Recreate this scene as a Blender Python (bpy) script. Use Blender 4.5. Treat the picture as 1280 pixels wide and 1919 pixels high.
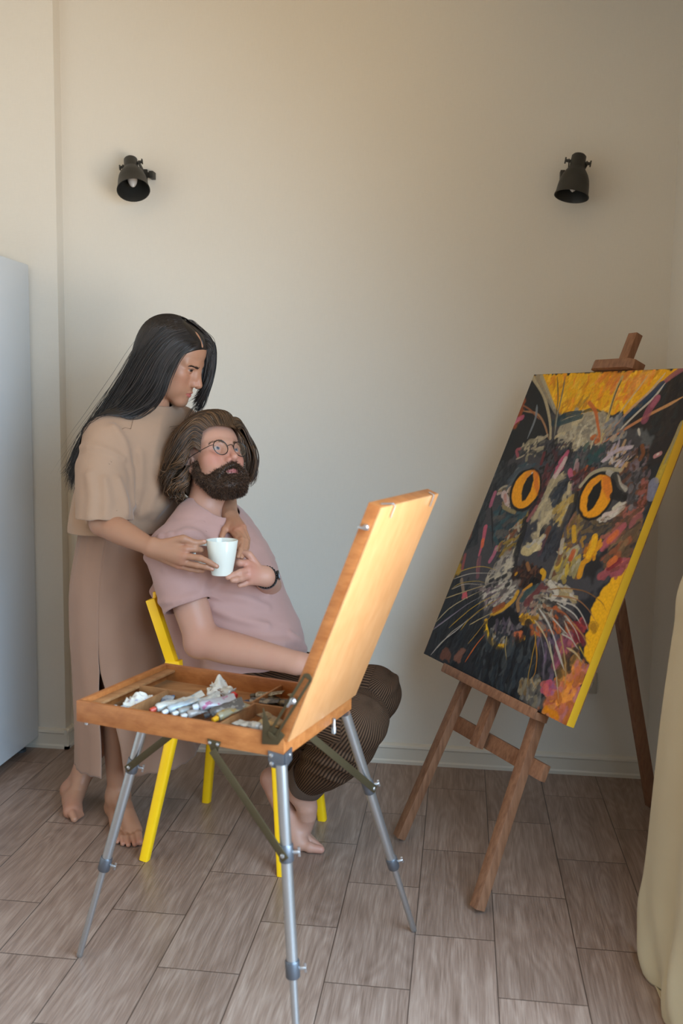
import bpy, bmesh, math, random
import numpy as np


from mathutils import Vector, Matrix
random.seed(7)
RNG = np.random.default_rng(11)
SC = bpy.context.scene
for _o in list(bpy.data.objects):
    bpy.data.objects.remove(_o)
COL = SC.collection

# ------------------------------------------------------------------ camera
FPX = 1775.65
PITCH, YAW, ROLL = math.radians(6.3468), math.radians(7.1774), math.radians(0.835)
CAM = np.array([0.0, 0.0, 1.4])


def cam_axes():
    cy, sy, cp, sp = math.cos(YAW), math.sin(YAW), math.cos(PITCH), math.sin(PITCH)
    f = np.array([-sy * cp, cy * cp, -sp])
    r = np.array([cy, sy, 0.0])
    u = np.cross(r, f)
    c, s = math.cos(ROLL), math.sin(ROLL)
    return c * r + s * u, c * u - s * r, f


CR, CU, CF = cam_axes()
cam_data = bpy.data.cameras.new('camera')
cam = bpy.data.objects.new('camera', cam_data)
COL.objects.link(cam)
cam.matrix_world = Matrix(((CR[0], CU[0], -CF[0], CAM[0]), (CR[1], CU[1], -CF[1], CAM[1]),
                           (CR[2], CU[2], -CF[2], CAM[2]), (0, 0, 0, 1)))
cam_data.sensor_fit = 'VERTICAL'
cam_data.sensor_height = 36.0
cam_data.sensor_width = 24.0
cam_data.lens = FPX / 1919.0 * 36.0
cam_data.clip_start = 0.05
cam_data.dof.use_dof = True
cam_data.dof.focus_distance = 2.95
cam_data.dof.aperture_fstop = 3.2
SC.camera = cam

# ------------------------------------------------------------------ light
SC.view_settings.view_transform = 'Standard'
SC.view_settings.look = 'None'
SC.view_settings.gamma = 1.0
SC.view_settings.use_curve_mapping = False
SC.view_settings.exposure = 0.06

world = bpy.data.worlds.new('world')
SC.world = world
world.use_nodes = True
world.node_tree.nodes['Background'].inputs[0].default_value = (1.0, 0.82, 0.62, 1)
world.node_tree.nodes['Background'].inputs[1].default_value = 0.06


def area(name, loc, target, sx, sy, power, color, spread=180):
    d = bpy.data.lights.new(name, 'AREA')
    d.shape = 'RECTANGLE'
    d.size, d.size_y = sx, sy
    d.energy = power
    d.color = color
    d.spread = math.radians(spread)
    o = bpy.data.objects.new(name, d)
    COL.objects.link(o)
    o.location = loc
    v = Vector(target) - Vector(loc)
    o.rotation_euler = v.to_track_quat('-Z', 'Y').to_euler()
    return o


# daylight through the balcony door in the right wall: sky from above, sunlit ground from below
area('sky_light', (0.86, 0.45, 1.30), (-1.5, 0.85, 0.0), 2.1, 2.0, 158.0, (0.49, 0.74, 1.0), 145)
area('ground_light', (0.92, 0.50, 0.95), (-1.5, 1.1, 2.9), 1.8, 0.8, 45.0, (1.0, 0.73, 0.42), 115)


# ------------------------------------------------------------------ helpers
def A(px, py, Y):
    """point on the sight line of a measured spot at room depth Y"""
    d = (px - 640) / FPX * CR - (py - 959.5) / FPX * CU + CF
    return CAM + d * (Y / d[1])


def AZ(px, py, Z):
    d = (px - 640) / FPX * CR - (py - 959.5) / FPX * CU + CF
    return CAM + d * ((Z - 1.4) / d[2])


def V(*a):
    return np.array(a, float)


def nrm(v):
    v = np.asarray(v, float)
    return v / (np.linalg.norm(v) + 1e-12)


def srgb(r, g, b):
    f = lambda c: c / 12.92 if c <= 0.04045 else ((c + 0.055) / 1.055) ** 2.4
    return (f(r / 255.0), f(g / 255.0), f(b / 255.0), 1.0)


class NT:
    """small node-tree writer"""
    def __init__(self, name):
        self.m = bpy.data.materials.new(name)
        self.m.use_nodes = True
        self.t = self.m.node_tree
        self.b = self.t.nodes['Principled BSDF']

    def n(self, kind, **kw):
        nd = self.t.nodes.new(kind)
        for k, v in kw.items():
            if k == 'ins':
                for kk, vv in v.items():
                    if hasattr(vv, 'is_output'):
                        self.t.links.new(vv, nd.inputs[kk])
                    else:
                        nd.inputs[kk].default_value = vv
            else:
                setattr(nd, k, v)
        return nd

    def math(self, op, a, b=None, c=None):
        ins = {0: a}
        if b is not None:
            ins[1] = b
        if c is not None:
            ins[2] = c
        return self.n('ShaderNodeMath', operation=op, ins=ins).outputs[0]

    def mix(self, fac, c1, c2, blend='MIX'):
        nd = self.n('ShaderNodeMixRGB', blend_type=blend, ins={0: fac, 1: c1, 2: c2})
        return nd.outputs[0]

    def ramp(self, fac, stops):
        nd = self.n('ShaderNodeValToRGB', ins={0: fac})
        el = nd.color_ramp.elements
        while len(el) < len(stops):
            el.new(0.5)
        for e, (p, c) in zip(el, stops):
            e.position = p
            e.color = c
        return nd.outputs[0]

    def coords(self, scale=(1, 1, 1), kind='Object'):
        tc = self.n('ShaderNodeTexCoord').outputs[kind]
        return self.n('ShaderNodeMapping', ins={0: tc, 3: scale}).outputs[0]

    def noise(self, vec, scale, detail=3, rough=0.5):
        return self.n('ShaderNodeTexNoise', ins={'Vector': vec, 'Scale': scale, 'Detail': detail, 'Roughness': rough}).outputs[0]

    def bump(self, h, strength=0.2, dist=0.01):
        nd = self.n('ShaderNodeBump', ins={'Height': h, 'Strength': strength, 'Distance': dist})
        self.t.links.new(nd.outputs[0], self.b.inputs['Normal'])

    def set(self, **kw):
        for k, v in kw.items():
            k = {'color': 'Base Color', 'rough': 'Roughness', 'metal': 'Metallic', 'spec': 'Specular IOR Level', 'sheen': 'Sheen Weight',
                 'trans': 'Transmission Weight', 'coat': 'Coat Weight', 'alpha': 'Alpha', 'sss': 'Subsurface Weight', 'ior': 'IOR'}[k]
            if hasattr(v, 'is_output'):
                self.t.links.new(v, self.b.inputs[k])
            else:
                self.b.inputs[k].default_value = v
        return self.m


def simple(name, col, rough=0.5, var=0.08, scale=30, bump=0.0, bscale=200, stretch=(1, 1, 1), **kw):
    t = NT(name)
    v = t.coords(stretch)
    f = t.noise(v, scale)
    c = Vector(col[:3])
    lo = tuple(c * (1 - var)) + (1,)
    hi = tuple(c * (1 + var)) + (1,)
    t.set(color=t.mix(f, lo, hi), rough=rough, **kw)
    if bump:
        t.bump(t.noise(v, bscale), bump, 0.002)
    return t.m


def wood(name, dark, light, axis_scale, rough=0.45, contrast=1.0):
    """grain stretched along the axis with the small scale"""
    t = NT(name)
    v = t.coords(axis_scale)
    f = t.noise(v, 1.0, 5, 0.6)
    f2 = t.noise(t.coords(tuple(3.1 * s for s in axis_scale)), 1.3, 3, 0.5)
    f = t.math('ADD', t.math('MULTIPLY', f, 0.75), t.math('MULTIPLY', f2, 0.25))
    col = t.ramp(f, [(0.5 - 0.18 / contrast, dark), (0.5 + 0.2 / contrast, light)])
    t.set(color=col, rough=rough)
    t.bump(f2, 0.12, 0.001)
    return t.m


class MB:
    """collects shapes in one mesh"""
    def __init__(self):
        self.v, self.f, self.mi = [], [], []

    def add(self, vs, fs, mi=0):
        o = len(self.v)
        self.v += [tuple(map(float, p)) for p in vs]
        self.f += [tuple(i + o for i in q) for q in fs]
        self.mi += [mi] * len(fs)

    def box(self, c, size, ax=None, mi=0):
        """ax = 3 unit vectors"""
        c = np.asarray(c, float)
        ax = np.eye(3) if ax is None else np.asarray(ax, float)
        h = np.asarray(size, float) / 2
        vs = [c + ax[0] * h[0] * i + ax[1] * h[1] * j + ax[2] * h[2] * k for i in (-1, 1) for j in (-1, 1) for k in (-1, 1)]
        fs = [(0, 1, 3, 2), (4, 6, 7, 5), (0, 4, 5, 1), (2, 3, 7, 6), (0, 2, 6, 4), (1, 5, 7, 3)]
        self.add(vs, fs, mi)

    def bx(self, x0, x1, y0, y1, z0, z1, mi=0):
        self.box(((x0 + x1) / 2, (y0 + y1) / 2, (z0 + z1) / 2), (x1 - x0, y1 - y0, z1 - z0), None, mi)

    def beam(self, p, q, w, h, up, mi=0):
        """bar from p to q; w across, h along up"""
        p, q = np.asarray(p, float), np.asarray(q, float)
        d = nrm(q - p)
        up = np.asarray(up, float)
        up = nrm(up - d * (up @ d))
        s = np.cross(d, up)
        self.box((p + q) / 2, (np.linalg.norm(q - p), w, h), (d, s, up), mi)

    def tube(self, pts, rad, n=10, cap=True, mi=0, flat=None):
        pts = [np.asarray(p, float) for p in pts]
        if not hasattr(rad, '__len__'):
            rad = [rad] * len(pts)
        vs, fs = [], []
        prev = None
        for i, p in enumerate(pts):
            d = nrm(pts[min(i + 1, len(pts) - 1)] - pts[max(i - 1, 0)])
            if prev is None:
                a = np.array([0, 0, 1.0]) if abs(d[2]) < 0.9 else np.array([1.0, 0, 0])
                s = nrm(np.cross(d, a))
            else:
                s = nrm(prev - d * (prev @ d))
            prev = s
            t = np.cross(d, s)
            for k in range(n):
                an = 2 * math.pi * k / n
                vs.append(p + rad[i] * (math.cos(an) * s + math.sin(an) * t))
        m = len(pts)
        for i in range(m - 1):
            for k in range(n):
                a, b = i * n + k, i * n + (k + 1) % n
                fs.append((a, b, b + n, a + n))
        if cap:
            fs.append(tuple(range(n - 1, -1, -1)))
            fs.append(tuple(range((m - 1) * n, m * n)))
        self.add(vs, fs, mi)

    def lathe(self, c, axis, prof, n=32, mi=0, side=None):
        """prof: list of (along axis, radius)"""
        c = np.asarray(c, float)
        d = nrm(axis)
        a = np.array([0, 0, 1.0]) if abs(d[2]) < 0.9 else np.array([1.0, 0, 0])
        s = nrm(np.cross(d, a))
        t = np.cross(d, s)
        vs, fs = [], []
        for h, r in prof:
            for k in range(n):
                an = 2 * math.pi * k / n
                vs.append(c + d * h + max(r, 1e-5) * (math.cos(an) * s + math.sin(an) * t))
        for i in range(len(prof) - 1):
            for k in range(n):
                p, q = i * n + k, i * n + (k + 1) % n
                fs.append((p, q, q + n, p + n))
        if prof[0][1] > 1e-4:
            fs.append(tuple(range(n - 1, -1, -1)))
        if prof[-1][1] > 1e-4:
            fs.append(tuple(range((len(prof) - 1) * n, len(prof) * n)))
        self.add(vs, fs, mi)

    def prism(self, pts, thick, mi=0):
        """closed polygon of 3-D points, pushed by the vector thick"""
        pts = [np.asarray(p, float) for p in pts]
        th = np.asarray(thick, float)
        n = len(pts)
        vs = pts + [p + th for p in pts]
        fs = [tuple(range(n - 1, -1, -1)), tuple(range(n, 2 * n))]
        fs += [(i, (i + 1) % n, (i + 1) % n + n, i + n) for i in range(n)]
        self.add(vs, fs, mi)

    def grid(self, P, mi=0, wrap=False):
        """P[i][j] points"""
        P = np.asarray(P, float)
        a, b = P.shape[:2]
        fs = []
        for i in range(a - 1):
            for j in range(b if wrap else b - 1):
                j2 = (j + 1) % b
                fs.append((i * b + j, i * b + j2, (i + 1) * b + j2, (i + 1) * b + j))
        self.add(P.reshape(-1, 3), fs, mi)


ORG = {}


def link(o, parent=None, org=(0, 0, 0)):
    COL.objects.link(o)
    if parent is not None:
        o.parent = parent
        o.location = np.asarray(org) - ORG[parent.name]
    else:
        o.location = org
    ORG[o.name] = np.asarray(org, float)
    return o


def thing(name, label, cat, loc=(0, 0, 0), group=None):
    o = bpy.data.objects.new(name, None)
    o.empty_display_size = 0.1
    link(o, None, loc)
    o['label'] = label
    o['category'] = cat
    if group:
        o['group'] = group
    return o


def tag(o, label=None, cat=None, group=None, kind=None):
    for k, v in (('label', label), ('category', cat), ('group', group), ('kind', kind)):
        if v:
            o[k] = v
    return o


def build(name, mb, mats, parent=None, bevel=0.0, seg=2, smooth=True, angle=40, org=None, label=None, fixn=True):
    if org is None:
        org = ORG[parent.name] if parent is not None else np.array(mb.v).mean(0) * V(1, 1, 0)
    org = np.asarray(org, float)
    me = bpy.data.meshes.new(name)
    me.from_pydata([tuple(np.asarray(p) - org) for p in mb.v], [], mb.f)
    if not isinstance(mats, (list, tuple)):
        mats = [mats]
    for m in mats:
        me.materials.append(m)
    me.polygons.foreach_set('material_index', mb.mi)
    bm = bmesh.new()
    bm.from_mesh(me)
    if fixn:
        bmesh.ops.recalc_face_normals(bm, faces=bm.faces)
    if bevel:
        ed = [e for e in bm.edges if len(e.link_faces) == 2 and e.calc_face_angle(0) > math.radians(30)]
        bmesh.ops.bevel(bm, geom=ed, offset=bevel, segments=seg, profile=0.6, affect='EDGES', clamp_overlap=True)
    bm.to_mesh(me)
    bm.free()
    if smooth:
        me.polygons.foreach_set('use_smooth', [True] * len(me.polygons))
        me.set_sharp_from_angle(angle=math.radians(angle))
    o = bpy.data.objects.new(name, me)
    link(o, parent, org)
    if label:
        o['label'] = label
    return o


def spline(pts, n):
    """Catmull-Rom through pts, n samples (works for any dimension)"""
    P = np.asarray(pts, float)
    if len(P) == 2:
        t = np.linspace(0, 1, n)[:, None]
        return P[0] * (1 - t) + P[1] * t
    Q = np.vstack([2 * P[0] - P[1], P, 2 * P[-1] - P[-2]])
    m = len(P) - 1
    out = []
    for x in np.linspace(0, m, n):
        i = min(int(x), m - 1)
        t = x - i
        a, b, c, d = Q[i], Q[i + 1], Q[i + 2], Q[i + 3]
        out.append(0.5 * (2 * b + (c - a) * t + (2 * a - 5 * b + 4 * c - d) * t * t + (3 * b - a - 3 * c + d) * t ** 3))
    return np.array(out)
# ================================================================== room
def struct(name, mb, m, **kw):
    return tag(build(name, mb, m, **kw), kind='structure')


def wallpaper():
    t = NT('linen_wallpaper')
    tc = t.n('ShaderNodeTexCoord').outputs['Object']
    h = t.noise(t.n('ShaderNodeMapping', ins={0: tc, 3: (40, 40, 900)}).outputs[0], 1.0, 2, 0.6)
    v = t.noise(t.n('ShaderNodeMapping', ins={0: tc, 3: (700, 700, 25)}).outputs[0], 1.0, 2, 0.6)
    w = t.math('ADD', h, v)
    big = t.noise(tc, 1.7, 3)
    base = t.mix(big, srgb(221, 213, 200), srgb(227, 219, 206))
    f = t.math('MULTIPLY_ADD', w, 0.5, 0.0)
    col = t.mix(f, t.mix(1.0, base, (0.9, 0.9, 0.9, 1), 'MULTIPLY'), t.mix(1.0, base, (1.05, 1.05, 1.05, 1), 'MULTIPLY'))
    t.set(color=col, rough=0.7, spec=0.25)
    t.bump(w, 0.12, 0.001)
    return t.m


M_WALL = wallpaper()
M_TRIM = simple('baseboard_paint', srgb(214, 205, 190), 0.4, 0.02)
M_CEIL = simple('ceiling_paint', srgb(226, 220, 208), 0.8, 0.02)


def floor_mat():
    t = NT('wood_look_tiles')
    tc = t.n('ShaderNodeTexCoord').outputs['Object']
    sp = t.n('ShaderNodeSeparateXYZ', ins={0: tc})
    x, y = sp.outputs[0], sp.outputs[1]
    W, L, X0 = 0.21059, 0.49623, -1.14045
    rx = t.math('DIVIDE', t.math('SUBTRACT', x, X0), W)
    row = t.math('FLOOR', rx)
    par = t.math('ABSOLUTE', t.math('MODULO', row, 2.0))
    off = t.math('MULTIPLY_ADD', par, 0.495, 0.347)
    ry = t.math('SUBTRACT', t.math('DIVIDE', y, L), off)
    cell = t.math('FLOOR', ry)
    fx, fy = t.math('FRACT', rx), t.math('FRACT', ry)
    dx = t.math('MULTIPLY', t.math('MINIMUM', fx, t.math('SUBTRACT', 1.0, fx)), W)
    dy = t.math('MULTIPLY', t.math('MINIMUM', fy, t.math('SUBTRACT', 1.0, fy)), L)
    dd = t.math('MINIMUM', dx, dy)
    joint = t.math('SUBTRACT', 1.0, t.n('ShaderNodeMapRange', interpolation_type='SMOOTHSTEP', ins={0: dd, 1: 0.0005, 2: 0.0024, 3: 0.0, 4: 1.0}).outputs[0])
    cid = t.n('ShaderNodeCombineXYZ', ins={0: row, 1: cell, 2: 3.0}).outputs[0]
    wn = t.n('ShaderNodeTexWhiteNoise', ins={0: cid})
    rnd, rcol = wn.outputs[0], wn.outputs[1]
    shift = t.n('ShaderNodeVectorMath', operation='MULTIPLY', ins={0: rcol, 1: (7, 7, 7)}).outputs[0]
    p = t.n('ShaderNodeVectorMath', operation='ADD', ins={0: tc, 1: shift}).outputs[0]
    # cathedral figure: contour lines of a stretched noise field
    fld = t.noise(t.n('ShaderNodeMapping', ins={0: p, 3: (11, 1.7, 1)}).outputs[0], 1.0, 1.5, 0.45)
    rings = t.math('FRACT', t.math('MULTIPLY', fld, 13.0))
    rings = t.math('ABSOLUTE', t.math('MULTIPLY_ADD', rings, 2.0, -1.0))
    fine = t.noise(t.n('ShaderNodeMapping', ins={0: p, 3: (330, 9, 1)}).outputs[0], 1.0, 4, 0.65)
    mid = t.noise(t.n('ShaderNodeMapping', ins={0: p, 3: (40, 3, 1)}).outputs[0], 1.0, 3, 0.55)
    g = t.math('ADD', t.math('MULTIPLY', rings, 0.085), t.math('ADD', t.math('MULTIPLY', fine, 0.55), t.math('MULTIPLY', mid, 0.42)))
    col = t.ramp(g, [(0.30, srgb(108, 85, 71)), (0.52, srgb(144, 119, 104)), (0.74, srgb(176, 152, 136))])
    tint = t.n('ShaderNodeMapRange', ins={0: rnd, 3: 0.88, 4: 1.08}).outputs[0]
    col = t.mix(1.0, col, t.n('ShaderNodeCombineXYZ', ins={0: tint, 1: tint, 2: tint}).outputs[0], 'MULTIPLY')
    col = t.mix(t.math('MULTIPLY', joint, 0.85), col, srgb(58, 42, 34))
    rg = t.math('MULTIPLY_ADD', fine, 0.2, 0.27)
    t.set(color=col, rough=rg, spec=0.45)
    h = t.math('SUBTRACT', t.math('MULTIPLY', g, 0.35), t.math('MULTIPLY', joint, 1.0))
    t.bump(h, 0.35, 0.0015)
    return t.m


YB, XR, YC, XC = 3.627, 0.734, 3.567, -1.568
ZT = 3.05
mb = MB(); mb.bx(-2.62, 2.2, -2.2, 3.75, -0.06, 0.0)
struct('floor', mb, floor_mat(), org=(0, 0, 0))
mb = MB(); mb.bx(-2.62, 0.9, -2.2, 3.75, ZT, ZT + 0.06)
struct('ceiling', mb, M_CEIL, org=(0, 0, 0))
mb = MB(); mb.bx(XC - 0.02, XR, YB, YB + 0.1, 0, ZT)
struct('wall_back', mb, M_WALL, org=(0, 0, 0))
mb = MB()
mb.prism([(-2.6, YC, 0), (XC, YC, 0), (XC, YB + 0.1, 0), (-2.6, YB + 0.1, 0)], (0, 0, ZT))
mb.bx(-2.62, -2.52, -2.2, YC, 0, ZT)
struct('wall_left', mb, M_WALL, org=(0, 0, 0))
# right wall with the balcony-door opening
WY0, WY1, WZ0, WZ1 = -0.65, 1.75, 0.12, 2.42
mb = MB()
mb.bx(XR, XR + 0.14, WY1, YB + 0.1, 0, ZT)
mb.bx(XR, XR + 0.14, -2.2, WY0, 0, ZT)
mb.bx(XR, XR + 0.14, WY0, WY1, WZ1, ZT)
mb.bx(XR, XR + 0.14, WY0, WY1, 0, WZ0)
struct('wall_right', mb, M_WALL, org=(0, 0, 0))
mb = MB()
mb.bx(-2.62, XR + 0.14, -2.3, -2.2, 0, ZT)
struct('wall_front', mb, M_WALL, org=(0, 0, 0))


def skirting(p, q, nrml):
    p, q, n = V(*p), V(*q), V(*nrml)
    prof = [(0, 0), (0.017, 0), (0.017, 0.012), (0.013, 0.018), (0.012, 0.060), (0.015, 0.066), (0.013, 0.074), (0.006, 0.080), (0, 0.082)]
    mb = MB()
    mb.prism([p + n * a + V(0, 0, b) for a, b in prof], q - p)
    return mb


struct('baseboard_back', skirting((XC, YB, 0), (XR, YB, 0), (0, -1, 0)), M_TRIM, org=(0, 0, 0), angle=25)
mb = skirting((-2.52, YC, 0), (XC + 0.017, YC, 0), (0, -1, 0))
m2 = skirting((XC, YC - 0.017, 0), (XC, YB, 0), (1, 0, 0))
mb.add(m2.v, m2.f)
struct('baseboard_left', mb, M_TRIM, org=(0, 0, 0), angle=25)
struct('baseboard_right', skirting((XR, WY1, 0), (XR, YB, 0), (-1, 0, 0)), M_TRIM, org=(0, 0, 0), angle=25)
M_FRAME = simple('white_window_frame', srgb(225, 225, 222), 0.35, 0.02)
mb = MB()
for y0, y1 in ((WY0, WY0 + 0.06), (WY1 - 0.06, WY1), ((WY0 + WY1) / 2 - 0.03, (WY0 + WY1) / 2 + 0.03)):
    mb.bx(XR + 0.04, XR + 0.10, y0, y1, WZ0, WZ1)
mb.bx(XR + 0.04, XR + 0.10, WY0 + .06, WY1 - .06, WZ1 - 0.06, WZ1)
mb.bx(XR + 0.04, XR + 0.10, WY0 + .06, WY1 - .06, WZ0, WZ0 + 0.06)
struct('window_1', mb, M_FRAME, org=(0, 0, 0), bevel=0.004)

# ---- socket on the back wall
M_PLASTIC = simple('cream_plastic', srgb(196, 186, 168), 0.35, 0.03)
M_DARKHOLE = simple('socket_dark', srgb(30, 26, 22), 0.6, 0.05)
sc = A(1098, 1279, YB)
so = thing('wall_socket', 'cream wall socket low on the wall behind the easel', 'socket', (sc[0], YB, sc[2]))
mb = MB(); mb.box(sc + V(0, -0.004, 0), (0.082, 0.008, 0.082))
build('socket_plate', mb, M_PLASTIC, so, bevel=0.003)
mb = MB(); mb.lathe(sc + V(0, -0.008, 0), (0, -1, 0), [(0.006, 0.021), (0.008, 0.024), (0, 0.027)][::-1], 28)
mb.lathe(sc + V(0, -0.0085, 0), (0, -1, 0), [(0, 0.020), (0.001, 0.020)], 28)
build('socket_insert', mb, M_PLASTIC, so, bevel=0)
mb = MB()
for s in (-1, 1):
    mb.lathe(sc + V(s * 0.0095, -0.0096, 0), (0, -1, 0), [(0, 0.003), (0.0008, 0.003)], 12)
build('socket_hole', mb, M_DARKHOLE, so)

# ---- refrigerator at the left edge
M_FRIDGE = simple('white_enamel', srgb(206, 210, 214), 0.22, 0.01, 4)
M_GREYRUB = simple('grey_rubber', srgb(70, 70, 72), 0.6, 0.05)
fr = thing('refrigerator', 'tall glossy white refrigerator at the left edge of the photo', 'refrigerator', (-1.98, 3.25, 0))
mb = MB(); mb.bx(-2.28, -1.678, 3.0, 3.555, 0.045, 1.927)
build('body', mb, M_FRIDGE, fr, bevel=0.006)
mb = MB(); mb.bx(-2.28, -1.678, 2.935, 2.994, 0.72, 1.927)
d1 = build('door', mb, M_FRIDGE, fr, bevel=0.008)
mb = MB(); mb.bx(-1.75, -1.73, 2.905, 2.935, 1.0, 1.5)
build('door_handle', mb, M_GREYRUB, d1, bevel=0.004)
mb = MB(); mb.bx(-2.28, -1.678, 2.935, 2.994, 0.06, 0.71)
d2 = build('door', mb, M_FRIDGE, fr, bevel=0.008)
mb = MB(); mb.bx(-1.75, -1.73, 2.905, 2.935, 0.4, 0.66)
build('door_handle', mb, M_GREYRUB, d2, bevel=0.004)
for fx in (-2.24, -1.73):
    for fy in (3.03, 3.50):
        mb = MB(); mb.lathe((fx, fy, 0), (0, 0, 1), [(0, 0.022), (0.01, 0.022), (0.012, 0.012), (0.05, 0.012)], 14)
        build('foot', mb, M_GREYRUB, fr)

# ---- two bell-shaped wall lamps
M_LAMP = simple('matt_graphite_metal', srgb(52, 50, 46), 0.48, 0.06, 60, metal=0.25)
M_LAMPIN = simple('dark_lamp_inside', srgb(34, 37, 34), 0.5, 0.06)
M_BULB = simple('frosted_bulb_glass', srgb(205, 195, 185), 0.25, 0.02)


def wall_lamp(px, py, img_dir, tocam, knobdir, label, plate_off):
    piv = A(px, py, YB - 0.085)
    view = nrm(CAM - piv)
    r = nrm(np.cross(CU, view)); up = np.cross(view, r)
    dv = nrm(img_dir[0] * r - img_dir[1] * up)
    ax = nrm(tocam * view + math.sqrt(1 - tocam ** 2) * dv)
    t = thing('wall_lamp', label, 'lamp', piv, 'bell wall lamps')
    sd = nrm(np.cross(ax, V(0, -1, 0.15)))
    sd = sd if sd @ r > 0 else -sd
    mb = MB()
    prof = [(-0.040, 0.0), (-0.039, 0.020), (-0.033, 0.0255), (0.005, 0.0265), (0.012, 0.029), (0.022, 0.036), (0.036, 0.0445), (0.052, 0.0505), (0.075, 0.0545),
            (0.104, 0.0575), (0.110, 0.0605), (0.113, 0.0610), (0.1125, 0.0585), (0.104, 0.0555), (0.075, 0.0525), (0.052, 0.048), (0.034, 0.042), (0.02, 0.032), (0.014, 0.0)]
    mb.lathe(piv, ax, prof, 40)
    sh = build('lamp_shade', mb, M_LAMP, t, angle=50)
    mb = MB()
    mb.lathe(piv, ax, [(0.013, 0.0), (0.014, 0.0135), (0.030, 0.0145), (0.05, 0.0175), (0.066, 0.018), (0.08, 0.0145), (0.092, 0.008), (0.098, 0.0)], 24)
    build('light_bulb', mb, M_BULB, t)
    # yoke, thumb knobs
    mb = MB()
    wp = V(piv[0] + plate_off, YB, piv[2] - 0.012)
    for s in (-1, 1):
        b = piv + sd * s * 0.032 - ax * 0.012
        mb.beam(b + V(0, -0.006, 0), V(b[0] * .75 + wp[0] * .25, YB - 0.012, wp[2] + s * 0.002), 0.004, 0.016, (0, 0, 1))
    mb.box(V(wp[0], YB - 0.010, wp[2]), (0.075, 0.005, 0.020))
    build('yoke', mb, M_LAMP, t, bevel=0.001)
    mb = MB()
    mb.box(V(wp[0], YB - 0.004, wp[2]), (0.03, 0.008, 0.045))
    mb.box(V(wp[0] + knobdir * 0.040, YB - 0.02, wp[2] - 0.004), (0.016, 0.036, 0.026))
    build('wall_bracket', mb, M_LAMP, t, bevel=0.0015)
    for s in (-1, 1):
        k0 = piv + sd * s * 0.026 - ax * 0.012
        mb = MB()
        mb.tube([k0, k0 + sd * s * 0.018], 0.0055, 10)
        tt = nrm(np.cross(sd, ax))
        w0 = k0 + sd * s * 0.018
        mb.beam(w0 - ax * 0.011 , w0 + ax * 0.011, 0.005, 0.007, tt)
        build('thumb_screw', mb, M_LAMP, t, bevel=0.001)
    return t


wall_lamp(246, 313, (0.10, 1.0), 0.70, 1, 'dark bell wall lamp above the couple, mouth turned to the camera', 0.02)
wall_lamp(1082, 310, (-0.20, 1.0), 0.40, -1, 'dark bell wall lamp above the painting, mouth pointing down', -0.005)

# ---- curtain gathered at the right edge
def curtain():
    t = NT('cream_curtain_cloth')
    tc = t.n('ShaderNodeTexCoord').outputs['Object']
    h = t.noise(t.n('ShaderNodeMapping', ins={0: tc, 3: (500, 500, 60)}).outputs[0], 1.0, 2)
    f = t.noise(tc, 6.0, 3)
    t.set(color=t.mix(f, srgb(186, 170, 138), srgb(196, 182, 152)), rough=0.85, sheen=0.15)
    t.bump(h, 0.1, 0.001)
    # leading edge from the floor tip up to the rail, then pleats towards the camera
    ed = [AZ(1252, 1925, 0.006), AZ(1240, 1880, 0.010), A(1214, 1828, 2.36), A(1191, 1762, 2.40), A(1199, 1690, 2.41), A(1212, 1600, 2.42), A(1225, 1480, 2.42), A(1238, 1360, 2.42), A(1250, 1270, 2.42), A(1265, 1170, 2.42), A(1281, 1080, 2.42),
          V(0.672, 2.42, 1.25), V(0.690, 2.42, 1.6), V(0.690, 2.42, 2.0), V(0.690, 2.42, 2.5)]
    E_ = spline(ed, 110)
    nU = 120
    P = np.zeros((len(E_), nU, 3))
    for i, e in enumerate(E_):
        z = e[2]
        fl = max(0.0, 1 - z / 1.3)
        br = max(0.0, 1 - z / 0.22)
        for j in range(nU):
            uu = j / (nU - 1)
            amp = (0.006 + 0.022 * uu) * (0.6 + 0.8 * fl)
            w = math.sin(uu * 16.0 + 0.9 * math.sin(z * 1.3)) * amp * min(1, uu * 3.5)
            x = e[0] + uu * (0.045 + 0.05 * fl) - w * 0.8 - 0.035 * br * uu + 0.010 * br * math.sin(uu * 27 + z * 30)
            y = e[1] - 0.62 * uu + 0.25 * w
            P[i, j] = (min(x, 0.722), y, max(0.004, z * (1 - 0.25 * br * math.sin(uu * 19) ** 2)))
    mb = MB()
    mb.grid(P)
    o = build('curtain', mb, t.m, None, angle=180, org=(0.62, 2.25, 0))
    md = o.modifiers.new('thickness', 'SOLIDIFY')
    md.thickness = 0.0025
    tag(o, 'cream cloth curtain hanging to the floor at the right edge', 'curtain')
    return o


curtain()
# ================================================================== wooden display easel
M_EASEL = wood('beech_easel', srgb(112, 72, 48), srgb(156, 110, 80), (80, 80, 5), 0.5)
M_BRASS = simple('aged_brass', srgb(84, 72, 50), 0.42, 0.15, 25, metal=0.6)
M_STEEL = simple('bright_steel', srgb(190, 190, 192), 0.28, 0.05, 30, metal=0.9)
M_ALU = simple('brushed_aluminium', srgb(190, 190, 190), 0.32, 0.05, 90, metal=0.9)
M_GREYMETAL = simple('grey_clamp_metal', srgb(112, 114, 120), 0.42, 0.08, 40, metal=0.8)

EL0 = AZ(745, 1575, 0.0)
TH, TT = -1.03, 0.406
EA = V(math.cos(TH), math.sin(TH), 0)
EB = V(-EA[1], EA[0], 0)
EU = math.cos(TT) * V(0, 0, 1) + math.sin(TT) * EB
EN = np.cross(EA, EU)               # out of the picture, to the viewer


def ep(a, u, n=0.0):
    return EL0 + EA * a + EU * u + EN * n


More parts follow.
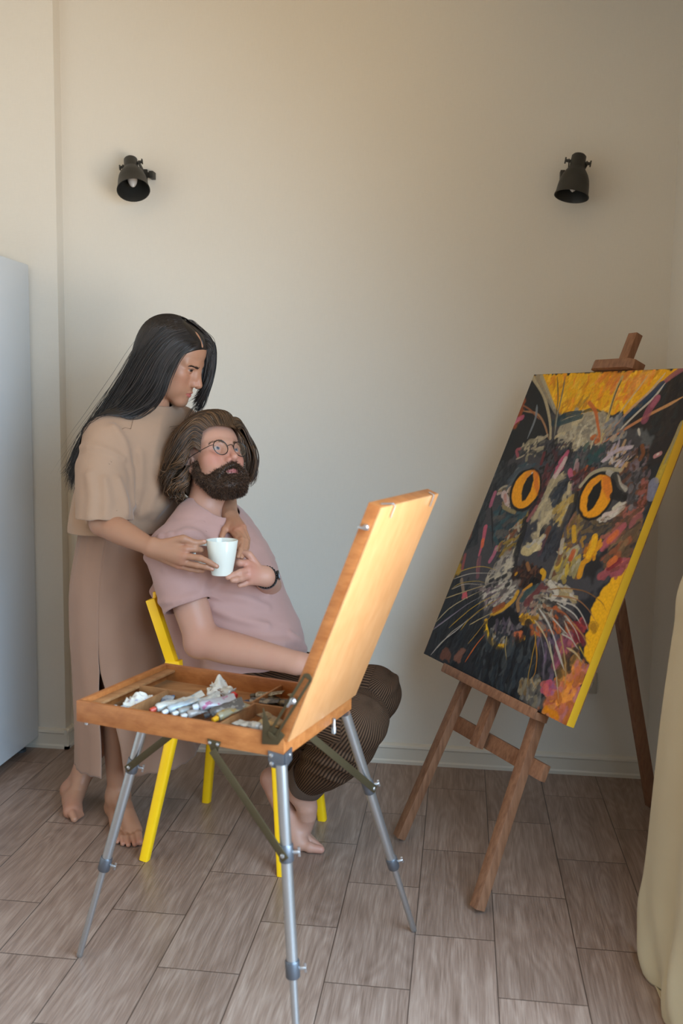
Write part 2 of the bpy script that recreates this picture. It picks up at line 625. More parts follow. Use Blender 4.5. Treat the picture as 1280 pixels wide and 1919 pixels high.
es = thing('display_easel', 'brown wooden studio easel holding the cat painting', 'easel', (0.2, 2.95, 0))
for a0, a1, u1 in ((0.0, 0.095, 1.50), (0.478, 0.345, 1.50)):
    mb = MB()
    p0, p1 = ep(a0, 0.0), ep(a1, u1)
    d = nrm(p1 - p0)
    p0 = p0 - d * (p0[2] / d[2])
    mb.beam(p0 + d * 0.012, p1, 0.036, 0.030, EN)
    build('leg', mb, M_EASEL, es, bevel=0.002)
mb = MB(); mb.beam(ep(0.222, 0.40, 0.012), ep(0.200, 1.786, 0.0), 0.040, 0.026, EN)
build('mast', mb, M_EASEL, es, bevel=0.002)
mb = MB(); mb.beam(ep(0.012, 0.425, -0.022), ep(0.515, 0.432, -0.022), 0.020, 0.048, EU)
build('crossbar', mb, M_EASEL, es, bevel=0.002)
mb = MB(); mb.beam(ep(0.10, 1.30, -0.022), ep(0.345, 1.30, -0.022), 0.020, 0.045, EU)
build('crossbar', mb, M_EASEL, es, bevel=0.002)
mb = MB()
mb.beam(ep(-0.030, 0.572, 0.040), ep(0.488, 0.572, 0.040), 0.050, 0.022, EU)
mb.beam(ep(-0.030, 0.577, 0.063), ep(0.488, 0.577, 0.063), 0.006, 0.026, EU)
build('canvas_ledge', mb, M_EASEL, es, bevel=0.002)
mb = MB()
mb.prism([ep(0.130, 1.637, 0.018), ep(0.325, 1.637, 0.018), ep(0.325, 1.637, 0.060), ep(0.305, 1.637, 0.072), ep(0.150, 1.637, 0.072), ep(0.130, 1.637, 0.060)], EU * 0.030)
build('top_clamp', mb, M_EASEL, es, bevel=0.0015)
rt, rf = ep(0.222, 1.34, -0.03), AZ(1222, 1512, 0.0)
mb = MB(); d = nrm(rf - rt); mb.beam(rt, rf - d * 0.012, 0.040, 0.024, EA)
build('rear_leg', mb, M_EASEL, es, bevel=0.002)
for aa, uu in ((0.222, 0.428), (0.10, 1.30), (0.345, 1.30)):
    mb = MB(); mb.lathe(ep(aa, uu, -0.036), -EN, [(0, 0.008), (0.006, 0.008), (0.008, 0.005)], 14)
    build('bolt', mb, M_STEEL, es)

# ================================================================== sketch-box easel in front
M_BOXW = wood('honey_beech_box', srgb(142, 80, 36), srgb(178, 112, 60), (7, 60, 60), 0.42)
M_BOXIN = wood('box_inside_wood', srgb(134, 88, 50), srgb(170, 122, 78), (9, 60, 60), 0.6)
M_LID = wood('pale_lid_plywood', srgb(188, 130, 80), srgb(206, 150, 100), (26, 26, 3.5), 0.34, 0.8)
E1, E2 = V(0.960, -0.281, 0), V(0.281, 0.960, 0)
BA = V(-0.825, 1.934, 0.75)
BW, BD, BH, BT = 0.512, 0.344, 0.047, 0.011


def bp(u, v, z=0.0):
    """u along the long side, v along the short side (metres), z from the box rim"""
    return BA + E1 * u + E2 * v + V(0, 0, z)


sb = thing('sketchbox_easel', 'open wooden paint box on three aluminium legs, lid raised', 'easel', bp(BW / 2, BD / 2, -0.75))
BAX = (E1, E2, V(0, 0, 1))
mb = MB()
mb.box(bp(BW / 2, BT / 2, -BH / 2), (BW, BT, BH), BAX)
mb.box(bp(BW / 2, BD - BT / 2, -BH / 2), (BW, BT, BH), BAX)
mb.box(bp(BT / 2, BD / 2, -BH / 2), (BT, BD - 2 * BT, BH), BAX)
mb.box(bp(BW - BT / 2, BD / 2, -BH / 2), (BT, BD - 2 * BT, BH), BAX)
build('box_frame', mb, M_BOXW, sb, bevel=0.0015)
mb = MB(); mb.box(bp(BW / 2, BD / 2, -BH + 0.004), (BW - 2 * BT, BD - 2 * BT, 0.006), BAX)
build('box_bottom', mb, M_BOXIN, sb)
DIV = []
for (u0, v0, u1, v1) in ((0.035, 0.185, BW - BT, 0.185), (0.335, 0.185, 0.335, BD - BT), (0.115, BT, 0.115, 0.185), (0.345, BT, 0.345, 0.185)):
    p, q = bp(u0, v0, -0.026), bp(u1, v1, -0.026)
    mb = MB(); mb.beam(p, q, 0.005, 0.032, (0, 0, 1))
    build('divider', mb, M_BOXIN, sb, bevel=0.0008)
# shallow ledge along the left inside
mb = MB(); mb.box(bp(0.024, BD / 2, -0.014), (0.025, BD - 2 * BT, 0.006), BAX)
build('inner_ledge', mb, M_BOXIN, sb, bevel=0.001)

# raised lid, hinged on the right edge
PH = math.radians(21.5)
LW = math.cos(PH) * V(0, 0, 1) + math.sin(PH) * E1      # up along the lid
LO = math.cos(PH) * E1 - math.sin(PH) * V(0, 0, 1)      # outwards, to the window
LBASE = bp(BW + 0.010, 0.0, -0.012)
LL, LTK = 0.512, 0.028


def lp(v, w, o=0.0):
    return LBASE + E2 * v + LW * w + LO * o


LAX = (E2, LW, LO)
mb = MB()
mb.box(lp(0.005, LL / 2, -LTK / 2 - .002), (0.010, LL, LTK - .004), LAX)
mb.box(lp(BD - 0.005, LL / 2, -LTK / 2 - .002), (0.010, LL, LTK - .004), LAX)
mb.box(lp(BD / 2, 0.005, -LTK / 2 - .002), (BD - 0.02, 0.010, LTK - .004), LAX)
mb.box(lp(BD / 2, LL - 0.005, -LTK / 2 - .002), (BD - 0.02, 0.010, LTK - .004), LAX)
ld = build('lid', mb, M_BOXW, sb, bevel=0.001)
mb = MB(); mb.box(lp(BD / 2, LL / 2, -0.002), (BD, LL, 0.004), LAX)
build('lid_panel', mb, M_LID, ld, bevel=0.001)
for v in (0.062, 0.300):
    mb = MB()
    mb.tube([lp(v - 0.045 if v < .1 else v, LL + 0.003, -0.010), lp(v, LL + 0.003, -0.002), lp(v, LL + 0.002, 0.003), lp(v, LL - 0.024, 0.004)], 0.0016, 8)
    build('canvas_clip', mb, M_STEEL, ld)
mb = MB()
mb.lathe(lp(0, LL - 0.045, -0.014), -E2, [(0, 0.006), (0.006, 0.006), (0.008, 0.004), (0.014, 0.004)], 12)
mb.beam(lp(-0.016, LL - 0.047, -0.024), lp(-0.016, LL - 0.043, -0.004), 0.004, 0.009, E2)
build('wing_nut', mb, M_STEEL, ld, bevel=0.001)

# slotted lid stay on the near side
cpts = lambda P: [np.asarray(p) for p in P]
mb = MB()
nz = -E2 * 0.0025
o = V(*(-E2 * 0.0015))
fan = [bp(BW - 0.048, 0, -0.024), bp(BW - 0.012, 0, -0.020), bp(BW + 0.003, 0, 0.002), bp(BW - 0.012, 0, 0.012), bp(BW - 0.030, 0, 0.016), bp(BW - 0.046, 0, 0.052)]
mb.prism([p + o for p in fan], nz)
build('lid_stay_plate', mb, M_BRASS, sb, bevel=0.0006)
s0, s1 = bp(BW - 0.022, 0, 0.002) + 2.2 * nz, bp(BW + 0.052, 0, 0.125) + 2.2 * nz
sd = nrm(s1 - s0)
sx = np.cross(sd, E2)
mb = MB()
for s in (-1, 1):
    mb.beam(s0 + sx * s * 0.0075, s1 + sx * s * 0.0075, 0.0055, 0.0025, E2)
for c in (s0, s1):
    ring = [c + 0.0103 * (math.cos(a) * sx + math.sin(a) * sd * (1 if c is s1 else -1)) for a in np.linspace(0, math.pi, 12)]
    mb.prism(ring, nz)
build('slotted_stay', mb, M_BRASS, sb, bevel=0.0005)
mb = MB()
k = s0 + (s1 - s0) * 0.60
mb.lathe(k, -E2, [(0, 0.007), (0.004, 0.007), (0.006, 0.004), (0.012, 0.004)], 12)
mb.beam(k - E2 * 0.014 - sd * 0.010, k - E2 * 0.014 + sd * 0.010, 0.004, 0.008, E2)
build('wing_nut', mb, M_STEEL, sb, bevel=0.001)

# brackets under the corners, small bolts
def bolt(p, d, parent, r=0.0042):
    mb = MB(); mb.lathe(p, d, [(0, r), (0.0018, r), (0.0032, r * .55), (0.0033, 0)], 12)
    return build('bolt', mb, M_STEEL, parent)


mb = MB()
mb.prism([p - E2 * .0005 for p in (bp(BW - 0.034, 0, -BH + 0.012), bp(BW + 0.001, 0, -BH + 0.008), bp(BW + 0.001, 0, -BH - 0.022), bp(BW - 0.026, 0, -BH - 0.022), bp(BW - 0.034, 0, -BH - 0.008))], -E2 * 0.003)
mb.prism([p + E1 * .0005 for p in (bp(BW, 0, -BH + 0.010), bp(BW, 0.03, -BH + 0.014), bp(BW, 0.03, -BH - 0.012), bp(BW, 0, -BH - 0.022))], E1 * 0.003)
cb = build('corner_bracket', mb, M_GREYMETAL, sb, bevel=0.0006)
bolt(bp(BW - 0.027, -0.003, -BH + 0.003), -E2, cb); bolt(bp(BW - 0.026, -0.003, -BH - 0.014), -E2, cb); bolt(bp(BW + .003, 0.02, -BH + 0.002), E1, cb)
mb = MB()
u0 = 0.352
mb.prism([bp(u0 - 0.016, -.0005, -BH + 0.014), bp(u0 + 0.016, -.0005, -BH + 0.012), bp(u0 + 0.006, -.0005, -BH - 0.020), bp(u0 - 0.004, -.0005, -BH - 0.020)], -E2 * 0.0025)
tp = build('strut_plate', mb, M_BRASS, sb, bevel=0.0006)
for a, b in ((-0.009, 0.007), (0.009, 0.006), (0.001, -0.012)):
    bolt(bp(u0 + a, -0.003, -BH + b), -E2, tp, 0.0035)
mb = MB(); mb.lathe(bp(0, 0.035, -0.022), -E1, [(0, 0.005), (0.008, 0.005), (0.01, 0.003)], 12)
build('catch', mb, M_STEEL, sb)
mb = MB(); mb.lathe(bp(0.018, 0.012, -BH), V(0, 0, -1), [(0, 0.004), (0.008, 0.004), (0.009, 0.002)], 12)
build('catch', mb, M_STEEL, sb)

# telescopic legs
LEGTOP = [bp(0.052, BD * 0.60, -BH - 0.004), bp(BW - 0.008, 0.004, -BH - 0.014), bp(BW - 0.006, BD - 0.022, -BH - 0.004)]
LEGFOOT = [AZ(148, 1793, 0.0), AZ(561, 2042, 0.0), AZ(776, 1745, 0.0)]
LEGP = []
for li, (p, q) in enumerate(zip(LEGTOP, LEGFOOT)):
    d = nrm(q - p)
    L = np.linalg.norm(q - p)
    k1, k2 = [(0.24, 0.62), (0.265, 0.62), (0.30, 0.65)][li]
    mb = MB()
    mb.tube([p, p + d * L * k2], 0.0118, 18)
    lg = build('leg', mb, M_ALU, sb, angle=50)
    mb = MB(); mb.tube([p + d * (L * k2 - .02), p + d * (L - 0.012), p + d * (L - 0.004), p + d * L], [0.0082, 0.0082, 0.0078, 0.004], 16)
    build('lower_tube', mb, M_ALU, lg, angle=50)
    s = nrm(np.cross(d, CF))
    for kk, r in ((k1, 0.0150), (k2, 0.0150)):
        c = p + d * L * kk
        mb = MB(); mb.lathe(c - d * 0.018, d, [(0, r - .001), (0.002, r), (0.034, r), (0.036, r - .001)], 20)
        cl = build('collar', mb, M_GREYMETAL, lg, angle=40)
        mb = MB()
        mb.tube([c + s * 0.010, c + s * 0.027], 0.004, 10)
        mb.beam(c + s * 0.026 - d * 0.011 - CF * .003, c + s * 0.026 + d * 0.011 + CF * .003, 0.005, 0.003, CF)
        build('thumb_screw', mb, M_STEEL, lg, bevel=0.0006)
    LEGP.append((p, d, L, k1))
# flat brass struts from box to leg collars
for (p, d, L, k1), top in zip(LEGP, (bp(0.20, BD * 0.62, -BH - 0.004), bp(0.357, -0.001, -BH - 0.012), bp(BW - 0.05, BD * 0.52, -BH - 0.004))):
    c = p + d * L * k1
    dd = nrm(c - top)
    sn = nrm(np.cross(dd, d))
    sn = sn if sn @ CF < 0 else -sn
    c2 = c + sn * 0.0165
    top2 = top + sn * 0.008
    mb = MB(); mb.beam(top2 - dd * 0.008, c2 + dd * 0.010, 0.017, 0.003, sn)
    stt = build('strut', mb, M_BRASS, sb, bevel=0.0007)
    bolt(c2 + sn * 0.0012, sn, stt, 0.0045)
mb = MB(); mb.lathe(bp(BW + .004, 0.235, -BH + 0.012), V(0, 0, -1), [(0, 0.004), (0.018, 0.004), (0.020, 0.0055), (0.034, 0.0055), (0.036, 0.003)], 12)
build('knob', mb, M_STEEL, sb)

# ================================================================== yellow chair
M_YEL = simple('yellow_painted_wood', srgb(255, 200, 18), 0.33, 0.05, 40)
M_YEL2 = simple('yellow_seat_board', srgb(250, 194, 16), 0.4, 0.05, 40)
FL = [AZ(271, 1611, 0), AZ(387, 1502, 0), AZ(529, 1640, 0), AZ(604, 1536, 0)]
ch = thing('chair', 'bright yellow wooden chair the bearded man sits on', 'chair', (-0.68, 2.9, 0))
SZ = 0.425
cxy = sum(FL) / 4
fx = nrm((FL[2] + FL[3]) / 2 - (FL[0] + FL[1]) / 2)
fy = V(-fx[1], fx[0], 0)


def leg_shape(p0, p1, w, h, up):
    mb = MB()
    d = nrm(p1 - p0)
    s = nrm(np.cross(d, up)); u2 = np.cross(s, d)
    rings = []
    for q, k in ((p0, 0.86), (p1, 1.0)):
        rings.append([q + s * w / 2 * k * math.copysign(abs(math.cos(a)) ** 0.6, math.cos(a)) + u2 * h / 2 * k * math.copysign(abs(math.sin(a)) ** 0.6, math.sin(a)) for a in np.linspace(0, 2 * math.pi, 20, endpoint=False)])
    mb.grid(rings, wrap=True)
    mb.f.append(tuple(range(20))); mb.f.append(tuple(range(20, 40))); mb.mi += [0, 0]
    return mb


def AYZ(px, Y, Z):
    """point in image column px at depth Y and height Z"""
    lo, hi = -2000.0, 4000.0
    for _ in range(50):
        m = (lo + hi) / 2
        if A(px, m, Y)[2] > Z:
            lo = m
        else:
            hi = m
    return A(px, m, Y)


TOPS = [AYZ(325, 2.735, SZ - 0.022), AYZ(404, 3.09, SZ - 0.022), AYZ(518, 2.70, SZ - 0.022), AYZ(578, 3.02, SZ - 0.022)]
for f, tgt in zip(FL, TOPS):
    build('leg', leg_shape(f + V(0, 0, 0.0), tgt, 0.036, 0.036, fy), M_YEL, ch, angle=60)
cxy = sum(TOPS) / 4 * V(1, 1, 0)
mb = MB()
prof = []
for a in np.linspace(0, 2 * math.pi, 40, endpoint=False):
    r = 0.205 / max(abs(math.cos(a)) ** 4 + abs(math.sin(a)) ** 4, 1e-6) ** 0.25
    prof.append(cxy + fx * r * math.cos(a) + fy * r * math.sin(a))
mb.prism([p * V(1, 1, 0) + V(0, 0, SZ - 0.022) for p in prof], (0, 0, 0.022))
build('seat', mb, M_YEL2, ch, bevel=0.005)
# back posts and back slats
post = []
for y0 in (2.725, 3.075):
    b0 = AYZ(337, 2.725, SZ - 0.02) + fy * (y0 - 2.725)
    mid = A(326, 1243, 2.725) + fy * (y0 - 2.725)
    top = A(284, 1122, 2.725) + fy * (y0 - 2.725)
    mb = MB()
    mb.beam(b0, mid + nrm(mid - b0) * .01, 0.028, 0.048, fx)
    mb.beam(mid - V(0, 0, 0.01), top, 0.026, 0.032, fx)
    build('back_post', mb, M_YEL, ch, bevel=0.004)
    post.append((b0, mid, top))
for k in (0.93,):
    p = post[0][1] * (1 - k) + post[0][2] * k
    q = post[1][1] * (1 - k) + post[1][2] * k
    mb = MB(); mb.beam(p + fx * .004, q + fx * .004, 0.012, 0.07, V(0, 0, 1))
    build('back_slat', mb, M_YEL, ch, bevel=0.004)
# ================================================================== smooth implicit bodies
class Sdf:
    """list of shapes blended in order; meshed with surface nets on the blocks the surface crosses"""
    def __init__(self):
        self.p = []

    def add(self, f, c, r, k=0.02, op='u'):
        self.p.append((f, np.asarray(c, float), float(r), float(k), op))
        return self

    # ---- shapes
    def cone(self, a, b, ra, rb, k=0.02, op='u', flat=None):
        """tapered capsule; flat = (direction, factor) squeezes the section"""
        a, b = np.asarray(a, float), np.asarray(b, float)
        ba = b - a
        L2 = max(float(ba @ ba), 1e-9)
        fd = None
        if flat is not None:
            fd, ff = nrm(flat[0]), flat[1]

        def f(P):
            pa = P - a
            h = pa @ ba
            t = np.clip(h / L2, 0, 1)
            if fd is None:
                d2 = np.einsum('ij,ij->i', pa, pa) - (2 * h - t * L2) * t
                return np.sqrt(np.maximum(d2, 0)) - (ra + (rb - ra) * t)
            q = pa - t[:, None] * ba
            c = q @ fd
            q = q + np.outer(c * (1 / ff - 1), fd)
            return (np.sqrt((q * q).sum(1)) - ra - (rb - ra) * t) * min(1.0, (1 + ff) / 2)
        return self.add(f, (a + b) / 2, np.linalg.norm(ba) / 2 + max(ra, rb), k, op)

    def chain(self, pts, rad, k=0.02, op='u', n=None, flat=None):
        """one limb: hard union of tapered capsules along a spline"""
        pts = np.asarray(pts, float)
        rad = np.asarray(rad, float)
        if n:
            S = spline(np.column_stack([pts, rad]), n)
            pts, rad = S[:, :3], S[:, 3]
        sub = []
        for i in range(len(pts) - 1):
            s = Sdf().cone(pts[i], pts[i + 1], rad[i], rad[i + 1], flat=flat)
            sub.append(s.p[0][0])

        def f(P):
            d = sub[0](P)
            for g in sub[1:]:
                d = np.minimum(d, g(P))
            return d
        lo, hi = pts.min(0) - rad.max(), pts.max(0) + rad.max()
        return self.add(f, (lo + hi) / 2, np.linalg.norm(hi - lo) / 2, k, op)

    def capped(self, pts, rad, pc, pn, k=0.02, n=None):
        """a limb ending square at a plane"""
        q = Sdf().chain(pts, rad, k, 'u', n).p[0]
        pc, pn = np.asarray(pc, float), nrm(pn)
        g = q[0]
        return self.add(lambda P: np.maximum(g(P), (P - pc) @ pn), q[1], q[2], k)

    def ell(self, c, r, ax=None, k=0.02, op='u'):
        c = np.asarray(c, float)
        r = np.asarray(r, float)
        R = np.eye(3) if ax is None else np.asarray(ax, float)

        def f(P):
            q = (P - c) @ R.T
            k0 = np.sqrt(((q / r) ** 2).sum(1))
            k1 = np.sqrt(((q / (r * r)) ** 2).sum(1)) + 1e-9
            return k0 * (k0 - 1) / k1
        return self.add(f, c, r.max(), k, op)

    def loft(self, cen, ra, rb, A_, B_, k=0.02, n=16, op='u'):
        """elliptic rings along a spine: half widths ra along A_, rb along B_ (arrays, one row per ring)"""
        m = len(cen)
        A_ = np.array([nrm(v) for v in (A_ if np.ndim(A_) == 2 else [A_] * m)])
        B_ = np.array([nrm(v) for v in (B_ if np.ndim(B_) == 2 else [B_] * m)])
        S = spline(np.column_stack([cen, ra, rb, A_, B_]), n)
        C, a, b, AA, BB = S[:, :3], S[:, 3], S[:, 4], S[:, 5:8], S[:, 8:11]
        seg = []
        for i in range(n - 1):
            ba = C[i + 1] - C[i]
            u = nrm(AA[i] + AA[i + 1]); v = nrm(BB[i] + BB[i + 1]); w = nrm(np.cross(u, v))
            M = np.stack([u, v, w, ba / (ba @ ba)], 1)
            seg.append((C[i], M, float(ba @ u), float(ba @ v), float(ba @ w), a[i], a[i + 1] - a[i], b[i], b[i + 1] - b[i], min(a[i], b[i])))

        def f(P):
            d = None
            for c0, M, bu, bv, bw, a0, da, b0, db, mn in seg:
                q = (P - c0) @ M
                t = np.clip(q[:, 3], 0, 1)
                x = (q[:, 0] - t * bu) / (a0 + da * t)
                y = (q[:, 1] - t * bv) / (b0 + db * t)
                z = (q[:, 2] - t * bw) / mn
                x2, y2, z2 = x * x, y * y, z * z
                k0 = np.sqrt(x2 + y2 + z2)
                k1 = np.sqrt(x2 / (a0 * a0) + y2 / (b0 * b0) + z2 / (mn * mn)) + 1e-9
                dd = k0 * (k0 - 1) / k1
                d = dd if d is None else np.minimum(d, dd)
            return d
        rm = max(max(a), max(b))
        lo, hi = C.min(0) - rm, C.max(0) + rm
        return self.add(f, (lo + hi) / 2, np.linalg.norm(hi - lo) / 2, k, op)

    # ---- value
    @staticmethod
    def comb(d, e, k, op):
        if op == 'u':
            if d is None:
                return e
            h = np.maximum(k - np.abs(d - e), 0) / k
            return np.minimum(d, e) - h * h * k * 0.25
        if d is None:
            return None
        if op == 's':
            e = -e
            h = np.maximum(k - np.abs(d - e), 0) / k
            return np.maximum(d, e) + h * h * k * 0.25
        if op == 'i':
            return np.maximum(d, e)
        if op == 'd':                       # displacement
            return d - e
        raise ValueError(op)

    def val(self, P, idx=None):
        d = None
        for i, (f, c, r, k, op) in enumerate(self.p):
            if idx is not None and not idx[i]:
                continue
            d = self.comb(d, f(P), k, op)
        if d is None:
            d = np.full(len(P), 1.0)
        return d

    def cull(self, cen, R):
        """which shapes matter in which block"""
        D = np.full((len(self.p), len(cen)), 9.0)
        d0 = None
        for i, (f, c, r, k, op) in enumerate(self.p):
            nearb = np.linalg.norm(cen - c, axis=1) - r < R * 2 + k + 0.06
            if nearb.any() and op != 'd':
                D[i, nearb] = f(cen[nearb])
            if op != 'd':
                d0 = self.comb(d0, D[i], k, op)
        K = np.array([x[3] for x in self.p])[:, None]
        ops = np.array([x[4] for x in self.p])
        rel = np.where((ops == 'u')[:, None], D - d0[None] < 2.3 * R + K, D < 2.3 * R + K) | (ops == 'd')[:, None]
        return rel, d0

    def mesh(self, lo, hi, h, inner=None, cuts=(), nb=12, newton=1):
        """returns vertices, quads; inner hollows the body out, cuts open it"""
        lo, hi = np.asarray(lo, float), np.asarray(hi, float)
        B = nb * h
        nblk = np.ceil((hi - lo) / B).astype(int)
        R = B * 0.87
        g = np.arange(nb + 1) * h
        gx, gy, gz = np.meshgrid(g, g, g, indexing='ij')
        G = np.stack([gx.ravel(), gy.ravel(), gz.ravel()], 1)
        N = nblk * nb + 1
        keys, verts, quads = [], [], []

        def value(P, idx):
            d = self.val(P, idx)
            if inner is not None:
                d = np.maximum(d, -inner.val(P, jdx))
            for c in cuts:
                d = np.maximum(d, -c(P))
            return d
        bi = np.stack(np.meshgrid(*[np.arange(x) for x in nblk], indexing='ij'), -1).reshape(-1, 3)
        cen = lo + (bi + 0.5) * B
        rel, d0 = self.cull(cen, R)
        irel = inner.cull(cen, R)[0] if inner is not None else None
        live = np.argwhere(np.abs(d0) < R * 1.25 + 0.012)[:, 0]
        for b_ in live:
            ib, idx = bi[b_], rel[:, b_]
            jdx = irel[:, b_] if inner is not None else None
            P = lo + ib * B + G
            d = value(P, idx).reshape(nb + 1, nb + 1, nb + 1)
            if d.min() > 0 or d.max() < 0:
                continue
            s = d < 0
            cs = s[:-1, :-1, :-1].astype(int)
            for o in ((1, 0, 0), (0, 1, 0), (0, 0, 1), (1, 1, 0), (1, 0, 1), (0, 1, 1), (1, 1, 1)):
                cs = cs + s[o[0]:nb + o[0], o[1]:nb + o[1], o[2]:nb + o[2]]
            act = np.argwhere((cs > 0) & (cs < 8))
            if len(act) == 0:
                continue
            acc = np.zeros((len(act), 3)); cnt = np.zeros(len(act))
            for ax in range(3):
                for o1 in (0, 1):
                    for o2 in (0, 1):
                        off = np.zeros(3, int)
                        oth = [a for a in range(3) if a != ax]
                        off[oth[0]], off[oth[1]] = o1, o2
                        a = act + off
                        b = a.copy(); b[:, ax] += 1
                        da, db = d[a[:, 0], a[:, 1], a[:, 2]], d[b[:, 0], b[:, 1], b[:, 2]]
                        m = (da < 0) != (db < 0)
                        t = np.where(m, da / np.where(m, da - db, 1), 0)
                        p = a.astype(float); p[:, ax] += t
                        acc += p * m[:, None]; cnt += m
            vp = lo + ib * B + acc / cnt[:, None] * h
            for _ in range(newton):
                e = h * 0.3
                T = np.array([[1, 1, 1], [1, -1, -1], [-1, 1, -1], [-1, -1, 1]], float)
                vals = [value(vp + t * e, idx) for t in T]
                gr = sum(v[:, None] * t for v, t in zip(vals, T)) / (4 * e)
                dv = sum(vals) / 4
                g2 = np.maximum((gr * gr).sum(1), 0.15)
                st = -(dv / g2)[:, None] * gr
                ln = np.linalg.norm(st, axis=1)
                st *= np.minimum(1, 0.6 * h / np.maximum(ln, 1e-9))[:, None]
                vp = vp + st
            gi = act + ib * nb
            keys.append((gi[:, 0] * N[1] + gi[:, 1]) * N[2] + gi[:, 2])
            verts.append(vp)
            for ax in range(3):
                o1, o2 = [(1, 2), (2, 0), (0, 1)][ax]
                sl = [slice(0, nb)] * 3
                s0 = s[tuple(sl)]
                sl2 = list(sl); sl2[ax] = slice(1, nb + 1)
                s1 = s[tuple(sl2)]
                ed = np.argwhere(s0 != s1)
                if len(ed) == 0:
                    continue
                fl = s0[ed[:, 0], ed[:, 1], ed[:, 2]]
                ge = ed + ib * nb
                q = []
                for c1, c2 in ((0, 0), (-1, 0), (-1, -1), (0, -1)):
                    x = ge.copy(); x[:, o1] += c1; x[:, o2] += c2
                    q.append((x[:, 0] * N[1] + x[:, 1]) * N[2] + x[:, 2])
                q = np.stack(q, 1)
                q[~fl] = q[~fl][:, ::-1]
                quads.append(q)
        if not keys:
            raise RuntimeError('empty surface')
        keys = np.concatenate(keys); verts = np.concatenate(verts); quads = np.concatenate(quads)
        order = np.argsort(keys)
        ks = keys[order]
        pos = np.searchsorted(ks, quads)
        pos = np.clip(pos, 0, len(ks) - 1)
        ok = (ks[pos] == quads).all(1)
        quads = order[pos[ok]]
        return verts, quads


def np_mesh(name, verts, faces, mats, parent=None, org=None, colors=None, attrs=None, smooth=True, matidx=None, label=None):
    if org is None:
        org = ORG[parent.name] if parent is not None else (0, 0, 0)
    org = np.asarray(org, float)
    me = bpy.data.meshes.new(name)
    v = (np.asarray(verts) - org).astype(np.float32)
    faces = np.asarray(faces)
    nf, ns = faces.shape
    me.vertices.add(len(v)); me.vertices.foreach_set('co', v.ravel())
    me.loops.add(nf * ns); me.loops.foreach_set('vertex_index', faces.ravel().astype(np.int32))
    me.polygons.add(nf)
    me.polygons.foreach_set('loop_start', (np.arange(nf) * ns).astype(np.int32))
    me.update(calc_edges=True)
    if smooth:
        me.polygons.foreach_set('use_smooth', [True] * nf)
    for m in (mats if isinstance(mats, (list, tuple)) else [mats]):
        me.materials.append(m)
    if matidx is not None:
        me.polygons.foreach_set('material_index', np.asarray(matidx, np.int32))
    if colors is not None:
        at = me.color_attributes.new('tone', 'FLOAT_COLOR', 'POINT')
        c = np.ones((len(v), 4), np.float32); c[:, :3] = colors
        at.data.foreach_set('color', c.ravel())
    for k, a in (attrs or {}).items():
        at = me.attributes.new(k, 'FLOAT', 'POINT')
        at.data.foreach_set('value', np.asarray(a, np.float32))
    me.validate()
    o = bpy.data.objects.new(name, me)
    if label:
        o['label'] = label
    return link(o, parent, org)


def keep_big(verts, faces, frac=0.02):
    """drop loose crumbs"""
    n = len(verts)
    lab = np.arange(n)
    e = np.vstack([faces[:, [0, 1]], faces[:, [1, 2]], faces[:, [2, 3]]])
    while True:
        m = np.minimum(lab[e[:, 0]], lab[e[:, 1]])
        new = lab.copy()
        np.minimum.at(new, e[:, 0], m); np.minimum.at(new, e[:, 1], m)
        new = new[new]
        if (new == lab).all():
            break
        lab = new
    u, c = np.unique(lab, return_counts=True)
    good = np.isin(lab, u[c > frac * n])
    mp = np.cumsum(good) - 1
    f = faces[good[faces].all(1)]
    return verts[good], mp[f]


_NZ = {}


def noise3(P, s, seed=0):
    """cheap smooth noise from a few bent sines"""
    if (s, seed) not in _NZ:
        r = np.random.default_rng(seed)
        d = np.array([nrm(v) for v in r.normal(size=(5, 3))]) * (s * r.uniform(0.6, 1.7, (5, 1)))
        e = np.array([nrm(v) for v in r.normal(size=(5, 3))]) * (s * r.uniform(0.4, 1.1, (5, 1)))
        _NZ[(s, seed)] = d.T, e.T, r.uniform(0, 6.28, 5)
    d, e, ph = _NZ[(s, seed)]
    return np.sin(P @ d + ph + 1.3 * np.sin(P @ e + ph * 2)).sum(1) / 5


def strands(paths, rad, sides=4, taper=True):
    """many thin tapered tubes as one vertex/quad array; paths: (n, m, 3)"""
    paths = np.asarray(paths, float)
    n, m, _ = paths.shape
    d = np.gradient(paths, axis=1)
    d /= np.linalg.norm(d, axis=2, keepdims=True) + 1e-9
    a = np.array([0.31, 0.77, 0.55])
    s = np.cross(d, a); s /= np.linalg.norm(s, axis=2, keepdims=True) + 1e-9
    t = np.cross(d, s)
    prof = np.ones(m)
    if taper:
        x = np.linspace(0, 1, m)
        prof = np.minimum(1, 0.45 + 4 * x) * np.minimum(1, 0.12 + 3.0 * (1 - x))
    rad = np.broadcast_to(np.asarray(rad, float).reshape(-1, 1), (n, 1)) * prof[None, :]
    ang = np.arange(sides) * 2 * np.pi / sides
    ring = paths[:, :, None, :] + rad[:, :, None, None] * (np.cos(ang)[None, None, :, None] * s[:, :, None, :] + np.sin(ang)[None, None, :, None] * t[:, :, None, :])
    verts = ring.reshape(-1, 3)
    i = np.arange(n)[:, None, None] * m * sides
    j = np.arange(m - 1)[None, :, None] * sides
    k = np.arange(sides)[None, None, :]
    k2 = (k + 1) % sides
    q = np.stack([i + j + k, i + j + k2, i + j + sides + k2, i + j + sides + k], -1).reshape(-1, 4)
    return verts, q
# ================================================================== people: shared pieces
HB = 0.0025          # body mesh size
HC = 0.0032          # cloth mesh size


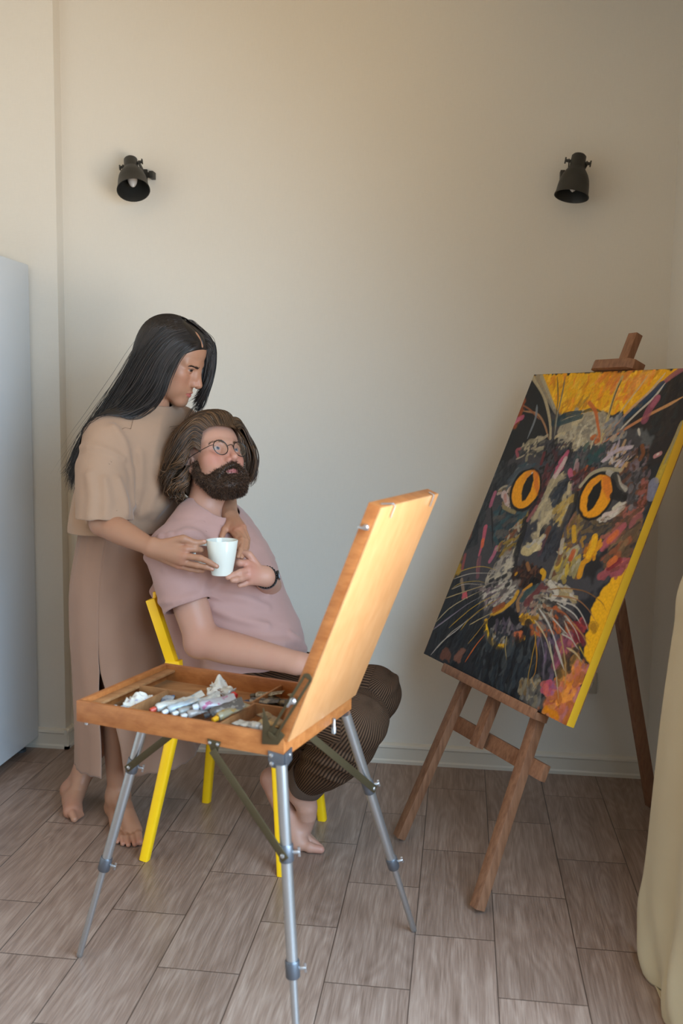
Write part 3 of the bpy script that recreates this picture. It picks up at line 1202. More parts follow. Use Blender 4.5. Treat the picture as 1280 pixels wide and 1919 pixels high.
def head_frame(yaw, pitch, roll):
    yaw, pitch, roll = (math.radians(a) for a in (yaw, pitch, roll))
    F = V(math.cos(yaw) * math.cos(pitch), math.sin(yaw) * math.cos(pitch), math.sin(pitch))
    L0 = V(-math.sin(yaw), math.cos(yaw), 0)
    U0 = np.cross(F, L0)
    L = math.cos(roll) * L0 + math.sin(roll) * U0
    return np.array([F, L, np.cross(F, L)])


class Head:
    """face frame: forward, left, up; origin between the ears at eye height"""
    def __init__(self, O, R, s):
        self.O, self.R, self.s = np.asarray(O, float), R, s

    def w(self, f, l, u):
        return self.O + self.s * (f * self.R[0] + l * self.R[1] + u * self.R[2])

    def loc(self, P):
        return (np.asarray(P) - self.O) @ self.R.T / self.s

    def build(self, S, male=True, lid=0.5, jaw=1.0, nose=1.0):
        s, w, R = self.s, self.w, self.R
        E = lambda c, r, k=0.02, op='u', ax=R: S.ell(w(*c), V(*r) * s, ax, k * s, op)
        C = lambda a, b, ra, rb, k=0.015, op='u', flat=None: S.cone(w(*a), w(*b), ra * s, rb * s, k * s, op, flat)
        E((-0.012, 0, 0.036), (0.097, 0.076, 0.086))
        E((0.030, 0, 0.042), (0.061, 0.064, 0.064), 0.03)
        E((0.034, 0, -0.030), (0.050, 0.058, 0.066), 0.03)
        for sd in (-1, 1):
            C((0.004, sd * 0.052 * jaw, -0.066), (0.066, sd * 0.016, -0.102), 0.019, 0.015, 0.03)
            E((0.053, sd * 0.044, -0.022), (0.026, 0.022, 0.020), 0.022)       # cheekbone
            E((0.050, sd * 0.036, -0.060), (0.028, 0.020, 0.030), 0.03)        # cheek
        E((0.076, 0, -0.106), (0.019, 0.021, 0.017), 0.022)                     # chin
        E((0.0645, 0, -0.067), (0.031, 0.033, 0.028), 0.022)                     # muzzle
        for sd in (-1, 1):
            E((0.098, sd * 0.0335, 0.000), (0.020, 0.017, 0.0115), 0.016, 's')   # eye socket
        C((0.082, -0.020, 0.017), (0.082, 0.020, 0.017), 0.011, 0.011, 0.014)   # brow
        for sd in (-1, 1):
            C((0.082, sd * 0.018, 0.017), (0.066, sd * 0.049, 0.016), 0.010, 0.009, 0.014)
        # nose
        S.chain([w(0.088, 0, 0.010), w(0.098, 0, -0.010 ), w(0.107 * nose ** .3, 0, -0.028), w(0.1115 * nose ** .3, 0, -0.038)], V(0.0085, 0.0085, 0.0095, 0.0110) * s, 0.018 * s, n=7)
        for sd in (-1, 1):
            E((0.086, sd * 0.0105, -0.020), (0.017, 0.0105, 0.024), 0.012)
        for sd in (-1, 1):
            E((0.0965, sd * 0.0115, -0.0425), (0.0125, 0.0070, 0.0085), 0.007)
        C((0.094, 0, -0.047), (0.108, 0, -0.0455), 0.006, 0.005, 0.006)
        for sd in (-1, 1):
            E((0.1035, sd * 0.0068, -0.0505), (0.0055, 0.0034, 0.0040), 0.003, 's')
        # eyeballs and lids
        for sd in (-1, 1):
            ce = w(0.0745, sd * 0.0315, 0.0)
            S.ell(ce, V(0.0122, 0.0122, 0.0122) * s, None, 0.003 * s)
            for up, cut in ((1, 0.0042 * lid * 2 - 0.0005), (-1, 0.0042)):
                rr = 0.0138 * s
                pn = nrm(R[2] * up - R[0] * 0.25)

                def lidf(P, ce=ce, rr=rr, pn=pn, cut=cut * s):
                    q = P - ce
                    return np.maximum(np.sqrt((q * q).sum(1)) - rr, cut - q @ pn)
                S.add(lidf, ce, rr, 0.0035 * s)
        # lips
        up = [(0.083, 0.0235, -0.0745), (0.0925, 0.013, -0.0705), (0.0965, 0.005, -0.0683), (0.0962, 0, -0.0695), (0.0965, -0.005, -0.0683), (0.0925, -0.013, -0.0705), (0.083, -0.0235, -0.0745)]
        lo = [(0.083, 0.0225, -0.0755), (0.0915, 0.012, -0.0790), (0.0948, 0, -0.0805), (0.0915, -0.012, -0.0790), (0.083, -0.0225, -0.0755)]
        S.chain([w(*p) for p in up], V(0.0018, 0.0038, 0.0042, 0.0038, 0.0042, 0.0038, 0.0018) * s, 0.004 * s)
        S.chain([w(*p) for p in lo], V(0.0018, 0.0046, 0.0055, 0.0046, 0.0018) * s, 0.004 * s)
        ml = [(0.084, 0.0245, -0.0748), (0.0975, 0.010, -0.0742), (0.1005, 0, -0.0748), (0.0975, -0.010, -0.0742), (0.084, -0.0245, -0.0748)]
        S.chain([w(*p) for p in ml], V(0.0010, 0.0012, 0.0012, 0.0012, 0.0010) * s, 0.003 * s, 's')
        S.chain([w(*p) for p in ((0.100, 0, -0.052), (0.100, 0, -0.064))], V(0.002, 0.0025) * s, 0.005 * s, 's')
        # ears
        for sd in (-1, 1):
            ax = np.array([nrm(R[0] * 0.93 - R[1] * sd * 0.30 + R[2] * .12), R[1] * sd, R[2]])
            ax[1] = nrm(np.cross(ax[2], ax[0])); ax[2] = np.cross(ax[0], ax[1])
            S.ell(w(-0.010, sd * 0.0755, -0.010), V(0.0175, 0.0065, 0.031) * s, ax, 0.006 * s)
            S.ell(w(-0.004, sd * 0.081, -0.006), V(0.009, 0.006, 0.018) * s, ax, 0.005 * s, 's')
            S.ell(w(-0.003, sd * 0.073, -0.034), V(0.0085, 0.0055, 0.0095) * s, ax, 0.006 * s)
            S.ell(w(0.004, sd * 0.0745, -0.014), V(0.004, 0.005, 0.006) * s, ax, 0.004 * s)

    def paint(self, P, col, skin, lip, iris, gaze=(0.0, 0.0), flush=None, lid=.5, white=(0.40, 0.36, 0.34), ir=0.0060):
        q = self.loc(P)
        face = (q[:, 0] > 0.03) & (np.abs(q[:, 1]) < 0.075) & (np.abs(q[:, 2]) < 0.13)

        def blend(m, c):
            m = np.clip(m, 0, 1)[:, None] * face[:, None]
            col[:] = col * (1 - m) + V(*c[:3]) * m
        if flush is not None:
            for c, r in (((0.105, 0, -0.035), 0.022), ((0.07, 0.042, -0.03), 0.03), ((0.07, -0.042, -0.03), 0.03)):
                d = np.linalg.norm(q - V(*c), axis=1)
                blend(0.55 * np.exp(-(d / r) ** 2), flush)
        y = q[:, 1]
        top = -0.0665 - 0.0085 * (np.abs(y) / 0.0235) ** 1.5 - 0.002 * np.exp(-(y / 0.003) ** 2)
        bot = -0.0858 + 0.0098 * (np.abs(y) / 0.0235) ** 2
        inl = np.minimum(top - q[:, 2], q[:, 2] - bot)
        blend(np.clip(inl / 0.0016 + 0.4, 0, 1) * (np.abs(y) < 0.024) * (q[:, 0] > 0.07), lip)
        for sd in (-1, 1):
            c = V(0.0745, sd * 0.0315, 0.0)
            d = np.linalg.norm(q - c, axis=1)
            on = (d < 0.01285) & (q[:, 0] > 0.076)
            blend(on * 0.95, white)
            g = nrm(V(1, gaze[0], gaze[1])) * 0.0122
            di = np.linalg.norm(q - c - g, axis=1)
            blend(on * np.clip((ir - di) / 0.0008, 0, 1), iris)
            blend(on * np.clip((0.0028 - di) / 0.0008, 0, 1), (0.004, 0.004, 0.004))
            # lash line
            dl = np.abs(d - 0.0134)
            edge = np.clip(1 - np.abs((q[:, 2] - (0.0042 * lid * 2 - 0.0002) * 1.0 - 0.25 * (q[:, 0] - 0.0745))) / 0.0017, 0, 1)
            blend(edge * (d < 0.0150) * (q[:, 0] > 0.076) * (q[:, 2] > -0.002) * 0.8, (0.02, 0.014, 0.01))


def finger(S, pts, r0, r1, k=0.004, n=9):
    m = len(pts)
    rad = np.linspace(r0, r1, m)
    S.chain(pts, rad, k, n=n)
    # knuckle fullness
    for i in range(1, m - 1):
        S.ell(pts[i], V(1, 1, 1) * rad[i] * 1.06, None, 0.004)


def skin_mat(name, base, rough=0.48):
    t = NT(name)
    a = t.n('ShaderNodeVertexColor', layer_name='tone').outputs[0]
    v = t.coords()
    f = t.noise(v, 55.0, 3)
    col = t.mix(t.math('MULTIPLY', f, 0.30), a, t.mix(1.0, a, (1.0, 0.78, 0.74, 1), 'MULTIPLY'))
    t.set(color=col, rough=rough, spec=0.4, sss=0.12)
    t.b.inputs['Subsurface Radius'].default_value = (0.010, 0.004, 0.002)
    t.b.inputs['Subsurface Scale'].default_value = 0.6
    t.bump(t.noise(v, 420.0, 2), 0.10, 0.0006)
    return t.m


def cloth_mat(name, c0, c1, weave=900, rough=0.9, sheen=0.2):
    t = NT(name)
    v = t.coords()
    big = t.noise(v, 9.0, 4)
    w1 = t.noise(t.coords((weave, weave, weave * .3)), 1.0, 1)
    col = t.mix(big, c0, c1)
    t.set(color=col, rough=rough, sheen=sheen, spec=0.15)
    t.bump(t.math('ADD', t.math('MULTIPLY', w1, 0.5), t.noise(v, 45.0, 3)), 0.22, 0.0018)
    return t.m


def hair_mat(name, c0, c1, rough=0.42):
    t = NT(name)
    a = t.n('ShaderNodeAttribute', attribute_name='shade').outputs['Fac']
    t.set(color=t.mix(a, c0, c1), rough=rough, spec=0.5)
    return t.m


def on_surface(S, px, py, Y0=2.4):
    """where the sight line of a measured spot meets a body"""
    d = nrm((px - 640) / FPX * CR - (py - 959.5) / FPX * CU + CF)
    t = (Y0 - CAM[1]) / d[1]
    for _ in range(90):
        v = S.val((CAM + d * t)[None])[0]
        if v < 0.0008:
            break
        t += max(v * 0.7, 0.001)
        if t > 4.5:
            break
    return CAM + d * t, d


def fold(S, base, pts, r, k=0.02):
    """a soft ridge of cloth lying on the surface"""
    Q = spline(np.array(pts, float), 7)
    P = []
    for x, y in Q:
        h, d = on_surface(base, x, y)
        P.append(h + d * r * 0.35)
    n = len(P)
    rad = r * (0.45 + 0.55 * np.sin(np.pi * (np.arange(n) + 0.6) / (n + 0.2)))
    S.chain(P, rad, k, 'u')


def guide_strands(guides, n, spread0=0.004, spread1=0.02, pts=26, wave=0.0, wfreq=9.0, rng=None, push=None, lo=0.0, hi=1.0, cut=0.0):
    """strands interpolated between neighbouring guide curves"""
    G = np.array([spline(g, pts) for g in guides])
    rng = rng or RNG
    out = []
    for _ in range(n):
        x = rng.uniform(lo, hi) * (len(G) - 1)
        i = min(int(x), len(G) - 2)
        p = G[i] * (1 - (x - i)) + G[i + 1] * (x - i)
        t = np.linspace(0, 1, pts)[:, None]
        a, b = rng.normal(size=3), rng.normal(size=3)
        p = p + a * (spread0 * (1 - t) + spread1 * t * t) * np.minimum(1, 0.3 + 3 * t) * 0.6 + b * spread1 * 0.5 * np.sin(t * 3.0 + rng.uniform(0, 6)) * t
        if wave:
            ph = rng.normal(0, 0.5) + x * 2.2
            d = nrm(rng.normal(size=3) * 0.5 + V(0.3, -0.5, 0.6))
            e = nrm(np.cross(d, p[-1] - p[0]))
            p = p + wave * t * (np.sin(t * wfreq + ph) * d + np.cos(t * wfreq + ph) * e)
        if cut:
            m = rng.uniform(1 - cut, 1)
            p = spline(p, pts * 3)[: int(pts * 3 * m)]
            p = p[np.linspace(0, len(p) - 1, pts).astype(int)]
        out.append(p)
    P = np.array(out)
    if push is not None:
        for _ in range(2):
            P = push(P)
    return P


def pusher(S, gap):
    """moves hair points out of a body"""
    def f(P):
        sh = P.shape
        q = P.reshape(-1, 3).copy()
        d = S.val(q)
        bad = d < gap
        if bad.any():
            e = 0.002
            b = q[bad]
            g = np.stack([S.val(b + V(e, 0, 0)) - S.val(b - V(e, 0, 0)), S.val(b + V(0, e, 0)) - S.val(b - V(0, e, 0)), S.val(b + V(0, 0, e)) - S.val(b - V(0, 0, e))], 1)
            g /= np.linalg.norm(g, axis=1, keepdims=True) + 1e-9
            q[bad] = b + g * (gap - d[bad])[:, None]
        return q.reshape(sh)
    return f


def halfball(c, n, r):
    """region beyond a plane, limited to a ball"""
    c, n = np.asarray(c, float), nrm(n)

    def f(P):
        q = P - c
        return np.maximum(-(q @ n), np.sqrt((q * q).sum(1)) - r)
    return f


def ballcut(c, r, ax=None):
    s = Sdf().ell(c, r, ax)
    return s.p[0][0]
# ================================================================== the seated man
M_SKIN_M = skin_mat('fair_skin', None)
M_TEE_M = cloth_mat('dusty_pink_jersey', srgb(172, 135, 127), srgb(181, 144, 136))
SK_M = V(*srgb(184, 142, 121)[:3])
hm = Head((-0.776, 2.90, 1.225), head_frame(-41.1, 27.0, -6.1), 1.045)
S = Sdf()
hm.build(S, lid=0.62, jaw=1.06, nose=1.1)
NB = V(-0.800, 2.892, 1.070)
S.chain([hm.w(-0.022, 0, -0.045), (hm.w(-0.018, 0, -0.10) + NB) / 2 + V(-.008, 0, 0), NB + V(-0.004, 0, -0.03)], [0.058, 0.058, 0.066], 0.03)
man_side = nrm(V(0.39, 0.92, 0))          # to his left (away from the camera)
man_fwd = nrm(V(0.92, -0.39, 0))
TC = [V(-0.645, 2.865, 0.520), V(-0.640, 2.865, 0.640), V(-0.680, 2.872, 0.770), V(-0.735, 2.880, 0.900), V(-0.782, 2.888, 1.000), V(-0.800, 2.892, 1.045)]
S.loft(TC, [0.155, 0.148, 0.145, 0.155, 0.135, 0.08], [0.12, 0.118, 0.112, 0.108, 0.085, 0.06], man_side, [nrm(V(.92, -.39, a)) for a in (0.1, .15, .25, .3, .3, .3)], 0.03, 14)
SHR, SHL = A(333, 1036, 2.725), V(-0.760, 3.025, 0.980)
ELR, WRR = A(378, 1200, 2.66), A(556, 1243, 2.605)
ELL, WRL = A(502, 1106, 2.95), A(498, 1080, 2.705)
S.cone(TC[4], SHR, 0.07, 0.060, 0.04)
S.cone(TC[4], SHL, 0.07, 0.060, 0.04)
S.chain([SHR, SHR * .55 + ELR * .45 + V(-0.004, 0, 0), ELR], [0.058, 0.056, 0.0475], 0.03, n=8)
S.chain([ELR, ELR * .72 + WRR * .28 + V(0, 0, -.002), ELR * .3 + WRR * .7, WRR], [0.0475, 0.0500, 0.040, 0.0330], 0.02, n=10)
S.ell(ELR + V(-0.012, 0, -0.014), V(.036, .036, .036), None, 0.02)
S.chain([SHL, (SHL + ELL) / 2, ELL], [0.058, 0.052, 0.044], 0.03, n=6)
S.chain([ELL, ELL * .7 + WRL * .3, WRL], [0.044, 0.045, 0.0275], 0.02, n=8)
# right hand at rest on the thigh
hr = nrm(WRR - ELR)
h1 = A(607, 1243, 2.60)
S.cone(WRR, h1, 0.031, 0.034, 0.02, flat=(V(0, -.35, .94), 0.70))
for i, (a, b, c) in enumerate((((622, 1226, 2.60), (648, 1232, 2.60), (664, 1252, 2.60)), ((628, 1240, 2.585), (656, 1250, 2.58), (668, 1272, 2.585)), ((622, 1254, 2.575), (648, 1268, 2.57), (656, 1288, 2.575)), ((612, 1264, 2.575), (632, 1278, 2.57), (640, 1294, 2.575)))):
    finger(S, [h1, A(*a), A(*b), A(*c)], 0.012, 0.0078)
finger(S, [A(580, 1236, 2.61), A(600, 1222, 2.635), A(622, 1224, 2.65)], 0.013, 0.0085)
# left hand holding the cup from below
palm = [A(462, 1056, 2.665), A(466, 1068, 2.655), A(467, 1079, 2.655), A(470, 1089, 2.662)]
pc = sum(palm) / 4
for p in palm:
    S.cone(WRL + (p - pc) * 0.45, p, 0.0165, 0.0120, 0.014)
finger(S, [palm[0], A(449, 1055, 2.650), A(437, 1058, 2.668)], 0.0112, 0.0085)
finger(S, [palm[1], A(450, 1073, 2.632), A(437, 1078, 2.618), A(427, 1082, 2.605)], 0.0112, 0.0076)
finger(S, [palm[2], A(452, 1084, 2.628), A(443, 1086.5, 2.612), A(436, 1087.5, 2.604)], 0.0108, 0.0076)
finger(S, [palm[3], A(458, 1094, 2.650), A(449, 1097, 2.640)], 0.0098, 0.0072)
finger(S, [WRL * .5 + palm[0] * .5 + V(0, .004, .012), A(466, 1040, 2.685), A(452, 1036, 2.690)], 0.0130, 0.0090)
# hips and legs
HPR, HPL = V(-0.650, 2.775, 0.535), V(-0.640, 2.960, 0.535)
KNR, KNL = A(668, 1350, 2.625), A(700, 1300, 2.90)
ANR, ANL = A(566, 1482, 2.850), A(540, 1478, 3.04)
S.ell(V(-0.65, 2.866, 0.53), V(0.12, 0.17, 0.085), None, 0.03)
for a, b, c, r in ((HPR, KNR, ANR, 0.0), (HPL, KNL, ANL, 0.0)):
    S.chain([a, (a + b) / 2, b], [0.078, 0.068, 0.052], 0.04, n=6)
    S.chain([b, b * .65 + c * .35, c], [0.050, 0.050, 0.036], 0.03, n=6)
# bare foot up on its toes
heel, ball, toe = A(508, 1462, 2.915), AZ(560, 1578, 0.024), AZ(601, 1592, 0.013)
ball2 = AZ(545, 1556, 0.026)
S.chain([heel, heel * .6 + ball * .4 + V(0.004, 0, -.004), ball], [0.0335, 0.035, 0.024], 0.03, n=6)
S.chain([ANR, A(576, 1520, 2.845), AZ(570, 1562, 0.034)], [0.039, 0.032, 0.020], 0.03, n=6)
S.chain([heel + V(0.0, 0, .01), ANR], [0.030, 0.036], 0.02)
S.ell(A(556, 1492, 2.835), V(.016, .014, .016), None, 0.018)
S.cone(ball, ball2, 0.022, 0.018, 0.02)
finger(S, [ball, AZ(580, 1588, 0.017), toe], 0.0185, 0.0125, 0.012)
for i in range(4):
    b0 = ball * (1 - .24 * (i + 1)) + ball2 * .24 * (i + 1) + V(0, 0.012 * (i + 1), 0)
    tp = toe + V(-0.012 * i - .004, 0.024 + 0.017 * i, -0.003)
    finger(S, [b0, (b0 + tp) / 2 + V(0, 0, .009), tp], 0.0115, 0.0085, 0.008)
# left foot behind, resting on its ball
lf = ANL * V(1, 1, 0) + V(0.012, -0.02, 0.024)
S.chain([ANL + V(-0.045, 0.01, -0.035), ANL + V(0.0, 0, -.045), lf], [0.028, 0.034, 0.022], 0.02)
for i in range(5):
    tp = lf + V(0.030 - 0.006 * i, -0.024 + 0.016 * i, -0.012)
    finger(S, [lf + V(0, -0.02 + 0.012 * i, 0), (lf + tp) / 2 + V(0, -0.012 + .008 * i, .004), tp], 0.0115, 0.0088, 0.008)
SM = S
mv, mf = S.mesh((-1.0, 2.5, -0.006), (-0.1, 3.2, 1.42), HB)
mv, mf = keep_big(mv, mf)
mc = np.tile(SK_M, (len(mv), 1))
arm = np.clip((1.05 - mv[:, 2]) / 0.2, 0, 1)[:, None] * 0.0
red = V(*srgb(184, 122, 106)[:3])
nz = noise3(mv, 60, 3)[:, None] * 0.5 + 0.5
mc = mc * (1 - 0.20 * nz) + red * 0.20 * nz
for c, r in ((toe, .03), (heel, .04), (palm[0], .025), (palm[1], .025), (palm[2], .025), (ELR, .05)):
    m = np.exp(-(np.linalg.norm(mv - c, axis=1) / r) ** 2)[:, None] * 0.45
    mc = mc * (1 - m) + red * m
hm.paint(mv, mc, SK_M, srgb(176, 106, 102), srgb(74, 92, 112), gaze=(0.02, 0.06), flush=srgb(186, 112, 98), lid=0.62)
man = np_mesh('person', mv, mf, M_SKIN_M, None, V(-0.66, 2.87, 0), mc)
tag(man, 'bearded person in pink tee and brown corduroys, seated on the yellow chair, gazing up', 'person')

# ---- tee
SLR = A(352, 1128, 2.693)
SLL = SHL * .35 + ELL * .65
slr_n = nrm(nrm(SLR - SHR) + V(0.10, 0, 0.12))
pairs = []
for off in (0.0, 0.0055):
    T = Sdf()
    T.loft(TC, np.array([0.178, 0.176, 0.176, 0.188, 0.165, 0.085]) - off, np.array([0.150, 0.150, 0.142, 0.132, 0.102, 0.070]) - off, man_side,
           [nrm(V(.92, -.39, a)) for a in (0.1, .15, .25, .3, .3, .3)], 0.03, 16)
    T.ell(V(-0.575, 2.835, 0.655), V(0.085, 0.14, 0.095) - off, None, 0.06)
    T.chain([A(322, 1105, 2.86), A(346, 1180, 2.865), A(384, 1248, 2.87)], V(0.062, 0.058, 0.060) - off, 0.05)
    T.cone(TC[4] + V(0, 0, 0.01), SHR + V(-0.006, 0, 0.004), 0.085 - off, 0.078 - off, 0.05)
    T.cone(TC[4] + V(0, 0, 0.01), SHL, 0.085 - off, 0.074 - off, 0.05)
    ext = SLR + nrm(SLR - SHR) * 0.06
    pl = SLR + nrm(SLR - SHR) * (0.012 if off == 0 else 0.015)
    T.capped([SHR + V(-0.012, 0, -.006), A(338, 1085, 2.705), SLR, ext], V(0.078, 0.080, 0.078, 0.078) - off * 1.3, pl, slr_n, 0.035 if off == 0 else 0.012)
    pl = SLL + nrm(ELL - SHL) * (0.0 if off == 0 else 0.012)
    T.capped([SHL, SLL, SLL + nrm(ELL - SHL) * 0.05], V(0.075, 0.070, 0.070) - off, pl, ELL - SHL, 0.03)

    if off == 0:
        B_ = Sdf(); B_.p = list(T.p)
        for pth, r in (([(388, 1018), (374, 1003), (352, 996), (334, 1000)], 0.006), ([(402, 1140), (450, 1160), (500, 1172)], 0.008), ([(405, 1112), (455, 1120), (500, 1138)], 0.007),
                       ([(425, 1192), (470, 1205), (530, 1206), (558, 1200)], 0.010), ([(440, 1216), (500, 1226), (552, 1222), (574, 1214)], 0.012), ([(545, 1190), (560, 1205), (572, 1222)], 0.010),
                       ([(275, 1045), (277, 1085), (292, 1122)], 0.009), ([(300, 1006), (304, 1034), (310, 1062)], 0.007), ([(318, 1002), (324, 1034), (330, 1060)], 0.006), ([(338, 1004), (344, 1030), (346, 1052)], 0.005),
                       ([(350, 1012), (372, 1018), (400, 1016)], 0.004), ([(300, 1128), (340, 1125), (398, 1104)], 0.0035), ([(392, 1064), (382, 1090), (378, 1104)], 0.006), ([(410, 1095), (470, 1100), (500, 1112)], 0.006)):
            fold(T, B_, pth, r, 0.022)
    T.add(lambda P: 0.0024 * noise3(P * V(1, 1, 0.55), 38, 5) + 0.0014 * noise3(P, 75, 6), (0, 0, 0), 100, 0.0, 'd')
    pairs.append(T)
T, Ti = pairs
cuts = [halfball(V(-0.62, 2.86, 0.548), V(0.1, -0.0, -1), 0.40),
        ballcut(hm.w(-0.020, 0, -0.125) + V(0.006, 0, 0.0), V(0.076, 0.076, 0.075))]
tv, tf = T.mesh((-1.02, 2.5, 0.5), (-0.36, 3.2, 1.16), HC, inner=Ti, cuts=cuts)
tv, tf = keep_big(tv, tf)
tee_m = np_mesh('tee_shirt', tv, tf, M_TEE_M, man)
# collar rib and stitched sleeve hem
# ---- corduroy trousers
def cord_mat():
    t = NT('brown_corduroy')
    a = t.n('ShaderNodeAttribute', attribute_name='rib').outputs['Fac']
    w = t.math('SINE', t.math('MULTIPLY', a, 6.2832))
    w = t.math('MULTIPLY_ADD', w, 0.5, 0.5)
    f = t.noise(t.coords(), 14.0, 3)
    c = t.mix(w, srgb(36, 24, 17), srgb(106, 78, 58))
    c = t.mix(t.math('MULTIPLY', f, 0.35), c, srgb(42, 30, 21))
    t.set(color=c, rough=0.85, spec=0.12)
    t.bump(w, 0.6, 0.002)
    return t.m


M_CORD = cord_mat()
M_CUFF = simple('turned_corduroy_cuff', srgb(86, 66, 52), 0.9, 0.15, 120)
CUR = A(577, 1462, 2.828)
CUL = ANL + V(0.02, -.01, 0.05)
dsh = nrm(CUR - KNR)
pairs = []
for off in (0.0, 0.0055):
    Pn = Sdf()
    Pn.ell(V(-0.655, 2.866, 0.535), V(0.150, 0.185, 0.100) - off, None, 0.03)
    Pn.ell(V(-0.645, 2.866, 0.60), V(0.135, 0.165, 0.09) - off, None, 0.03)
    for a, b, c, rk in ((HPR, KNR, CUR, 0.088), (HPL, KNL, CUL, 0.084)):
        Pn.chain([a, (a + b) / 2 + V(0, 0, -.004), b], V(0.100, 0.094, rk) - off, 0.03, n=8)
        dd = nrm(c - b)
        Pn.capped([b, b * .6 + c * .4 + V(0.012, 0, -.012), c, c + dd * .06], V(rk, 0.090, 0.058, 0.056) - off, c + dd * (.01 if off == 0 else .04), dd, 0.02, n=8)
    if off == 0:
        B_ = Sdf(); B_.p = list(Pn.p)
        for q, r in (([(655, 1445), (605, 1428), (562, 1408)], 0.010), ([(668, 1425), (615, 1404), (575, 1388)], 0.009), ([(640, 1464), (600, 1450), (562, 1434)], 0.009),
                     ([(715, 1330), (695, 1312), (668, 1302)], 0.007), ([(728, 1300), (740, 1285), (742, 1262)], 0.007)):
            fold(Pn, B_, q, r, 0.018)
    Pn.add(lambda P: 0.003 * noise3(P, 40, 9) + 0.0015 * noise3(P, 90, 10), (0, 0, 0), 100, 0.0, 'd')
    pairs.append(Pn)
Pn, Pi = pairs
cuts = [halfball(V(-0.65, 2.866, 0.66), (0, 0, 1), 0.3)]
pv, pf = Pn.mesh((-0.86, 2.5, 0.05), (-0.08, 3.12, 0.70), HC, inner=Pi, cuts=cuts)
pv, pf = keep_big(pv, pf)


def rib_coord(P):
    """rib count around each limb so the ribs run along it"""
    best = np.full(len(P), 9.0); out = np.zeros(len(P))
    for a, b, ref in ((HPR, KNR, V(0, 0, 1)), (KNR, CUR, V(0.3, -1, 0.2)), (HPL, KNL, V(0, 0, 1)), (KNL, ANL, V(0.3, -1, 0.2))):
        d = nrm(b - a); L = np.linalg.norm(b - a)
        x = nrm(ref - d * (ref @ d)); y = np.cross(d, x)
        q = P - a
        t = np.clip(q @ d / L, 0, 1)
        e = q - np.outer(t * L, d)
        dist = np.linalg.norm(e, axis=1)
        ang = np.arctan2(e @ y, e @ x)
        m = dist < best
        best[m] = dist[m]; out[m] = ang[m] * 0.085 / 0.0090
    return out


trs = np_mesh('corduroy_trousers', pv, pf, M_CORD, man, attrs={'rib': rib_coord(pv)})
# turned-up cuff
mb = MB()
x = nrm(np.cross(dsh, V(0, 0, 1))); y = np.cross(dsh, x)
rings = []
for dz, r in ((-0.026, 0.0575), (-0.026, 0.0620), (-0.012, 0.0640), (0.018, 0.0630), (0.020, 0.0600), (0.014, 0.0575)):
    rings.append([CUR + dsh * (dz + 0.003 * math.sin(3 * a)) + (r + 0.0015 * math.sin(5 * a + 1)) * (math.cos(a) * x + math.sin(a) * y) for a in np.linspace(0, 2 * math.pi, 48, endpoint=False)])
mb.grid(rings, wrap=True)
build('trouser_cuff', mb, M_CUFF, trs, angle=50)

# ---- hair
M_HAIR_M = hair_mat('brown_hair', srgb(34, 22, 14), srgb(126, 90, 58), 0.5)
M_BEARD = hair_mat('dark_brown_beard', srgb(38, 25, 18), srgb(112, 80, 58), 0.55)
hw = hm.w
H = Sdf()
sh = hm.s
H.ell(hw(-0.018, 0, 0.044), V(0.099, 0.083, 0.088) * sh, hm.R, 0.02)
H.ell(hw(0.028, 0, 0.046), V(0.066, 0.069, 0.066) * sh, hm.R, 0.02)
H.ell(hw(-0.055, 0, -0.010), V(0.062, 0.076, 0.070) * sh, hm.R, 0.03)
H.ell(hw(-0.060, -0.025, -0.055), V(0.045, 0.050, 0.045) * sh, hm.R, 0.03)
H.add(lambda P: 0.0035 * noise3(P, 90, 21) + 0.004 * noise3(P, 40, 22), (0, 0, 0), 100, 0, 'd')


def hairline_m(P):
    q = hm.loc(P)
    return -(q[:, 0] - (0.052 + 0.76 * (q[:, 2] - 0.085)) - 0.05 * np.abs(q[:, 1]))


v1, f1 = H.mesh(hm.O - 0.17, hm.O + 0.17, 0.003, cuts=[hairline_m])
cap_shade = np.clip(0.25 + 0.3 * noise3(v1 * V(1, 1, 0.4), 160, 4), 0, 1)
G = [[(376, 848, 2.822), (364, 838, 2.815), (352, 848, 2.810), (342, 866, 2.808), (326, 878, 2.815), (308, 884, 2.825)],
     [(377, 828, 2.824), (358, 820, 2.815), (342, 845, 2.808), (332, 868, 2.808), (316, 880, 2.815), (305, 874, 2.835)],
     [(380, 808, 2.83), (360, 800, 2.82), (340, 822, 2.812), (328, 852, 2.81), (316, 880, 2.82), (314, 905, 2.825), (326, 930, 2.83)],
     [(393, 799, 2.838), (370, 784, 2.835), (343, 806, 2.825), (326, 840, 2.82), (314, 880, 2.83), (312, 910, 2.835), (328, 934, 2.84)],
     [(411, 797, 2.845), (395, 773, 2.86), (358, 785, 2.855), (328, 824, 2.845), (314, 868, 2.845), (308, 905, 2.85), (320, 934, 2.86)],
     [(428, 799, 2.865), (412, 771, 2.885), (372, 777, 2.89), (336, 808, 2.89), (318, 855, 2.89), (310, 900, 2.89), (324, 936, 2.90)],
     [(444, 804, 2.89), (430, 776, 2.92), (396, 771, 2.95), (350, 794, 2.95), (326, 850, 2.95), (318, 900, 2.94), (332, 932, 2.94)]]
G2 = [[(447, 806, 2.885), (456, 804, 2.915), (468, 826, 2.925), (476, 852, 2.925), (478, 882, 2.92), (470, 908, 2.915)],
      [(436, 793, 2.89), (452, 795, 2.94), (468, 824, 2.955), (478, 858, 2.95), (477, 890, 2.94), (464, 910, 2.935)],
      [(420, 782, 2.90), (446, 786, 2.97), (463, 820, 2.995), (472, 860, 2.985), (469, 896, 2.975), (458, 912, 2.96)]]
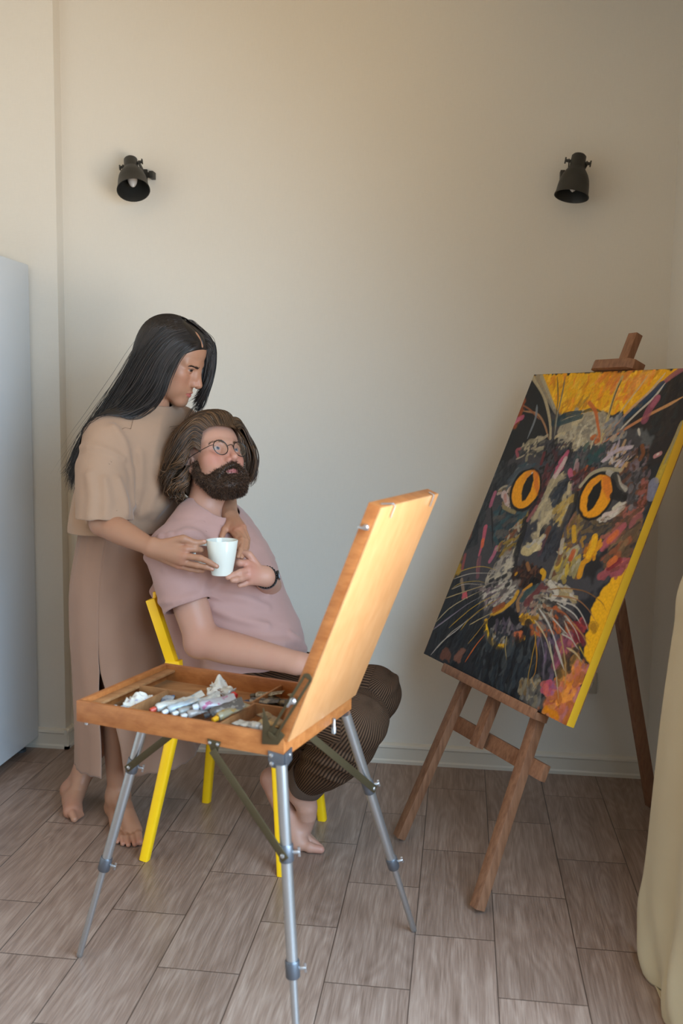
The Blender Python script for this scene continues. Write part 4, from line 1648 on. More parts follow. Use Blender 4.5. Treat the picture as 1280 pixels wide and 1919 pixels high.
G3 = [[(352, 872, 2.835), (338, 892, 2.815), (326, 906, 2.815), (322, 924, 2.825), (336, 936, 2.845)],
      [(362, 880, 2.85), (350, 900, 2.825), (336, 914, 2.822), (332, 930, 2.835), (348, 932, 2.855)],
      [(366, 892, 2.87), (352, 908, 2.85), (340, 922, 2.85), (340, 938, 2.86), (356, 930, 2.87)]]
G2 += [[(432, 797, 2.895), (447, 806, 2.955), (456, 830, 2.975), (462, 862, 2.975), (466, 892, 2.965), (462, 910, 2.955)]]
G4 = [[(440, 802, 2.91), (450, 818, 2.955), (457, 842, 2.965), (461, 868, 2.965), (462, 896, 2.96)],
      [(446, 806, 2.90), (457, 822, 2.935), (466, 848, 2.94), (470, 874, 2.94), (468, 902, 2.935)]]
G6 = [[(423, 793, 2.92), (430, 797, 2.945), (436, 808, 2.955), (441, 825, 2.958), (446, 850, 2.958)], [(426, 793, 2.91), (434, 799, 2.935), (441, 812, 2.945), (446, 830, 2.948), (450, 854, 2.948)], [(430, 794, 2.885), (440, 801, 2.900), (447, 814, 2.915), (451, 832, 2.918), (454, 856, 2.915)], [(434, 794, 2.895), (444, 802, 2.920), (451, 816, 2.935), (455, 838, 2.938), (458, 866, 2.935)], [(438, 796, 2.91), (448, 806, 2.94), (455, 822, 2.952), (459, 846, 2.955), (461, 872, 2.95)]]
G5 = [[(372, 868, 2.86), (360, 885, 2.86), (350, 905, 2.87), (352, 930, 2.88)], [(340, 880, 2.86), (322, 895, 2.86), (312, 915, 2.87), (326, 936, 2.89)],
      [(330, 870, 2.90), (312, 890, 2.90), (308, 915, 2.91), (330, 938, 2.93)]]
toG = lambda g: [[A(*p) for p in c] for c in g]
SMH = Sdf(); SMH.p = SM.p + H.p[:-1]
pu = pusher(SMH, 0.0015)
pf_ = pusher(SM, 0.003)
pth = [guide_strands(toG(G), 620, 0.003, 0.013, 26, 0.012, 11, push=pu, cut=0.2), guide_strands(toG(G6), 260, 0.003, 0.006, 26, 0.003, 9, cut=0.15), guide_strands(toG(G4), 160, 0.004, 0.010, 26, 0.005, 10, push=pf_, cut=0.2), guide_strands(toG(G5), 260, 0.006, 0.012, 26, 0.010, 13, push=pu, cut=0.2), guide_strands(toG(G2), 240, 0.003, 0.009, 26, 0.006, 10, push=pf_, cut=0.25),
       guide_strands(toG(G3), 170, 0.004, 0.010, 26, 0.010, 14, push=pu)]
pth = np.concatenate(pth)
v2, f2 = strands(pth, RNG.uniform(0.0009, 0.0019, len(pth)))
sh2 = np.repeat(np.clip(RNG.beta(1.3, 2.6, len(pth)), 0, 1), 26 * 4)
hv = np.vstack([v1, v2]); hf = np.vstack([f1, f2 + len(v1)])
np_mesh('hair', hv, hf, M_HAIR_M, man, attrs={'shade': np.r_[cap_shade * 0.5, sh2]})

# ---- beard and moustache
Bd = Sdf()
for sd in (-1, 1):
    Bd.chain([hw(0.012, sd * 0.064, -0.022), hw(0.014, sd * 0.061, -0.060), hw(0.045, sd * 0.044, -0.092), hw(0.074, sd * 0.018, -0.112)], V(0.010, 0.019, 0.024, 0.026) * sh, 0.02, n=9)
    Bd.chain([hw(0.1005, sd * 0.002, -0.0585), hw(0.096, sd * 0.014, -0.0615), hw(0.087, sd * 0.029, -0.0700), hw(0.078, sd * 0.037, -0.088)], V(0.0062, 0.0072, 0.0078, 0.012) * sh, 0.008, n=8)
    Bd.ell(hw(0.060, sd * 0.036, -0.080), V(0.026, 0.018, 0.020) * sh, hm.R, 0.02)
Bd.ell(hw(0.080, 0, -0.112), V(0.027, 0.032, 0.026) * sh, hm.R, 0.02)
Bd.ell(hw(0.1015, 0, -0.0600), V(0.007, 0.010, 0.0055) * sh, hm.R, 0.006)
Bd.ell(hw(0.094, 0, -0.093), V(0.007, 0.010, 0.006) * sh, hm.R, 0.01)
Bd.ell(hw(0.040, 0, -0.108), V(0.045, 0.045, 0.020) * sh, hm.R, 0.03)
Bd.chain([hw(0.097, 0.020, -0.0775), hw(0.106, 0, -0.0765), hw(0.097, -0.020, -0.0775)], V(0.0062, 0.0082, 0.0062) * sh, 0.004, 's')
Bd.add(lambda P: 0.0022 * noise3(P, 170, 31) + 0.0022 * noise3(P, 75, 32), (0, 0, 0), 100, 0, 'd')
v1, f1 = Bd.mesh(hm.O - 0.2, hm.O + 0.16, 0.0026)
out = SM.val(v1) > 0.0005
pick = RNG.choice(np.argwhere(out)[:, 0], 7500)
e = 0.002
b = v1[pick]
g = np.stack([Bd.val(b + V(e, 0, 0)) - Bd.val(b - V(e, 0, 0)), Bd.val(b + V(0, e, 0)) - Bd.val(b - V(0, e, 0)), Bd.val(b + V(0, 0, e)) - Bd.val(b - V(0, 0, e))], 1)
g /= np.linalg.norm(g, axis=1, keepdims=True) + 1e-9
dirn = g * 0.55 + (-hm.R[2]) * 0.55 + RNG.normal(size=g.shape) * 0.45
dirn /= np.linalg.norm(dirn, axis=1, keepdims=True)
ln = RNG.uniform(0.005, 0.013, (len(b), 1))
curl = np.cross(dirn, RNG.normal(size=g.shape)) * 0.35
pp = np.stack([b - g * .001, b + dirn * ln * .5 + curl * ln * .4, b + dirn * ln], 1)
v2, f2 = strands(pp, 0.00062, 3)
hv = np.vstack([v1, v2]); hf = np.vstack([f1, f2 + len(v1)])
np_mesh('beard', hv, hf, M_BEARD, man, attrs={'shade': np.r_[np.clip(0.2 + 0.3 * noise3(v1, 300, 7), 0, 1), np.repeat(RNG.beta(1.3, 2.2, len(pp)), 9)]})


def brow(h, sd, n, rad, thick, body, du=0.0):
    P = []
    c = spline([h.w(0.0925, sd * 0.011, 0.0125 + du * 0.6), h.w(0.0885, sd * 0.026, 0.0190 + du), h.w(0.0765, sd * 0.044, 0.0190 + du * 1.1), h.w(0.068, sd * 0.051, 0.014 + du)], 40)
    for _ in range(n):
        i = RNG.integers(0, 34)
        d = nrm(c[min(i + 5, 39)] - c[i]) * 0.8 + h.R[2] * RNG.uniform(-0.1, 0.5) + h.R[0] * .12
        p = c[i] + h.R[2] * RNG.normal() * thick * (1.15 - i / 40) + h.R[0] * 0.0008
        P.append([p, p + d * 0.004 + h.R[0] * .0008, p + d * 0.008])
    return strands(pusher(body, 0.0006)(np.array(P)), rad, 3)


for sd in (-1, 1):
    v2, f2 = brow(hm, sd, 130, 0.0004, 0.0017, SM)
    np_mesh('eyebrow', v2, f2, M_HAIR_M, man, attrs={'shade': RNG.uniform(0.1, 0.8, len(v2))})

# ---- round wire glasses
M_WIRE = simple('black_wire', srgb(24, 23, 24), 0.35, 0.05)
tg = NT('clear_lens')
gl = tg.n('ShaderNodeBsdfGlossy', ins={'Roughness': 0.03})
tr = tg.n('ShaderNodeBsdfTransparent')
mx = tg.n('ShaderNodeMixShader', ins={0: 0.07, 1: tr.outputs[0], 2: gl.outputs[0]})
tg.t.links.new(mx.outputs[0], tg.t.nodes['Material Output'].inputs[0])
M_LENS = tg.m
LCS = [hw(0.103, sd * 0.0335, -0.006) for sd in (-1, 1)]
mb = MB()
rl = 0.0232 * sh
for sd, c in zip((-1, 1), LCS):
    n_ = nrm(hm.R[0] + hm.R[1] * sd * 0.08)
    x = nrm(np.cross(hm.R[2], n_)); y = np.cross(n_, x)
    mb.tube([c + rl * (math.cos(a) * x + math.sin(a) * y) for a in np.linspace(0, 2 * math.pi, 41)], 0.00135, 8, cap=False)
    pts = [c + hm.R[1] * sd * rl * 0.98 + hm.R[2] * 0.007, hw(0.088, sd * 0.064, 0.002), hw(0.05, sd * 0.074, 0.002), hw(0.0, sd * 0.081, 0.001), hw(-0.018, sd * 0.080, -0.014)]
    mb.tube(spline(pts, 20), 0.0011, 8)
mb.tube(spline([LCS[0] + hm.R[1] * rl * 0.96 + hm.R[2] * .006, hw(0.111, 0, 0.003), LCS[1] - hm.R[1] * rl * 0.96 + hm.R[2] * .006], 9), 0.0011, 8)
gf = build('glasses_frame', mb, M_WIRE, man, label='round black wire glasses')
for sd, c in zip((-1, 1), LCS):
    mb = MB(); mb.lathe(c, nrm(hm.R[0] + hm.R[1] * sd * 0.08), [(-0.0004, 0.0), (-0.0004, rl * .985), (0.0004, rl * .985), (0.0004, 0)], 36)
    build('lens', mb, M_LENS, gf)

# ---- bead bracelet and square watch on the left wrist
M_BEAD = simple('black_bead', srgb(20, 20, 22), 0.22, 0.1)
d = nrm(WRL - ELL)
x = nrm(np.cross(d, V(0, 0, 1))); y = np.cross(d, x)
wc = WRL - d * 0.012
mb = MB()
for k in range(26):
    a = 2 * math.pi * k / 26
    c = wc + 0.0315 * (math.cos(a) * x + math.sin(a) * y)
    mb.lathe(c, d, [(0.0038 * math.sin(t), 0.0038 * math.cos(t)) for t in np.linspace(-math.pi / 2, math.pi / 2, 8)], 10)
build('bead_bracelet', mb, M_BEAD, man, label='black bead bracelet')
wc2 = WRL - d * 0.028
mb = MB()
rings = [[wc2 + d * dz + r * (math.cos(a) * x + math.sin(a) * y) for a in np.linspace(0, 2 * math.pi, 40, endpoint=False)] for dz, r in ((-0.008, 0.0325), (-0.008, 0.0345), (0.008, 0.0345), (0.008, 0.0325))]
mb.grid(rings, wrap=True)
wst = build('watch_strap', mb, M_BEAD, man)
o_ = nrm(x * np.sign(x[0]) * 0.9 - y * .2)
o_ = o_ if o_[0] > 0 else -o_
mb = MB(); mb.box(wc2 + o_ * 0.0375, (0.030, 0.026, 0.008), (d, np.cross(o_, d), o_))
build('watch_case', mb, M_BEAD, wst, bevel=0.003)
# ================================================================== white mug between the hands
M_MUG = simple('white_glazed_stoneware', srgb(226, 228, 218), 0.16, 0.01, 5, spec=0.6)
MC = A(416, 1044, 2.622)
mug = MC - V(0, 0, 0.0505)
mt = thing('mug', 'white ceramic mug held between the couple\'s hands', 'mug', mug)
mb = MB()
prof = [(0.003, 0.0), (0.003, 0.024), (0.0, 0.026), (0.0, 0.0295), (0.004, 0.0305), (0.05, 0.0388), (0.099, 0.0458), (0.1005, 0.0452), (0.1003, 0.0432), (0.098, 0.0425), (0.05, 0.0356), (0.010, 0.0272), (0.006, 0.024), (0.0055, 0.0)]
mb.lathe(mug, (0, 0, 1), prof, 56)
mbod = build('mug_body', mb, M_MUG, mt, angle=60)
mb = MB()
hd = nrm(-CR * 0.97 - CF * 0.22) * V(1, 1, 0)
hd = nrm(hd)
pts = [mug + hd * 0.0425 + V(0, 0, 0.088), mug + hd * 0.062 + V(0, 0, 0.090), mug + hd * 0.077 + V(0, 0, 0.078), mug + hd * 0.078 + V(0, 0, 0.055), mug + hd * 0.064 + V(0, 0, 0.034), mug + hd * 0.0345 + V(0, 0, 0.026)]
mb.tube(spline(pts, 26), [0.0058] + [0.0052] * 24 + [0.0056], 14)
build('mug_handle', mb, M_MUG, mt, angle=60)
mb = MB()
mb.lathe(mug, (0, 0, 1), [(0.074, 0.0), (0.074, 0.0388), (0.0725, 0.0386), (0.0725, 0.0)], 40)
build('coffee', mb, simple('black_coffee', srgb(40, 24, 14), 0.08, 0.05), mt)
# ================================================================== the standing woman
M_SKIN_W = skin_mat('olive_skin', None)
M_TEE_W = cloth_mat('tan_cotton', srgb(158, 126, 102), srgb(167, 135, 111))
M_SKIRT = cloth_mat('shaded_tan_cotton', srgb(146, 112, 92), srgb(155, 121, 101))  # same fabric as the tee; its dimmer lighting is put into the colour
SK_W = V(*srgb(170, 126, 99)[:3])
hf_ = Head((-0.923, 2.95, 1.541), head_frame(-2.9, -22.8, 1.5), 1.03)
S = Sdf()
hf_.build(S, lid=0.20, jaw=0.92, nose=1.0)
w_side, w_fwd = nrm(V(0.53, 0.85, 0)), nrm(V(0.85, -0.53, 0))
NBW = A(287, 778, 2.95)
S.chain([hf_.w(-0.028, 0, -0.045), (hf_.w(-0.03, 0, -0.085) + NBW) / 2, NBW + V(-0.01, 0, -0.03)], [0.049, 0.047, 0.055], 0.03)
WC = [A(226, 1115, 2.975), A(230, 1040, 2.97), A(237, 975, 2.965), A(252, 890, 2.95), A(268, 820, 2.95), A(281, 785, 2.95)]
S.loft(WC, [0.125, 0.130, 0.125, 0.150, 0.140, 0.07], [0.085, 0.090, 0.090, 0.105, 0.080, 0.055], w_side, w_fwd, 0.03, 14)
WSR, WSL = A(203, 822, 2.80), A(336, 800, 3.09)
WER, WWR = A(193, 980, 2.70), A(285, 1026, 2.588)
WEL, WWL = A(416, 898, 3.06), A(432, 968, 2.84)
S.cone(WC[4], WSR, 0.06, 0.050, 0.04)
S.cone(WC[4], WSL, 0.06, 0.050, 0.04)
S.chain([WSR, (WSR + WER) / 2, WER], [0.048, 0.043, 0.037], 0.03, n=7)
S.chain([WER, WER * .68 + WWR * .32, WER * .3 + WWR * .7, WWR], [0.037, 0.0395, 0.031, 0.0245], 0.02, n=9)
S.chain([WSL, (WSL + WEL) / 2, WEL], [0.048, 0.043, 0.036], 0.03, n=7)
S.chain([WEL, WEL * .65 + WWL * .35, WWL], [0.036, 0.035, 0.0235], 0.02, n=8)
# right hand: thumb on the handle, two fingers under the cup
kn = [A(349, 1029, 2.572), A(345, 1042, 2.566), A(340, 1053, 2.572), A(334, 1060, 2.584)]
kc = sum(kn) / 4
for p in kn:
    S.cone(WWR + (p - kc) * 0.55, p, 0.0150, 0.0100, 0.012)
S.cone(WWR, kc, 0.017, 0.015, 0.012)
finger(S, [kn[0], A(365, 1029, 2.582), A(374, 1030, 2.600), A(379, 1031, 2.618)], 0.0100, 0.0072)
finger(S, [kn[1], A(375, 1046, 2.566), A(393, 1054, 2.568), A(406.5, 1061.5, 2.574)], 0.0098, 0.0064)
finger(S, [kn[2], A(369, 1059, 2.570), A(386, 1062.5, 2.572), A(398, 1066.5, 2.577)], 0.0094, 0.0062)
finger(S, [kn[3], A(356, 1066, 2.588), A(370, 1069, 2.594), A(380, 1070, 2.600)], 0.0084, 0.0058)
finger(S, [A(312, 1018, 2.585), A(343, 1010, 2.575), A(364, 1017, 2.584), A(383, 1015.5, 2.592)], 0.0135, 0.0068, 0.010)
# left hand over his shoulder, fingers on the far side of the cup
k2 = [A(435, 994, 2.780), A(443, 995, 2.765), A(451, 992, 2.770), A(456, 988, 2.785)]
kc = sum(k2) / 4
for p in k2:
    S.cone(WWL + (p - kc) * 0.5, p, 0.0140, 0.0098, 0.012)
finger(S, [k2[0], A(446, 1009, 2.742), A(450, 1018, 2.715), A(446, 1028, 2.700)], 0.0098, 0.0070)
finger(S, [k2[1], A(454, 1012, 2.728), A(451, 1030, 2.690), A(446, 1043, 2.668)], 0.0098, 0.0068)
finger(S, [k2[2], A(461, 1014, 2.735), A(459, 1032, 2.700), A(453, 1045, 2.678)], 0.0092, 0.0064)
finger(S, [k2[3], A(464, 1010, 2.752), A(463, 1026, 2.725), A(459, 1038, 2.705)], 0.0082, 0.0058)
finger(S, [WWL * .6 + k2[0] * .4, A(422, 992, 2.780), A(416, 1006, 2.755)], 0.0120, 0.0080, 0.010)
# legs
WHR, WHL = A(216, 1130, 2.945), A(232, 1130, 3.05)
WAR, WAL = A(221, 1492, 2.955), A(163, 1432, 3.080)
S.ell(A(226, 1125, 2.985), V(0.095, 0.115, 0.09), None, 0.03)
for h_, a_, kb in ((WHR, WAR, V(0.02, -0.03, 0)), (WHL, WAL, V(0.10, -0.03, 0))):
    kn_ = h_ * .52 + a_ * .48 + kb
    S.chain([h_, (h_ + kn_) / 2, kn_], [0.072, 0.062, 0.047], 0.04, n=6)
    S.chain([kn_, kn_ * .62 + a_ * .38, a_], [0.049, 0.050, 0.0315], 0.03, n=7)
# right foot flat, toes to the camera
hl = WAR * V(1, 1, 0) + V(-0.022, 0.035, 0.030)
tips = [AZ(262, 1578, 0.011), AZ(252.5, 1582, 0.009), AZ(240.5, 1583, 0.009), AZ(230, 1581, 0.009), AZ(220, 1577, 0.009)]
mcp = [AZ(256, 1556, 0.024), AZ(247, 1560, 0.022), AZ(237, 1562, 0.020), AZ(227, 1563, 0.018), AZ(217, 1563, 0.015)]
S.chain([hl, hl * .5 + mcp[4] * .5 + V(0, 0, -.004), mcp[4]], [0.028, 0.022, 0.0145], 0.03, n=5)
S.chain([WAR, WAR * .45 + mcp[1] * .55 + V(0, 0, 0.022), mcp[1]], [0.033, 0.027, 0.017], 0.03, n=6)
S.chain([hl, hl * .45 + mcp[0] * .55 + V(0.0, 0, .014), mcp[0]], [0.027, 0.023, 0.017], 0.03, n=5)
S.cone(hl, WAR, 0.028, 0.032, 0.03)
for s_ in (-1, 1):
    S.ell(WAR + w_side * s_ * 0.027 + V(0, 0, -0.004), V(.012, .012, .012), None, 0.014)
for i, (a_, b_) in enumerate(zip(mcp, tips)):
    r0, r1 = ((0.0135, 0.0110), (0.0100, 0.0082), (0.0096, 0.0078), (0.0092, 0.0074), (0.0090, 0.0074))[i]
    finger(S, [a_, (a_ + b_) / 2 + V(0, 0, 0.005), b_], r0, r1, 0.005, n=7)
# left foot up on its toes behind
hl2, ba2 = A(131, 1480, 3.075), AZ(131, 1521, 0.020)
ba3 = AZ(146, 1517, 0.018)
S.chain([hl2, hl2 * .5 + ba2 * .5, ba2], [0.0275, 0.028, 0.0175], 0.03, n=5)
S.chain([WAL, A(147, 1480, 3.03), ba3 * .5 + ba2 * .5 + V(0, 0, .01)], [0.032, 0.028, 0.018], 0.03, n=6)
S.cone(hl2, WAL, 0.027, 0.031, 0.03)
S.cone(ba2, ba3, 0.0165, 0.0145, 0.02)
for i in range(5):
    b_ = ba2 * (1 - i / 4.0) + ba3 * (i / 4.0)
    tp = b_ + V(0.030 - 0.002 * i, -0.034 + 0.004 * i, 0)
    tp[2] = 0.0105 - 0.0006 * i
    finger(S, [b_, (b_ + tp) / 2 + V(0, 0, .006), tp], (0.0135, 0.0100, .0096, .0092, .009)[i], (0.0112, 0.0085, .008, .0075, .0075)[i], 0.005, n=6)
SW = S
wv, wf = S.mesh((-1.42, 2.5, -0.006), (-0.55, 3.30, 1.70), HB)
wv, wf = keep_big(wv, wf)
wc_ = np.tile(SK_W, (len(wv), 1))
red = V(*srgb(164, 108, 84)[:3])
nz = noise3(wv, 55, 13)[:, None] * 0.5 + 0.5
wc_ = wc_ * (1 - 0.18 * nz) + red * 0.18 * nz
rosy = V(*srgb(178, 115, 96)[:3])
for c, r in [(p, .014) for p in kn + k2] + [(t, .014) for t in tips] + [(hl2, .035), (ba2, .04), (hl, .03)]:
    m_ = np.exp(-(np.linalg.norm(wv - c, axis=1) / r) ** 2)[:, None] * 0.45
    wc_ = wc_ * (1 - m_) + rosy * m_
hf_.paint(wv, wc_, SK_W, srgb(172, 98, 88), srgb(34, 24, 18), gaze=(-0.32, -0.14), white=(0.20, 0.16, 0.14), ir=0.0074, flush=srgb(180, 124, 100), lid=0.20)
# finger and toe nails
for c in [A(407, 1060.5, 2.566), A(398.5, 1065.5, 2.570), A(383, 1012.5, 2.586)]:
    m_ = np.clip((0.0062 - np.linalg.norm(wv - c, axis=1)) / 0.002, 0, 1)[:, None] * 0.6
    wc_ = wc_ * (1 - m_) + V(*srgb(206, 160, 144)[:3]) * m_
woman = np_mesh('person', wv, wf, M_SKIN_W, None, V(-1.09, 2.95, 0), wc_)
tag(woman, 'barefoot person with long dark hair in tan tee and long skirt, standing behind the chair', 'person')

# ---- boxy tee
SLW = A(196, 974, 2.722)
sln = nrm(V(0.02, -0.12, -1))
SLL2 = WSL * .25 + WEL * .75
pairs = []
for off in (0.0, 0.0055):
    T = Sdf()
    T.loft([A(233, 1000, 2.965), A(237, 975, 2.965), A(252, 890, 2.95), A(268, 820, 2.95), A(281, 784, 2.95)], V(0.190, 0.194, 0.186, 0.170, 0.085) - off, V(0.150, 0.150, 0.142, 0.112, 0.075) - off, w_side, w_fwd, 0.03, 14)
    T.cone(WC[4] + V(0, 0, .01), WSR + V(-.004, 0, -.004), 0.076 - off, 0.066 - off, 0.05)
    T.cone(WC[4] + V(0, 0, .01), WSL, 0.076 - off, 0.066 - off, 0.05)
    dn = nrm(SLW - WSR)
    T.capped([WSR + V(-0.006, 0, -.008), A(190, 880, 2.765), SLW, SLW + dn * .06], V(0.066, 0.080, 0.087, 0.088) - off, SLW + dn * (0.0 if off == 0 else 0.02), sln, 0.035)
    dl = nrm(WEL - WSL)
    T.capped([WSL, SLL2, SLL2 + dl * .05], V(0.066, 0.068, 0.068) - off, SLL2 + dl * (0 if off == 0 else .02), dl, 0.03)
    if off == 0:
        B_ = Sdf(); B_.p = list(T.p)
        for pth, r in (([(213, 800), (232, 830), (240, 868)], 0.008), ([(152, 838), (180, 838), (208, 848), (230, 860)], 0.0030), ([(168, 890), (174, 930), (170, 966)], 0.009), ([(196, 900), (200, 935), (198, 966)], 0.006),
                       ([(222, 900), (232, 935), (236, 962)], 0.008), ([(318, 935), (296, 950), (262, 962)], 0.012), ([(300, 870), (294, 910), (276, 950)], 0.009), ([(262, 850), (262, 900), (254, 950)], 0.008),
                       ([(326, 905), (310, 930), (288, 966)], 0.009), ([(244, 880), (246, 920), (250, 955)], 0.007)):
            fold(T, B_, pth, r, 0.026)
    T.add(lambda P: 0.0030 * noise3(P * V(1, 1, 0.45), 34, 45) + 0.0012 * noise3(P, 80, 46), (0, 0, 0), 100, 0.0, 'd')
    pairs.append(T)
T, Ti = pairs
cuts = [halfball(A(233, 992, 2.965), (0, 0, -1), 0.42), ballcut(hf_.w(-0.035, 0, -0.125) + V(0.030, -0.012, 0.008), V(0.084, 0.080, 0.064))]
# keep the hem cut away from the sleeve
tv, tf = T.mesh((-1.40, 2.55, 0.86), (-0.62, 3.32, 1.46), HC, inner=Ti, cuts=cuts)
tv, tf = keep_big(tv, tf)
tee_w = np_mesh('tee_shirt', tv, tf, M_TEE_W, woman, label='boxy tan tee shirt')
# ---- black belt at the waist
mb = MB()
bc = A(236, 986, 2.965)
rings = []
for dz, ex in ((-0.012, 0.128), (-0.013, 0.134), (0.0, 0.136), (0.013, 0.134), (0.012, 0.128)):
    rings.append([bc + V(0, 0, dz) + w_side * (ex + .025) * math.cos(a) + w_fwd * (ex - 0.005) * math.sin(a) for a in np.linspace(0, 2 * math.pi, 60, endpoint=False)])
mb.grid(rings, wrap=True)
build('belt', mb, simple('black_belt', srgb(26, 24, 26), 0.6, 0.1), woman)

# ---- long skirt with a slit
def skirt():
    lv = [  # height, centre, half width along the side axis, half depth along forward, slit opening (m)
        (A(236, 986, 2.965)[2], A(234, 986, 2.965), 0.152, 0.122, 0.0),
        (0.92, A(229, 1030, 2.97), 0.160, 0.128, 0.0),
        (0.80, A(225, 1090, 2.975), 0.174, 0.136, 0.0),
        (0.66, A(224, 1180, 2.985), 0.174, 0.134, 0.0),
        (0.545, A(226, 1245, 2.995), 0.172, 0.134, 0.004),
        (0.42, A(236, 1310, 3.01), 0.184, 0.150, 0.045),
        (0.30, A(250, 1375, 3.03), 0.206, 0.168, 0.066),
        (0.195, A(261, 1428, 3.05), 0.232, 0.178, 0.080)]
    Z = np.array([l[0] for l in lv]); C = np.array([l[1] for l in lv]); R1 = np.array([l[2] for l in lv]); R2 = np.array([l[3] for l in lv]); O_ = np.array([l[4] for l in lv])
    n = 150
    zz = np.linspace(0, len(lv) - 1, 90)
    ZC = spline(np.column_stack([Z, C[:, 0], C[:, 1], R1, R2]), 90)
    op = np.interp(zz, np.arange(len(lv)), O_)
    # slit direction: the side that faces the camera, slightly left
    sl = A(193, 1240, 2.84) - A(228, 1245, 2.995)
    th0 = math.atan2(sl @ w_fwd / 0.152, sl @ w_side / 0.188)
    P = []
    for i in range(90):
        z, cx, cy, r1, r2 = ZC[i]
        half = op[i] / 2 / max(r1, .1)
        hem = max(0, (i - 60) / 29)
        row = []
        for j in range(n):
            th = th0 + half + (2 * math.pi - 2 * half) * j / (n - 1)
            g = 1 + 0.022 * math.sin(5 * th + 0.5) * (i / 89) + 0.012 * math.sin(11 * th + 0.03 * i) * (i / 89) + 0.012 * math.sin(17 * th + 2) * max(0, 1 - i / 25)
            p = V(cx, cy, 0) + w_side * r1 * g * math.cos(th) + w_fwd * r2 * g * math.sin(th)
            dj = min(j, n - 1 - j)
            p = p + nrm(V(p[0] - cx, p[1] - cy, 0)) * 0.006 * math.exp(-dj / 3.0)
            p[2] = z + 0.004 * math.sin(th * 3) * hem + 0.0025 * math.sin(23 * th) * hem
            row.append(p)
        P.append(row)
    mb = MB(); mb.grid(P)
    o = build('skirt', mb, M_SKIRT, woman, angle=180, label='long tan skirt with an open slit')
    md = o.modifiers.new('thickness', 'SOLIDIFY'); md.thickness = 0.003; md.offset = -1
    return o


skirt()

# ---- hair
M_HAIR_W = hair_mat('black_brown_hair', srgb(13, 10, 10), srgb(62, 50, 44), 0.46)
hw = hf_.w; sh = hf_.s
H = Sdf()
H.ell(hw(-0.016, 0, 0.040), V(0.103, 0.083, 0.089) * sh, hf_.R, 0.02)
H.ell(hw(0.028, 0, 0.045), V(0.0655, 0.069, 0.0665) * sh, hf_.R, 0.02)
H.ell(hw(-0.050, 0, -0.015), V(0.066, 0.079, 0.080) * sh, hf_.R, 0.03)
H.ell(hw(-0.050, 0, -0.065), V(0.050, 0.062, 0.060) * sh, hf_.R, 0.03)
H.add(lambda P: 0.0025 * noise3(P, 70, 51), (0, 0, 0), 100, 0, 'd')
# parting: a shallow groove from crown to forehead
part = [hw(0.082, -0.018, 0.078), hw(0.050, -0.020, 0.113), hw(0.010, -0.020, 0.128)]
H.chain(part, V(0.0035, 0.0035, 0.001), 0.006, 's')


def hairline_w(P):
    q = hf_.loc(P)
    return (q[:, 0] - (0.084 + 0.78 * (q[:, 2] - 0.060)) + 0.16 * np.abs(q[:, 1]))


v1, f1 = H.mesh(hf_.O - 0.19, hf_.O + 0.19, 0.003, cuts=[lambda P: -hairline_w(P)])
SWT = Sdf(); SWT.p = SW.p + T.p[:-1] + H.p[:4]
pu = pusher(SWT, 0.002)
GW = [[(369, 648, 2.872), (352, 655, 2.845), (330, 680, 2.835), (312, 715, 2.835), (290, 755, 2.835), (245, 778, 2.82), (195, 800, 2.80), (160, 858, 2.80), (142, 915, 2.81)],
      [(365, 640, 2.875), (340, 645, 2.845), (312, 678, 2.832), (292, 722, 2.832), (258, 765, 2.835), (205, 792, 2.82), (165, 850, 2.82), (140, 910, 2.83)],
      [(352, 622, 2.885), (320, 635, 2.850), (287, 675, 2.838), (258, 728, 2.842), (215, 778, 2.845), (172, 832, 2.84), (146, 880, 2.85), (137, 922, 2.86)],
      [(342, 608, 2.90), (302, 622, 2.868), (268, 668, 2.855), (236, 728, 2.86), (195, 788, 2.87), (160, 838, 2.88), (140, 885, 2.89), (133, 918, 2.89)],
      [(338, 598, 2.93), (295, 608, 2.915), (258, 655, 2.905), (224, 720, 2.91), (186, 782, 2.92), (156, 832, 2.92), (138, 878, 2.92), (128, 885, 2.92)],
      [(340, 597, 2.96), (300, 606, 2.965), (264, 650, 2.965), (228, 720, 2.97), (190, 785, 2.97), (160, 835, 2.96), (140, 890, 2.95), (136, 924, 2.95)],
      [(345, 599, 2.99), (310, 610, 3.01), (280, 655, 3.02), (245, 725, 3.02), (205, 790, 3.02), (172, 845, 3.0), (150, 900, 2.98)]]
GF = [[(352, 610, 2.955), (378, 622, 2.985), (396, 644, 3.000), (400, 672, 3.000), (393, 705, 2.995), (383, 732, 2.99), (368, 752, 2.985), (352, 760, 2.985)],
      [(362, 625, 2.945), (386, 632, 2.98), (402, 648, 2.995), (402, 680, 2.99), (396, 712, 2.985), (385, 742, 2.98), (376, 768, 2.985), (362, 790, 2.985)],
      [(370, 645, 2.93), (386, 645, 2.965), (397, 660, 2.985), (396, 692, 2.985), (389, 716, 2.985), (376, 738, 2.985), (362, 758, 2.99)],
      [(366, 636, 2.935), (380, 642, 2.97), (389, 668, 2.985), (387, 700, 2.99), (382, 725, 2.99), (372, 742, 2.99), (358, 752, 2.995)]]
GF2 = [[(370, 646, 2.955), (380, 652, 2.985), (384, 668, 2.995), (382, 692, 2.995), (379, 716, 2.995), (372, 738, 2.995), (360, 750, 2.995)], [(366, 640, 2.95), (382, 648, 2.99), (390, 670, 3.0), (387, 696, 3.0), (383, 722, 3.0), (375, 748, 3.0), (366, 770, 3.0)]]
GN = [[(330, 765, 2.98), (318, 770, 2.97), (310, 778, 2.97)], [(348, 760, 2.995), (330, 772, 2.985), (320, 784, 2.985)]]
